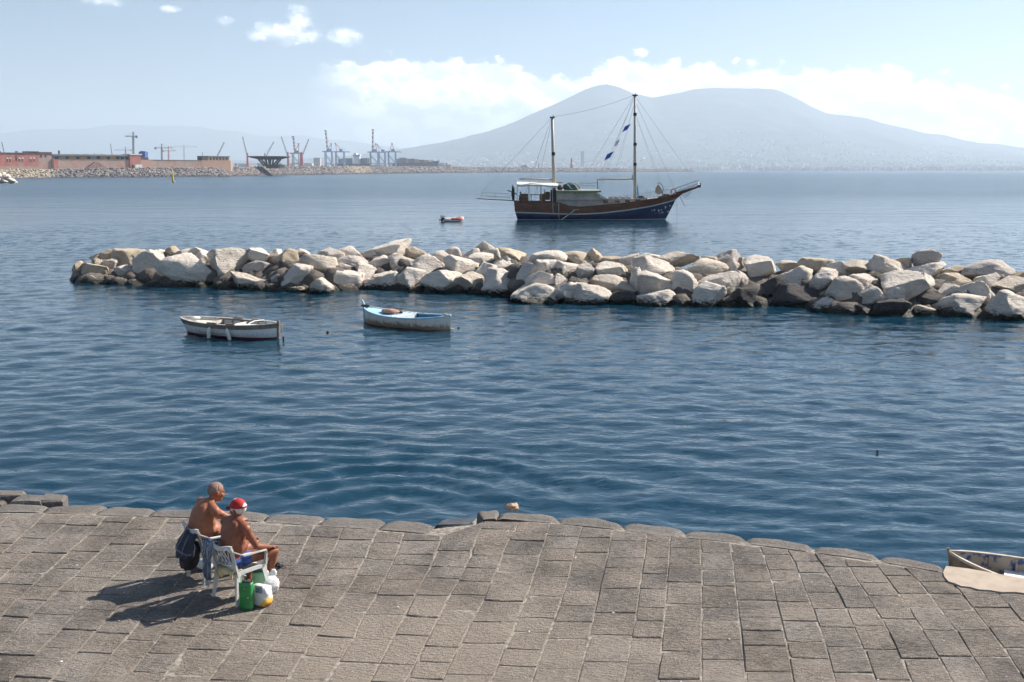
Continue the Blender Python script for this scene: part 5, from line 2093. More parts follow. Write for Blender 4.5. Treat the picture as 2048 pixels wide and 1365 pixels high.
def lattice(mb, a, b, w, bays):
    """open lattice boom: two chords and a zigzag, with real depth"""
    a, b = Vector(a), Vector(b)
    s, u = basis(b - a, Vector((0, 1, 0)))
    th = w * 0.30
    for i in (-1, 1):
        for j in (-1, 1):
            mb.bar(a + s * (w / 2 * i) + u * (w / 2 * j), b + s * (w / 2 * i) + u * (w / 2 * j), th)
    for k in range(bays):
        p, q = a.lerp(b, k / bays), a.lerp(b, (k + 1) / bays)
        sg = 1 if k % 2 else -1
        for j in (-1, 1):
            mb.bar(p + s * (w / 2 * sg) + u * (w / 2 * j), q - s * (w / 2 * sg) + u * (w / 2 * j), th * .8)
    return mb


def tower_crane(px, top, jib_py, jl, jr, Y, m, label, w=2.0):
    base = on_y(px, 338, Y)
    base.z = 3.0
    root = empty('tower_crane', base, 0, label, 'crane', 'tower cranes in the port')
    g = lambda x, y: on_y(x, y, Y) - base
    lattice(MB(), (0, 0, 0), g(px, jib_py), w, 14).build('mast', m, root)
    MB().bar(g(px, jib_py), g(px, top), w * .8).build('head', m, root)
    lattice(MB(), g(jl, jib_py), g(jr, jib_py), w * .55, 16).build('jib', m, root)
    cw = jr if abs(jr - px) < abs(jl - px) else jl
    q = g(cw, jib_py)
    MB().box((q.x, 0, q.z - w * .4), (w * 1.6, w, w * 1.9)).build('counterweight', m, root)
    q = g(px, jib_py)
    MB().box((q.x, -w * .6, q.z - w * .8), (w * 1.2, w, w * 1.1)).build('cab', m, root)
    for x in (jl, jr):
        MB().bar(g(px, top), g(px + (x - px) * .85, jib_py), .22).build('tie', m, root)


tower_crane(266.5, 264, 273, 250, 273, 1900, far_grey, 'tallest grey tower crane rising behind the salmon gatehouse', 2.4)
tower_crane(323.5, 288, 296, 311, 345, 2200, far_grey, 'dark tower crane behind the plain stretch of mole wall', 2.4)
tower_crane(337, 293, 302, 326, 352, 2400, far_pink, 'pale red tower crane beside the dark tower crane', 2.2)
tower_crane(251, 294, 300.5, 228, 262, 2700, far_grey, 'small far tower crane left of the tallest crane', 2.0)
tower_crane(368, 290, 294, 340, 392, 3300, far_grey, 'faint slender tower crane with long thin jib', 1.6)


def harbour_crane(px, top, tip, Y, label, m_t=far_red, wt=5.5):
    base = on_y(px, 338, Y)
    base.z = 3.0
    root = empty('harbour_crane', base, 0, label, 'crane', 'mobile harbour cranes')
    g = lambda x, y: on_y(x, y, Y) - base
    h = g(px, top).z
    r0 = [Vector((i * wt * .55, j * wt * .55, 6)) for i, j in ((-1, -1), (1, -1), (1, 1), (-1, 1))]
    r1 = [Vector((i * wt * .30, j * wt * .30, h)) for i, j in ((-1, -1), (1, -1), (1, 1), (-1, 1))]
    MB().loft([r0, r1]).build('tower', m_t, root)
    MB().box((0, 0, 4), (wt * 2.6, wt * 2, 4)).build('chassis', m_t, root)
    MB().box((wt * .8, 0, 9), (wt * 1.8, wt * 1.2, 5)).build('engine_house', m_t, root)
    t = g(*tip)
    p = Vector((0, 0, h * .72))
    lattice(MB(), p, t, 1.7, 16).build('boom', far_grey, root)
    MB().box(t, (2.6, 2.0, 2.6)).build('boom_head', far_grey, root)
    MB().bar(Vector((0, 0, h)), p.lerp(t, .8), .3).build('luffing_rope', far_grey, root)


harbour_crane(496, 306, (485.5, 275), 2500, 'red harbour crane with boom leaning left of the black pavilion')
harbour_crane(531, 307, (547, 285), 2700, 'red harbour crane with boom leaning right, behind the black pavilion', wt=4.5)
harbour_crane(577, 304.5, (563, 275), 2500, 'red harbour crane standing by the right end of the black pavilion')
harbour_crane(604, 305, (617, 280), 2500, 'red harbour crane in front of the grey gantry crane', wt=9)
harbour_crane(430, 316, (448, 286), 2500, 'harbour crane with slanting grey boom above the round battery', far_grey, 4)


def gantry(x0, x1, girder, boom_tip, Y, label, m=far_blue, back_tip=None, frame=(0.5, 287)):
    """ship-to-shore container crane: portal legs, girder, raised or lowered boom, A-frame"""
    xm = (x0 + x1) / 2
    base = on_y(xm, 338, Y)
    base.z = 3.0
    root = empty('gantry_crane', base, 0, label, 'crane', 'container gantry cranes')
    g = lambda x, y, b=0.0: on_y(x, y, Y) + Vector((0, b, 0)) - base
    z0 = 0.0
    for x in (x0, x1):
        for b in (-10, 10):
            p = g(x, girder, b)
            MB().bar((p.x, b, z0), p, 2.4).build('leg', m, root)
    for b in (-10, 10):
        a, c = g(x0, 327, b), g(x1, 327, b)
        MB().bar(a, c, 2.0).build('portal_beam', m, root)
        a, c = g(x0, girder + 6, b), g(x1, 327, b)
        MB().bar(a, c, 1.2).build('brace', m, root)
    for x in (x0, x1):
        MB().bar(g(x, 327, -10), g(x, 327, 10), 2.0).build('sill_beam', m, root)
    MB().bar(g(x0 - 6, girder), g(x1 + 2, girder), 8, 3.0).build('girder', m, root)
    q = g(xm + 2, girder - 2)
    MB().box((q.x, 0, q.z + 2), (10, 9, 6)).build('machinery_house', m, root)
    ap = g(x0 + (x1 - x0) * frame[0], frame[1])
    for x in (x0 + (x1 - x0) * .12, x0 + (x1 - x0) * .85):
        MB().bar(g(x, girder), ap, 1.5).build('a_frame', far_pink, root)
    MB().box(ap, (3.5, 6, 2.5)).build('a_frame_head', far_grey, root)
    if boom_tip:
        a, t = g(x0 + 3.5, girder), g(*boom_tip)
        for k in range(10):
            MB().bar(a.lerp(t, k / 10), a.lerp(t, (k + 1) / 10), 3.0, 3.0).build('boom_panel', far_white if k % 2 else far_red, root)
        lattice(MB(), a + Vector((1.6, 0, 0)), t + Vector((1.6, 0, 0)), 2.0, 14).build('boom_truss', far_grey, root)
        MB().box(t, (6, 6, 3)).build('boom_head', far_grey, root)
        MB().bar(ap, a.lerp(t, .6), .4).build('stay', far_grey, root)
    if back_tip:
        a, t = g(x1, girder), g(*back_tip)
        for k in range(8):
            MB().bar(a.lerp(t, k / 8), a.lerp(t, (k + 1) / 8), 2.6, 2.6).build('boom_panel', far_white if k % 2 else far_red, root)
        MB().bar(ap, a.lerp(t, .7), .4).build('stay', far_grey, root)


gantry(651, 664, 303.5, (651, 262), 2900, 'blue container gantry crane with tall raised boom left of the white ship', frame=(.9, 288))
gantry(672, 688, 304, None, 3000, 'blue container gantry crane with lowered boom beside the white ship', back_tip=(701, 304.5), frame=(-.1, 287))
gantry(741, 756, 304.5, (745.5, 260), 2900, 'blue container gantry crane with tall raised boom right of the white ship', frame=(.7, 288))
gantry(758, 770, 305, None, 3050, 'middle blue container gantry crane of the right-hand row', frame=(-.3, 289))
gantry(777, 791, 304, None, 2950, 'last blue container gantry crane with pointed top frame', back_tip=(804, 305), frame=(.5, 287))
gantry(586, 599, 307, (586, 274), 2800, 'grey gantry crane with raised boom beside the red harbour crane', far_grey, frame=(.9, 288))


def build_ships():
    Y = 3150.0
    hullm = mat('ship_hull', (0.045, 0.055, 0.095), None, .2, .8)
    c = on_y(835, 338, Y)
    c.z = 0.0
    root = empty('container_ship', c, 0, 'dark blue container ship loaded with stacked containers behind the mole', 'ship')
    g = lambda x, y, b=0.0: on_y(x, y, Y) + Vector((0, b, 0)) - c
    prof = [(786, 345), (786, 327), (850, 326), (879, 321.5), (876, 332), (872, 345)]
    P3 = [g(*p) for p in prof]
    n = len(P3)
    MB().add([p + Vector((0, -14, 0)) for p in P3] + [p + Vector((0, 14, 0)) for p in P3], [tuple(range(n)), tuple(n + k for k in reversed(range(n)))] + [(k, n + k, n + (k + 1) % n, (k + 1) % n) for k in range(n)]).build('hull', hullm, root)
    a, b = g(860, 324.5), g(870, 320.5)
    MB().box(((a.x + b.x) / 2, 0, (a.z + b.z) / 2), (b.x - a.x, 20, b.z - a.z)).build('forecastle', far_white, root)
    rng = random.Random(8)
    cm_ = [mat('container_' + n_, c_, None, .3, .8) for n_, c_ in (('grey', (.16, .17, .19)), ('brown', (.20, .12, .09)), ('tan', (.42, .27, .17)), ('blue', (.09, .12, .20)))]

    def stack(g_, root_, x0, x1, y0, y1, m):
        a_, b_ = g_(x0, y1), g_(x1, y0)
        MB().box(((a_.x + b_.x) / 2, 0, (a_.z + b_.z) / 2), (b_.x - a_.x, 24, b_.z - a_.z)).build('container_stack', m, root_)

    for x0, x1, y0, mi in ((793, 799, 318, 0), (799.4, 806, 316, 0), (806.4, 812, 316, 1), (812.4, 816, 317, 2), (817, 824, 318, 0), (824.4, 829, 318, 1), (829.4, 838, 319, 2), (839, 848, 320, 1), (848.5, 858, 320.5, 2)):
        stack(g, root, x0, x1, y0, 327, cm_[mi])
    Y2 = 3100.0
    c2 = on_y(710, 338, Y2)
    c2.z = 0.0
    root2 = empty('container_ship', c2, 0, 'container ship with tall white bridge between the blue gantry cranes', 'ship')
    g2 = lambda x, y, b=0.0: on_y(x, y, Y2) + Vector((0, b, 0)) - c2
    a, b = g2(674, 345), g2(742, 328)
    MB().box(((a.x + b.x) / 2, 0, (a.z + b.z) / 2), (b.x - a.x, 28, b.z - a.z)).build('hull', hullm, root2)
    for x0, x1, y0, y1 in ((708.5, 720, 311, 330), (706, 721.5, 310, 312.5), (709, 714, 307, 310), (709, 713, 330, 333)):
        a, b = g2(x0, y1), g2(x1, y0)
        MB().box(((a.x + b.x) / 2, 0, (a.z + b.z) / 2), (b.x - a.x, 26, b.z - a.z)).build('bridge_house', far_white, root2)
    for x0, x1, y0, mi in ((678, 686, 318, 0), (686.5, 695, 317, 0), (695.5, 704, 317, 3), (722, 730, 317, 3), (730.5, 735, 316.5, 0), (735.5, 740, 317, 2)):
        stack(g2, root2, x0, x1, y0, 328, cm_[mi])


build_ships()


def build_seamarks():
    # yellow spar buoy
    p = on_z(346, 365, 0)
    root = empty('spar_buoy', p, 0, 'tall yellow spar buoy with white float off the mole', 'buoy')
    k = p.y / FPX
    yel = mat('buoy_yellow', (0.72, 0.52, 0.03), None, 1., .6)
    MB().tube([(0, 0, -1), (0, 0, 8 * k), (-.0, 0, 14 * k), (.1, 0, 21 * k)], [2.0 * k, 1.8 * k, 1.1 * k, .7 * k], 10).build('spar', yel, root, True)
    MB().ellipsoid((2.6 * k, 0, .3), (2.2 * k, 1.6 * k, 1.3 * k)).build('float', far_white, root, True)
    # lighthouses at the harbour mouth
    for (px, py0, py1, w, Y, m, lab) in ((1143, 316, 341, 4.6, 3300, mat('lighthouse_red', (.42, .06, .07), None, .3, .7), 'slim red harbour light tower behind the schooner'), (1077.5, 326, 341, 2.6, 3000, mat('lighthouse_green', (.05, .24, .16), None, .3, .7), 'small green harbour light tower left of the red one')):
        b = on_y(px, py1, Y)
        b.z = 4.0
        root = empty('light_tower', b, 0, lab, 'lighthouse')
        h = on_y(px, py0, Y).z - b.z
        r = w * Y / FPX / 2
        MB().tube([(0, 0, 0), (0, 0, h * .8)], [r * 1.15, r * .8], 12).build('tower', m, root, True)
        MB().tube([(0, 0, h * .8), (0, 0, h * .84)], r * 1.1, 12).build('gallery', m, root)
        MB().tube([(0, 0, h * .84), (0, 0, h * .95), (0, 0, h)], [r * .6, r * .6, r * .1], 10).build('lantern', m, root)
    # blue tarpaulin block behind the wall
    Y = 1500.0
    b = on_y(285, 338, Y)
    b.z = 3.0
    root = empty('storage_tank', b, 0, 'big blue covered block standing behind the salmon gatehouse', 'tank')
    g = lambda x, y: on_y(x, y, Y) - b
    a, c = g(279.5, 320), g(293, 303.5)
    pr = [g(278.5, 322), g(293, 322), g(293.3, 303.5), g(285, 302.5), g(280.5, 304.5)]
    n = len(pr)
    MB().add([p + Vector((0, -6, 0)) for p in pr] + [p + Vector((0, 6, 0)) for p in pr], [tuple(range(n)), tuple(n + k for k in reversed(range(n)))] + [(k, n + k, n + (k + 1) % n, (k + 1) % n) for k in range(n)]).build('cover', mat('blue_tarpaulin', (.05, .11, .34), None, .5, .8), root)
    pp = g(285.5, 322)
    MB().bar(Vector((pp.x, 0, pp.z)), Vector((pp.x, 0, 0)), 3).build('stand', far_grey, root)
    # pale block beyond the mole
    for (x0, x1, y0, Y, m, lab) in ((1042, 1054, 332, 3000, mat('pale_pink_block', (.58, .42, .33), None, .2, .9), 'small pale pink building beyond the mole'), (629, 641, 317, 3300, mat('grey_silo', (.45, .40, .37), None, .2, .9), 'pale grey port building left of the blue gantry crane'), (1161, 1168, 303, 7000, mat('tower_block', (.10, .15, .22), None, .2, .9), 'dark slender tower block above the red harbour light'), (416, 420, 333, 1400, white_wall, 'small white cabin behind the round battery')):
        a, c = on_y(x0, 340, Y), on_y(x1, y0, Y)
        bz = 6.0 if Y > 5000 else 3.0
        o = empty('far_building', ((a.x + c.x) / 2, Y, bz), 0, lab, 'building')
        MB().box((0, 0, (c.z - bz) / 2), (c.x - a.x, (c.x - a.x), c.z - bz)).build('wall', m, o)
        MB().box((0, 0, c.z - bz + .5), ((c.x - a.x) * 1.04, (c.x - a.x) * 1.04, 1.0)).build('roof', grey_roof, o)


build_seamarks()


def build_near_outcrop():
    root = empty('rock_outcrop', on_z(4, 367, 0), 0, 'end of another pale boulder heap at the left edge before the mole', 'rocks')
    org = root.location.copy()
    rng = random.Random(2)
    for i, (px, py, w, h) in enumerate(((30, 365, 12, 6), (22, 361, 14, 9), (10, 364, 16, 9), (12, 355, 16, 10), (2, 358, 18, 14), (-8, 352, 18, 14), (-20, 360, 24, 16), (-34, 354, 24, 16), (-50, 360, 26, 18), (-10, 363, 18, 10), (4, 350, 12, 8))):
        Y = on_z(px, 366.5 + i % 2, 0).y + (367 - py) * .6
        p = on_y(px, py, Y)
        k = Y / FPX
        o = link(bpy.data.objects.new('boulder', ROCKS[(i * 5) % len(ROCKS)]), root)
        o.location = p - org
        o.scale = (w * k * .6, w * k * .6, h * k * .68)
        o.rotation_euler = (0, rng.uniform(-.2, .2), rng.random() * 6.28)
        c = TONES[4 if i % 3 else 0]
        o.color = (*[x * .85 for x in c], 1)


build_near_outcrop()


# ---- towns: thousands of houses that read as pale speckle
def build_towns():
    rng = np.random.RandomState(4)
    heaps = [MB(), MB(), MB(), MB()]
    cnt = 0

    def house(x, y, z, w, d, h, k):
        heaps[k].box((x, y, z + h / 2 - 2), (w, d, h + 4), rng.rand() * 3)

    # slopes of the volcano
    n = 0
    while n < 9000:
        px = rng.uniform(560, 2150)
        t = rng.rand() ** 3.2
        Y = COAST_Y + 30 + t * 4600
        X = (px - 1024) / FPX * Y
        dens = mnoise.fractal(Vector((X / 900, Y / 700, 3.0)), .8, 2, 4)
        if rng.rand() > 0.55 + dens * 0.9 - t * .25:
            continue
        z = float(volcano_height(np.array([X]), np.array([Y]))[0])
        s = rng.uniform(7, 19) * (1 + .5 * (rng.rand() < .08))
        house(X, Y, z, s * rng.uniform(.8, 2.0), s, rng.uniform(5, 15) * (1.5 if t < .08 else 1), rng.choice(4, p=(.34, .28, .24, .14)))
        n += 1
    # port town on the left
    n = 0
    while n < 2200:
        px = rng.uniform(-300, 900)
        Y = 3700 + rng.rand() ** 1.3 * 4200
        X = (px - 1024) / FPX * Y
        if X > 150:
            continue
        s = rng.uniform(9, 26)
        house(X, Y, 4 + (Y - 3700) / 4200 * 8, s * rng.uniform(.8, 2), s, rng.uniform(8, 28), rng.choice(4, p=(.2, .35, .25, .2)))
        n += 1
    root = empty('town', (0, COAST_Y, 0))
    for h, c in zip(heaps, ((.60, .57, .53), (.40, .37, .35), (.46, .36, .29), (.22, .22, .23))):
        o = h.build('houses', mat('far_houses_%d' % int(c[0] * 100), c, None, .02, .9), root)
        o.location = (0, -COAST_Y, 0)
        tag(o, kind='stuff')
    tag(root, 'hazy towns spread along the foot of the volcano', 'town', kind='stuff')


build_towns()


# ---- tiny floating things
def floaters():
    for (px, py, r, lab) in ((655, 666, .06, 'small dark mooring float between the two rowing boats'), (917, 657, .045, 'tiny dark float just behind the blue-decked boat'), (1755, 904, .03, 'tiny dark scrap floating alone in open water')):
        p = on_z(px, py, 0)
        o = MB().ellipsoid((0, 0, 0), (r, r, r * .85), n=10, m=7).tube([(0, 0, r * .6), (0, 0, r * 1.25)], r * .3, 6).build('mooring_float', M_DARKROPE, None, True)
        o.location = (p.x, p.y, r * .35)
        tag(o, lab, 'float')


floaters()
# ------------------------------------------------------------------ the two men, their chairs and bags
def skin_material(name, c1, c2, red):
    m = bpy.data.materials.new(name)
    m.use_nodes = True
    T = NT(m.node_tree)
    b = T.n['Principled BSDF']
    oc = T.new('ShaderNodeTexCoord').outputs['Object']
    col = T.mix(T.maprange(T.noise(oc, 5.0, 5.0), 0.35, 0.65), c1, c2)
    col = T.mix(T.maprange(T.noise(T.mapping(oc, loc=(3, 1, 5)), 9.0, 4.0), 0.52, 0.72, 0.0, 0.45), col, red)
    T.link(col, b.inputs['Base Color'])
    b.inputs['Roughness'].default_value = 0.48
    b.inputs['Specular IOR Level'].default_value = 0.4
    b.inputs['Subsurface Weight'].default_value = 0.10
    b.inputs['Subsurface Radius'].default_value = (0.02, 0.008, 0.004)
    bn = T.new('ShaderNodeBump')
    bn.inputs['Distance'].default_value = 0.004
    T.link(T.noise(oc, 40.0, 4.0), bn.inputs['Height'])
    T.link(bn.outputs[0], b.inputs['Normal'])
    return m


def hand(mb, wrist, knuckle_dir, palm_n, side, curl=0.5, s=1.0):
    """palm, four unequal fingers with two bends, and a thumb leaving the side of the palm"""
    d = Vector(knuckle_dir).normalized()
    n = Vector(palm_n).normalized()          # direction the palm faces
    x = d.cross(n).normalized() * side       # towards the thumb
    w = Vector(wrist)
    M = Matrix((x, d, n)).transposed()
    mb.ellipsoid(w + d * 0.048 * s, (0.041 * s, 0.054 * s, 0.017 * s), M, 12, 8)
    for k, (off, L) in enumerate(((0.030, 0.070), (0.011, 0.079), (-0.009, 0.073), (-0.028, 0.056))):
        p = w + d * 0.088 * s + x * off * s
        dd = d.copy()
        r = 0.0098 * s
        for j, f in enumerate((0.45, 0.32, 0.23)):
            dd = (dd + n * curl * (0.30 + .35 * j)).normalized()
            q = p + dd * L * f * s
            mb.capsule(p, q, r, r * 0.93, 8)
            p, r = q, r * 0.93
    p = w + d * 0.025 * s + x * 0.034 * s
    q = p + (d * 0.6 + x * 0.75 + n * .25).normalized() * 0.038 * s
    t = q + (d * 0.9 + x * 0.25 + n * .4).normalized() * 0.030 * s
    mb.capsule(p, q, 0.0125 * s, 0.011 * s, 8)
    mb.capsule(q, t, 0.011 * s, 0.0095 * s, 8)


def foot(mb, ankle, fwd, sd):
    a, f = Vector(ankle), Vector(fwd).normalized()
    up = Vector((0, 0, 1))
    s = f.cross(up)
    mb.ellipsoid(a - f * 0.025 - up * 0.045, (0.036, 0.045, 0.036))
    mb.capsule(a - up * 0.02 + f * 0.02, a + f * 0.13 - up * 0.052, 0.036, 0.026)
    for k in range(5):
        off = (k - 2) * 0.017 * sd
        L = (0.052, 0.046, 0.042, 0.036, 0.028)[k]
        p = a + f * 0.135 + s * off - up * 0.055
        mb.capsule(p, p + f * L, 0.012 if k else 0.015, 0.010 if k else 0.012, 8)


def man(loc, rz, J, belly, skin, label):
    root_loc = Vector(loc)
    mb = MB()
    V = {k: Vector(v) for k, v in J.items() if isinstance(v, tuple)}
    sh = (V['shR'] - V['shL']).normalized()
    # trunk
    mb.ellipsoid(V['pelvis'], (0.178, 0.145, 0.125), None, 20, 12)
    for s in (-1, 1):
        mb.ellipsoid(V['pelvis'] + Vector((0.085 * s, -0.055, -0.03)), (0.10, 0.10, 0.095), None, 14, 9)
    mb.ellipsoid(V['waist'], (0.165 + belly * .5, 0.125 + belly * .55, 0.16), None, 20, 12)
    mb.ellipsoid(V['waist'] + Vector((0, 0.055 + belly * .5, -0.02)), (0.135 + belly * .4, 0.095 + belly * .5, 0.13), None, 18, 10)
    tilt = math.atan2(V['neck'].y - V['chest'].y, V['neck'].z - V['chest'].z)
    M = Matrix.Rotation(-tilt, 3, 'X')
    mb.ellipsoid(V['chest'], (0.180 + belly * .25, 0.128 + belly * .2, 0.205), M, 20, 12)
    mb.ellipsoid(V['chest'].lerp(V['waist'], .5), (0.165 + belly * .4, 0.122 + belly * .4, 0.17), M, 20, 12)
    for s, k in ((-1, 'shL'), (1, 'shR')):
        mb.ellipsoid(V['chest'] + Vector((0.085 * s, 0.075, 0.06)), (0.085, 0.055, 0.075), M, 12, 8)
        mb.ellipsoid(V['chest'] + Vector((0.085 * s, -0.062, 0.05)), (0.085, 0.050, 0.13), M, 12, 8)      # shoulder blades
        mb.capsule(V['neck'].lerp(V[k], .12), V[k], 0.062, 0.066, 12)                                      # trapezius
        mb.ellipsoid(V[k] + Vector((0.008 * s, 0, -0.012)), (0.070, 0.070, 0.078), None, 14, 9)
    mb.capsule(V['neck'] - Vector((0, .01, .04)), V['head'] - Vector((0, 0.015, 0.05)), 0.066, 0.058, 14)
    # limbs
    for k, s in (('L', -1), ('R', 1)):
        a, e, w = V['sh' + k], V['el' + k], V['wr' + k]
        mb.capsule(a, a.lerp(e, .45), 0.058, 0.053, 12)
        mb.capsule(a.lerp(e, .45), e, 0.053, 0.041, 12)
        mb.capsule(e, e.lerp(w, .3), 0.042, 0.044, 12)
        mb.capsule(e.lerp(w, .3), w, 0.044, 0.028, 12)
        hd = V['hd' + k] - w
        hand(mb, w, hd, V['pn' + k], -s, 0.55)
        h, kn, an = V['hip' + k], V['kn' + k], V['an' + k]
        mb.capsule(h, h.lerp(kn, .5), 0.094, 0.080, 14)
        mb.capsule(h.lerp(kn, .5), kn, 0.080, 0.058, 14)
        mb.ellipsoid(kn + Vector((0, .012, 0.004)), (0.056, 0.056, 0.056))
        mb.capsule(kn, kn.lerp(an, .35), 0.054, 0.056, 12)
        mb.capsule(kn.lerp(an, .35), an, 0.056, 0.034, 12)
        foot(mb, an, V['ft' + k] - an, s)
    # head, turned and tipped
    H = Matrix.Rotation(J.get('yaw', 0.0), 3, 'Z') @ Matrix.Rotation(J.get('nod', 0.0), 3, 'X')
    hc = V['head']
    hs = J.get('hs', 1.0)
    P = lambda x, y, z: hc + H @ Vector((x, y, z)) * hs
    mb.ellipsoid(P(0, -0.012, 0.022), (0.078 * hs, 0.098 * hs, 0.092 * hs), H, 20, 14)
    mb.ellipsoid(P(0, 0.030, -0.035), (0.064 * hs, 0.068 * hs, 0.085 * hs), H, 16, 12)
    mb.ellipsoid(P(0, 0.062, -0.095), (0.036 * hs, 0.034 * hs, 0.028 * hs), H, 12, 8)            # chin
    for s in (-1, 1):
        mb.ellipsoid(P(0.040 * s, 0.064, -0.030), (0.028 * hs, 0.026 * hs, 0.030 * hs), H, 10, 8)  # cheeks
        mb.ellipsoid(P(0.030 * s, 0.080, 0.020), (0.026 * hs, 0.014 * hs, 0.010 * hs), H, 10, 6)   # brow
        mb.ellipsoid(P(0.079 * s, -0.010, -0.012), (0.011 * hs, 0.024 * hs, 0.034 * hs), H, 10, 8)  # ears
    mb.capsule(P(0, 0.088, 0.004), P(0, 0.112, -0.034), 0.010, 0.015, 10)          # nose
    mb.ellipsoid(P(0, 0.100, -0.040), (0.021 * hs, 0.014 * hs, 0.010 * hs), H, 10, 6)
    mb.ellipsoid(P(0, 0.090, -0.064), (0.024 * hs, 0.010 * hs, 0.006 * hs), H, 10, 6)             # lips
    mb.ellipsoid(P(0, 0.088, -0.076), (0.021 * hs, 0.010 * hs, 0.007 * hs), H, 10, 6)
    o = mb.build('person', skin, None, True)
    o.location = root_loc
    o.rotation_euler = (0, 0, rz)
    rm = o.modifiers.new('remesh', 'REMESH')
    rm.mode = 'VOXEL'
    rm.voxel_size = 0.0075
    rm.use_smooth_shade = True
    sm = o.modifiers.new('smooth', 'SMOOTH')
    sm.factor = 0.5
    sm.iterations = 9
    tag(o, label, 'person')
    for s in (-1, 1):
        MB().ellipsoid(P(0.031 * s, 0.081, 0.000), (0.012, 0.010, 0.009), H, 10, 8).build('eye', mat('eye_white', (.10, .08, .07), None, 3., .3), o, True)
    return o, P, H, V


def head_shell(P, H, cut, r, z0, name, m, o, back_low=0.0, bump=0.0):
    """hair or cap shell over the skull above a slanting line"""
    mb = MB()
    n, k = 24, 9
    rows = []
    for i in range(k + 1):
        t = i / k
        row = []
        for j in range(n + 1):
            a = 2 * math.pi * j / n
            low = z0 + back_low * (0.5 - 0.5 * math.sin(a)) - cut * max(0, math.sin(a))
            e0 = math.asin(max(-1, min(1, low / r[2])))
            e = e0 + (math.pi / 2 - e0) * t
            k_ = 1 + bump * mnoise.noise(Vector((math.cos(a) * 9, math.sin(a) * 9, e * 9)))
            row.append(P(r[0] * math.cos(e) * math.cos(a) * k_, -0.012 + r[1] * math.cos(e) * math.sin(a) * k_, 0.022 + r[2] * math.sin(e) * k_))
        rows.append(row)
    mb.grid(rows)
    ob = mb.build(name, m, o, True)
    sol = ob.modifiers.new('thick', 'SOLIDIFY')
    sol.thickness = 0.003
    return ob


SEAT = 0.435
C2 = Vector((-3.66, 12.60, QZ + 0.012))
A2 = math.radians(-38.9)
C1 = Vector((-4.24, 13.22, QZ + 0.012))
A1 = math.radians(-48.7)
skin1 = skin_material('tanned_skin', (0.27, 0.095, 0.048), (0.34, 0.130, 0.066), (0.29, 0.075, 0.042))
skin2 = skin_material('deep_tan_skin', (0.19, 0.062, 0.031), (0.26, 0.090, 0.045), (0.22, 0.055, 0.032))
J1 = dict(pelvis=(0, -.04, .53), waist=(0, -.07, .70), chest=(0, -.03, .90), neck=(0, .06, 1.06), head=(0.0, .175, 1.19), hs=1.14, yaw=math.radians(-6), nod=math.radians(-14),
          shL=(-.235, .05, 1.01), shR=(.235, .04, 1.0), elL=(-.29, .20, .79), elR=(.275, .235, .85), wrL=(-.20, .40, .68), wrR=(.20, .42, .76),
          hdL=(-.16, .50, .66), hdR=(.15, .51, .76), pnL=(0, 0, -1), pnR=(-.6, 0, -.8), hipL=(-.10, .02, .53), hipR=(.10, .02, .53), knL=(-.19, .45, .53), knR=(.19, .45, .53), anL=(-.18, .47, .095), anR=(.18, .44, .095), ftL=(-.22, .7, .095), ftR=(.24, .66, .095))
m1, P_1, H_1, V_1 = man(C1, A1, J1, 0.125, skin1, 'bare-chested man with cropped grey hair sitting in profile on the farther chair')
J2 = dict(pelvis=(0, -.03, .53), waist=(0, -.06, .69), chest=(0, -.02, .87), neck=(0, .035, 1.035), head=(-.035, .085, 1.165), hs=1.10, yaw=math.radians(104), nod=math.radians(-6),
          shL=(-.222, .02, .975), shR=(.222, .01, .965), elL=(-.29, .13, .74), elR=(.315, .10, .72), wrL=(-.22, .36, .63), wrR=(.285, .335, .635),
          hdL=(-.20, .46, .62), hdR=(.26, .44, .615), pnL=(0, .1, -1), pnR=(-.1, .1, -1), hipL=(-.10, .03, .53), hipR=(.11, .03, .53), knL=(-.20, .45, .53), knR=(.25, .43, .535), anL=(-.16, .30, .10), anR=(.17, .36, .10), ftL=(-.20, .55, .10), ftR=(.22, .62, .10))
m2, P_2, H_2, V_2 = man(C2, A2, J2, 0.065, skin2, 'bare-backed man in red cap and blue trunks sitting with his back turned')
M_STUB = mat('cropped_grey_hair', (0.20, 0.115, 0.085), (0.31, 0.215, 0.18), 40.0, 0.9, 0.003, 120.0)
M_WHAIR = mat('white_hair', (0.60, 0.58, 0.55), (0.72, 0.70, 0.67), 40.0, 0.9, 0.006, 90.0)
M_CAP = mat('red_cap', (0.42, 0.025, 0.025), (0.50, 0.04, 0.035), 12.0, 0.8)
M_CAPD = mat('dark_red_brim', (0.16, 0.012, 0.02), None, 12.0, 0.8)
M_CLOTHW = mat('white_cloth', (0.70, 0.70, 0.70), (0.78, 0.78, 0.78), 12.0, 0.85)
head_shell(P_1, H_1, -0.055, (0.0792, 0.0995, 0.0935), 0.0, 'hair', M_STUB, m1, -0.075, 0.015)
head_shell(P_2, H_2, -0.02, (0.083, 0.104, 0.097), -0.035, 'hair', M_WHAIR, m2, -0.055, 0.06)
cap = head_shell(P_2, H_2, 0.0, (0.091, 0.111, 0.106), 0.012, 'cap', M_CAP, m2, -0.018)
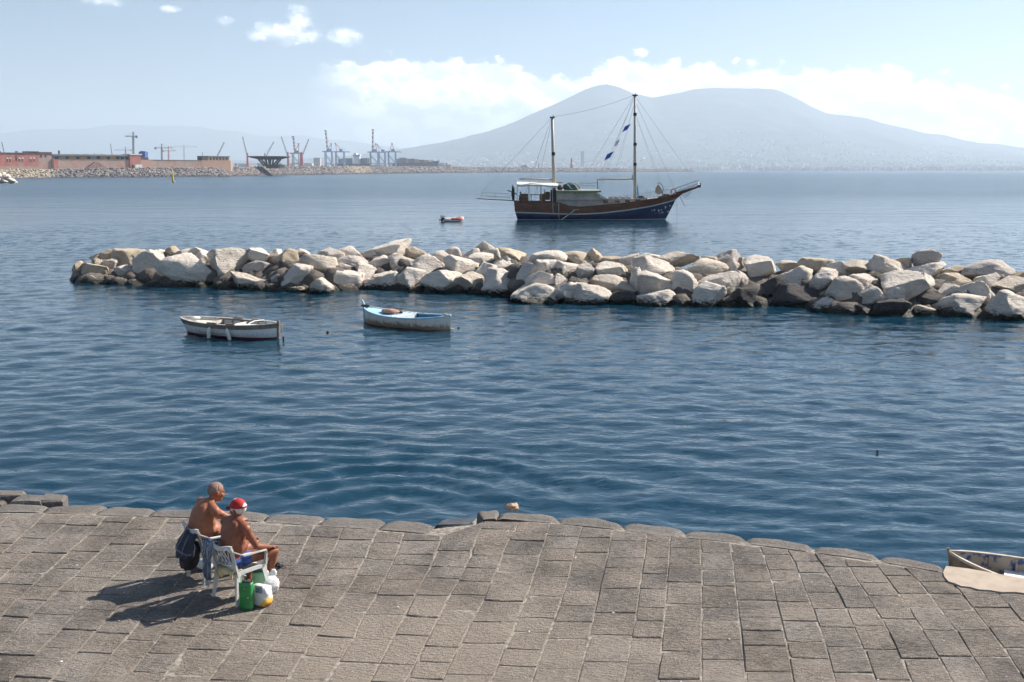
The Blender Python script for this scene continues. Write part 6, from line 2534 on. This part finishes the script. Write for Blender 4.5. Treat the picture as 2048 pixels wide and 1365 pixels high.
# cap: brim, pale front panel, strap gap at the back, button
rows = []
for i in range(5):
    t = i / 4
    rows.append([P_2(0.078 * math.cos(a) * (1 - .05 * t), -0.012 + 0.095 * math.sin(a) + 0.095 * t * math.sin(a), 0.036 - 0.028 * t * t - .012 * abs(math.cos(a))) for a in [math.radians(q) for q in range(30, 151, 12)]])
br = MB().grid(rows).build('brim', M_CAPD, cap, True)
br.modifiers.new('thick', 'SOLIDIFY').thickness = 0.004
rows = []
for i in range(5):
    e = math.radians(24 + 13 * i)
    rows.append([P_2(0.0935 * math.cos(e) * math.cos(a), -0.012 + 0.114 * math.cos(e) * math.sin(a), 0.022 + 0.109 * math.sin(e)) for a in [math.radians(q) for q in range(50, 131, 10)]])
MB().grid(rows).build('front_panel', M_CLOTHW, cap, True).modifiers.new('thick', 'SOLIDIFY').thickness = 0.003
rows = []
for i in range(4):
    e = math.radians(7 + 8 * i)
    hw = 26 * math.cos(math.radians(i * 28))
    rows.append([P_2(0.093 * math.cos(e) * math.cos(a), -0.012 + 0.1135 * math.cos(e) * math.sin(a), 0.022 + 0.108 * math.sin(e)) for a in [math.radians(270 + q * hw / 3) for q in range(-3, 4)]])
MB().grid(rows).build('strap_gap', M_WHAIR, cap, True)
MB().ellipsoid(P_2(0, -0.012, 0.129), (0.008, 0.008, 0.005)).build('button', M_CAP, cap, True)


def trunks(o, V, m, leg=0.12):
    mb = MB()
    mb.ellipsoid(V['pelvis'] + Vector((0, -.002, -.012)), (0.188, 0.158, 0.112), None, 20, 12)
    for s in (-1, 1):
        mb.ellipsoid(V['pelvis'] + Vector((0.085 * s, -0.058, -0.035)), (0.106, 0.105, 0.095), None, 14, 9)
    for k in ('L', 'R'):
        mb.capsule(V['hip' + k], V['hip' + k].lerp(V['kn' + k], leg), 0.104, 0.100, 14)
    t = mb.build('swim_trunks', m, o, True)
    rm = t.modifiers.new('remesh', 'REMESH')
    rm.mode = 'VOXEL'
    rm.voxel_size = 0.011
    rm.use_smooth_shade = True


trunks(m2, V_2, mat('blue_trunks', (0.035, 0.075, 0.24), (0.05, 0.10, 0.30), 20.0, 0.7))
trunks(m1, V_1, mat('navy_trunks', (0.018, 0.02, 0.045), (0.03, 0.035, 0.07), 20.0, 0.7), 0.3)

# ------------------------------------------------------------------ white plastic garden chairs
M_PLAST = mat('white_plastic', (0.54, 0.54, 0.51), (0.62, 0.62, 0.59), 6.0, 0.45, dirt=(0.52, 0.50, 0.44), dscale=3.0, coords='object')
BACK0, BACK1 = Vector((0, -.215, SEAT)), Vector((0, -.300, .785))


def make_chair(loc, rz, label):
    root = empty('plastic_chair', (loc.x, loc.y, QZ + 0.006), rz, label, 'chair', 'white plastic chairs')
    # dished seat
    rows = []
    for i in range(9):
        t = i / 8
        y = -.215 + .435 * t
        hw = 0.215 + 0.02 * t
        rows.append([(hw * f, y, SEAT - 0.022 * (1 - f * f) * (0.5 + .5 * math.sin(math.pi * t)) - (0.03 * max(0, t - .8) / .2)) for f in (-1, -.7, -.35, 0, .35, .7, 1)])
    seat = MB().grid(rows).build('seat', M_PLAST, root, True)
    seat.modifiers.new('thick', 'SOLIDIFY').thickness = 0.016
    for s in (-1, 1):
        MB().bar((s * .225, -.21, SEAT - .012), (s * .235, .20, SEAT - .012), 0.02, 0.05).build('apron', M_PLAST, seat)
    # legs: broad, flat, splayed, tapering to the ground
    for s in (-1, 1):
        for f, (y0, y1) in ((0, (.19, .245)), (1, (-.20, -.275))):
            top, bot = Vector((s * .225, y0, SEAT)), Vector((s * .262, y1, 0.0))
            rings = []
            for t in (0, .5, 1):
                p = top.lerp(bot, t)
                a, d = 0.075 - .042 * t, 0.042 - .016 * t
                sy = -1 if f else 1
                rings.append([p + Vector((s * .010, -a / 2, 0)), p + Vector((s * .010, a / 2, 0)), p + Vector((-s * (d - .01), a / 2, 0)), p + Vector((-s * (d - .01), -a / 2, 0))][::s])
            MB().loft(rings).build('leg', M_PLAST, root)
    # backrest: two posts, wavy top rail, diagonal lattice
    bk = None
    up = (BACK1 - BACK0)
    for s in (-1, 1):
        a, b = Vector((s * .215, 0, 0)) + BACK0 - Vector((0, 0, .05)), Vector((s * .222, 0, 0)) + BACK1
        p = MB().bar(a, b, 0.062, 0.024, Vector((0, 1, 0)))
        o = p.build('back_post', M_PLAST, root)
    pts = [BACK1 + Vector((x, -.010 - .03 * (1 - (x / .25) ** 2), -.005 - .028 * math.cos(x / .235 * math.pi) * .8)) for x in np.linspace(-.25, .25, 11)]
    rings = [[p + Vector((0, -.012, -.030)), p + Vector((0, .012, -.030)), p + Vector((0, .012, .026)), p + Vector((0, -.012, .026))] for p in pts]
    MB().loft(rings).build('top_rail', M_PLAST, root)
    for k in range(5):
        for sg in (-1, 1):
            x0 = -.16 + .08 * k
            x1 = x0 + sg * .10
            if abs(x1) > .2:
                continue
            a = BACK0 + Vector((x0, 0, .06)) + Vector((0, -.012, 0))
            b = BACK1 + Vector((x1, -.02, -.04))
            MB().bar(a, b, 0.013, 0.010, Vector((0, 1, 0))).build('slat', M_PLAST, root)
    MB().bar(BACK0 + Vector((-.2, -.012, .055)), BACK0 + Vector((.2, -.012, .055)), 0.02, 0.03).build('lower_rail', M_PLAST, root)
    # armrests with lattice side panels
    for s in (-1, 1):
        pts = [Vector((s * .235, -.290, .745)), Vector((s * .272, -.16, .672)), Vector((s * .285, .08, .660)), Vector((s * .27, .20, .645)), Vector((s * .245, .225, .58)), Vector((s * .235, .21, .43))]
        rings = [[p + Vector((-.026, 0, -.009)), p + Vector((.026, 0, -.009)), p + Vector((.026, 0, .009)), p + Vector((-.026, 0, .009))] for p in pts[:4]]
        rings += [[p + Vector((-.024, -.010, 0)), p + Vector((.024, -.010, 0)), p + Vector((.024, .010, 0)), p + Vector((-.024, .010, 0))] for p in pts[4:]]
        MB().loft(rings).build('armrest', M_PLAST, root)
    return root


CH2 = C2 + Vector((.06, 0, 0))
CH1 = C1 + Vector((.09, -.01, 0))
ch2 = make_chair(CH2, A2, 'white plastic armchair with striped towel over its back, under the man in the red cap')
ch1 = make_chair(CH1, A1, 'white plastic armchair with a dark backpack hung behind, under the grey-haired man')


def world_of(c, a, p):
    return Matrix.Rotation(a, 3, 'Z') @ Vector(p) + Vector((c.x, c.y, QZ))


# ---- towel over the left of the nearer chair's back
def build_towel():
    m = bpy.data.materials.new('striped_towel')
    m.use_nodes = True
    T = NT(m.node_tree)
    b = T.n['Principled BSDF']
    oc = T.new('ShaderNodeTexCoord').outputs['Object']
    n = T.noise(T.mapping(oc, scale=(1, 1, 0.12)), 60.0, 3.0, 0.6)
    w = T.noise(T.mapping(oc, scale=(1, 1, 0.25), loc=(1, 2, 0)), 22.0, 4.0, 0.6, 0.6)
    col = T.mix(T.maprange(n, .42, .6), (0.07, 0.085, 0.125), (0.19, 0.22, 0.28))
    col = T.mix(T.maprange(w, .56, .64), col, (0.42, 0.44, 0.48))
    T.link(col, b.inputs['Base Color'])
    b.inputs['Roughness'].default_value = 0.95
    root = empty('towel', world_of(CH2, A2, (-.2, -.3, .77)), A2, 'grey-blue striped towel with long fringe hanging over the chair back', 'towel')
    rows = []
    prof = [(-.225, .66), (-.235, .74), (-.262, .815), (-.295, .848), (-.335, .845), (-.352, .80), (-.365, .72), (-.372, .62), (-.374, .52), (-.378, .42), (-.376, .34)]
    for i, (y, z) in enumerate(prof):
        row = []
        for k in range(13):
            f = k / 12
            fold = 0.014 * math.sin(f * 17 + i * .25) * (0.4 + i * .09)
            x = -.30 + (.235 - .009 * i) * f + .004 * i + .006 * math.sin(i * 1.3)
            row.append(Vector((x + .2, y + .285 - fold, z - .8 + .01 * math.sin(f * 9))))
        rows.append(row)
    c = MB().grid(rows).build('cloth', m, root, True)
    c.modifiers.new('thick', 'SOLIDIFY').thickness = 0.010
    rng = random.Random(9)
    fr = MB()
    for k in range(26):
        f = rng.random()
        a = rows[-1][int(f * 12)]
        L = rng.uniform(.05, .12)
        fr.tube([a, a + Vector((rng.uniform(-.012, .012), -.008, -L * .5)), a + Vector((rng.uniform(-.025, .025), -.012, -L))], 0.0042, 4)
    for k in range(22):
        a = rows[rng.choice((3, 4, 5))][int(rng.random() * 12)] + Vector((0, -.012, 0))
        L = rng.uniform(.10, .22)
        fr.tube([a, a + Vector((rng.uniform(-.02, .02), -.022, -L * .45)), a + Vector((rng.uniform(-.03, .03), -.028, -L))], 0.0042, 4)
    o = fr.build('fringe', mat('towel_fringe', (0.36, 0.39, 0.45), (0.52, 0.54, 0.58), 60.0, 0.95), root, True)
    tag(o, kind='stuff')


build_towel()


def sheet(rows, thick=0.006):
    return MB().grid(rows), thick


def soft_bag(name, loc, rz, label, cat, m, w, d, h, seed, bulge=0.25, open_top=True, amp=0.10, tie=False):
    """standing bag: lofted crumpled walls"""
    root = empty(name, loc, rz, label, cat)
    rings = []
    n, k = 20, 9
    for i in range(k):
        t = i / (k - 1)
        ring = []
        sw = 1 + bulge * math.sin(math.pi * min(1, t * 1.15)) - (0.55 * max(0, t - .75) / .25 if tie else 0)
        for j in range(n):
            a = 2 * math.pi * j / n
            ca, sa = math.cos(a), math.sin(a)
            e = 0.45
            x = math.copysign(abs(ca) ** e, ca) * w / 2 * sw
            y = math.copysign(abs(sa) ** e, sa) * d / 2 * (sw if not tie else sw)
            nz = amp * mnoise.fractal(Vector((ca * 2 + seed, sa * 2, t * 3.2)), .8, 2, 4)
            ring.append(Vector((x * (1 + nz), y * (1 + nz * 1.5), h * t * (1 + .03 * mnoise.noise(Vector((a, seed, 0)))))))
        rings.append(ring)
    mb = MB().loft(rings, True, False)
    nb = len(mb.v)
    mb.f.append(tuple(reversed(range(n))))
    if not open_top:
        mb.f.append(tuple((k - 1) * n + q for q in range(n)))
    o = mb.build('body', m, root, True)
    o.modifiers.new('thick', 'SOLIDIFY').thickness = 0.004
    return root


def poly_mat(name, c, trans=0.0, rough=0.3, c2=None):
    return mat(name, c, c2, 10.0, rough, 0.012, 14.0, trans=trans, coords='object')


def build_bags():
    # green shopping bag, small dark emblem near its top
    g = on_z(492, 1222, QZ)
    root = soft_bag('shopping_bag', (g.x, g.y + .06, QZ + .012), math.radians(-8), 'tall bright green shopping bag standing behind the nearer chair', 'bag', poly_mat('green_film', (0.02, 0.19, 0.045), 0, .3, (0.05, 0.29, 0.085)), 0.175, 0.11, 0.36, 1.2, 0.02, True, 0.06)
    lumpy((0, 0, .325), (0.075, 0.045, 0.05), 4.0, .3).build('contents', mat('navy_cloth', (.012, .014, .03), (.03, .032, .05), 12., .9), root, True)
    em = MB()
    em.box((0.0, -.0605, .285), (.040, .003, .018))
    e_ = em.build('emblem', mat('emblem_navy', (.02, .03, .05), None, 5., .5), root)
    MB().box((0.002, -.063, .286), (.026, .002, .006)).build('emblem_bar', M_CLOTHW, e_)
    ring = [(0.045 + .009 * math.cos(q * math.pi / 6), -.064, .165 + .009 * math.sin(q * math.pi / 6)) for q in range(13)]
    MB().tube(ring, .0018, 4, False).build('ring_mark', M_CLOTHW, root)
    MB().tube([(-.05, -.03, .355), (-.052, -.04, .43), (-.02, -.04, .47), (.02, -.03, .45)], .005, 6).build('handle', M_CLOTHW, root, True)
    # translucent pale green bag leaning behind it
    g = on_z(515, 1196, QZ)
    soft_bag('carrier_bag', (g.x, g.y + .10, QZ + .012), .3, 'pale green carrier bag wedged beside the green shopping bag', 'bag', poly_mat('pale_green_film', (0.25, 0.48, 0.27), .15), 0.16, 0.12, 0.32, 7.7, 0.05, True, 0.12)
    # white printed bag with yellow and orange lower corner
    m = bpy.data.materials.new('printed_film')
    m.use_nodes = True
    T = NT(m.node_tree)
    b = T.n['Principled BSDF']
    oc = T.new('ShaderNodeTexCoord').outputs['Object']
    x, y, z = T.sep(oc)
    nn = T.noise(oc, 9.0, 3.0)
    yel = T.maprange(T.math('ADD', T.math('SUBTRACT', T.math('MULTIPLY', x, 3.2), T.math('MULTIPLY', z, 2.2)), T.math('MULTIPLY', nn, .7)), 0.46, 0.54)
    col = T.mix(yel, (0.72, 0.71, 0.69), (0.72, 0.45, 0.06))
    org_ = T.maprange(T.math('ADD', T.math('SUBTRACT', T.math('MULTIPLY', x, 3.0), T.math('MULTIPLY', z, 4.4)), T.math('MULTIPLY', nn, .9)), 0.72, 0.78)
    col = T.mix(org_, col, (0.62, 0.22, 0.06))
    T.link(col, b.inputs['Base Color'])
    b.inputs['Roughness'].default_value = 0.4
    g = on_z(516, 1216, QZ)
    root = soft_bag('carrier_bag', (g.x + .02, g.y + .10, QZ + .012), math.radians(-20), 'white printed carrier bag with yellow and orange corner', 'bag', m, 0.24, 0.16, 0.24, 3.1, 0.10, False, 0.16)
    lab = MB()
    rows = [[Vector((-.02 + .11 * i / 4, -.092 - .012 * math.sin(i / 4 * math.pi), .19 + .10 * k / 3)) for i in range(5)] for k in range(4)]
    lab.grid(rows)
    lo_ = lab.build('grey_print', mat('grey_print', (.26, .30, .36), (.34, .38, .43), 30., .5), root)
    for k in range(3):
        MB().bar((-.005, -.108, .215 + .022 * k), (.075, -.108, .215 + .022 * k), .003, .006).build('print_line', mat('print_dark', (.08, .09, .12), None, 5., .5), lo_)
    # knotted white bag
    g = on_z(537, 1191, QZ)
    root = soft_bag('knotted_bag', (g.x, g.y + .09, QZ + .012), .5, 'knotted white plastic bag on the stones beside the man\'s foot', 'bag', poly_mat('white_film', (0.74, 0.74, 0.74), 0, .3), 0.19, 0.15, 0.24, 5.5, 0.22, False, 0.20, tie=True)
    MB().ellipsoid((0, 0, .245), (.024, .024, .022)).build('knot', M_CLOTHW, root, True)
    for s in (-1, 1):
        lumpy((s * .05, -.02, .27), (0.045, 0.014, 0.05), s * 3.3, .3).build('ear', M_CLOTHW, root, True)
    # white bag under the farther chair
    g = on_z(410, 1141, QZ)
    soft_bag('knotted_bag', (g.x, g.y + .05, QZ + .012), -.3, 'white plastic bag lying between the two chairs', 'bag', poly_mat('white_film', (0.74, 0.74, 0.74), 0, .3), 0.20, 0.12, 0.12, 8.5, 0.2, False, 0.25)
    # yellow cloth hanging out behind the nearer seat
    root = empty('cloth', world_of(CH2, A2, (0.06, -.24, SEAT)), A2, 'crumpled pale yellow cloth tucked under the man in blue trunks', 'cloth')
    rows = []
    for i in range(8):
        t = i / 7
        rows.append([Vector((-.17 + .34 * f, .10 - .15 * min(1, t * 2) - .012 * math.sin(f * 15 + i), .022 - .012 * math.sin(f * 11) - .12 * max(0, t - .45) * (1 + .7 * math.sin(f * 7)))) for f in [q / 14 for q in range(15)]])
    MB().grid(rows).build('fabric', mat('yellow_cloth', (0.62, 0.47, 0.22), (0.72, 0.60, 0.36), 12.0, 0.9), root, True).modifiers.new('thick', 'SOLIDIFY').thickness = 0.008
    # white rag knotted on the top rail
    q = world_of(CH2, A2, (.17, -.325, .79))
    o = lumpy((0, 0, 0), (0.035, 0.022, 0.022), 2.0, .35).build('rag', M_CLOTHW, None, True)
    o.location = q
    tag(o, 'small white rag knotted round the top rail of the nearer chair', 'rag')
    for s in (-1, 1):
        MB().tube([(0, -.01, 0), (s * .03, -.025, -.015), (s * .045, -.02, -.05)], [.012, .010, .004], 6).build('rag_end', M_CLOTHW, o, True)
    # backpack with navy flap hung on the farther chair
    root = empty('backpack', world_of(CH1, A1, (.06, -.40, .43)), A1, 'black and navy backpack with grey straps hung on the farther chair', 'backpack')
    root.scale = (0.86, 0.86, 0.86)
    root.location.z += 0.04
    blk = mat('black_nylon', (0.012, 0.012, 0.014), (0.022, 0.022, 0.026), 8.0, 0.6, 0.01, 14.0, coords='object')
    nvy = mat('navy_nylon', (0.022, 0.025, 0.038), (0.038, 0.042, 0.06), 8.0, 0.7, 0.012, 12.0, coords='object')
    gry = mat('grey_strap', (0.16, 0.17, 0.21), None, 8.0, 0.8)
    rings = []
    for i in range(12):
        t = i / 11
        z = -.24 + .50 * t
        wv = .205 * (0.45 + .55 * math.sin(math.pi * min(.98, max(.10, .12 + t * .8)))) * (1 + .04 * math.sin(i * 2.1))
        dv = .125 * (0.5 + .5 * math.sin(math.pi * min(.95, .16 + t * .78)))
        ring = []
        for j in range(18):
            a = 2 * math.pi * j / 18
            ca, sa = math.cos(a), math.sin(a)
            nz = 1 + .10 * mnoise.noise(Vector((ca * 2, sa * 2, t * 5)))
            ring.append(Vector((math.copysign(abs(ca) ** .6, ca) * wv * nz, math.copysign(abs(sa) ** .7, sa) * dv * nz + .09 * t, z + .05 * mnoise.noise(Vector((ca * 1.5, sa * 1.5, 7))))))
        rings.append(ring)
    MB().loft(rings).build('bag_body', blk, root, True)
    rows = []
    for i in range(10):
        t = i / 9
        row = []
        for j in range(15):
            f = j / 14
            a = math.pi * (1.02 + .96 * f)
            k = 1.10 + .05 * math.sin(f * 14 + i) - .08 * max(0, t - .8) * 5
            zz = .36 - .36 * t - .06 * math.sin(f * math.pi) * (t > .9) + .03 * math.sin(f * 6)
            row.append(Vector((.225 * k * math.cos(a) * (0.62 + .38 * min(1, t * 1.6)), .145 * k * math.sin(a) * (0.35 + .65 * min(1, t * 1.4)) + .10 * (1 - t) + .025 * mnoise.noise(Vector((f * 5, t * 4, 2))), zz + .03 * mnoise.noise(Vector((f * 4, t * 4, 9))))))
        rows.append(row)
    fl = MB().grid(rows).build('flap', nvy, root, True)
    fl.modifiers.new('thick', 'SOLIDIFY').thickness = 0.010
    for sx_ in (-.04, .10):
        pts = [rows[i][9 if sx_ > 0 else 6] + Vector((0, -.014, 0)) for i in range(0, 10, 2)]
        MB().tube(pts, 0.011, 6).build('strap', gry, root, True)
    MB().tube([rows[7][j] + Vector((0, -.014, 0)) for j in range(1, 14, 2)], 0.012, 6).build('strap', gry, root, True)
    MB().tube([(0.03, -.15, -.03), (0.045, -.165, -.06), (0.05, -.16, -.085)], .007, 6).build('zip_pull', M_CLOTHW, root)
    # dark sandal by the man's foot
    g = on_z(552, 1139, QZ)
    root = empty('sandal', (g.x, g.y, QZ + .012), math.radians(-40), 'dark rubber sandal on the stones beyond the sitting man\'s knee', 'sandal')
    n = 16
    ring = [Vector((.045 * math.cos(2 * math.pi * k / n) * (1.05 - .2 * math.sin(2 * math.pi * k / n)), .13 * math.sin(2 * math.pi * k / n), 0)) for k in range(n)]
    MB().loft([ring, [p + Vector((0, 0, .025)) for p in ring]]).build('sole', blk, root)
    MB().tube([(-.045, .02, .02), (-.02, .05, .06), (.02, .05, .06), (.045, .02, .02)], .014, 8).build('strap', blk, root, True)
    # crumpled brown litter on the kerb, and pale chips among the stones
    g = on_z(1024, 1022, QZ)
    o = lumpy((0, 0, .05), (0.115, 0.08, 0.06), 6.6, .5, 18, 12).build('litter', mat('brown_paper', (0.33, 0.19, 0.11), (0.56, 0.42, 0.30), 16.0, 0.8), None, True)
    o.location = (g.x, g.y + .05, QZ + .0)
    tag(o, 'crumpled brown litter lying on the edge stones', 'litter')
    rng = random.Random(77)
    mb = MB()
    for k in range(110):
        px, py = rng.uniform(-40, 2090), 1040 + 330 * rng.random() ** .8
        p = on_z(px, py, QZ)
        edge = 1035 + max(0, px - 950) * .115
        if py < edge + 12:
            continue
        s = rng.uniform(.005, .013) if rng.random() < .94 else rng.uniform(.015, .022)
        M = Matrix.Rotation(rng.random() * 6, 3, 'Z') @ Matrix.Rotation(rng.uniform(-.4, .4), 3, 'X')
        mb.box((p.x, p.y, QZ + .020), (s * 1.6, s, s * .5), M=M)
    o = mb.build('chips', mat('shell_chips', (0.55, 0.53, 0.49), (0.72, 0.70, 0.66), 3.0, 0.8))
    tag(o, 'tiny pale shell and mortar chips strewn over the paving', 'chips', kind='stuff')


build_bags()
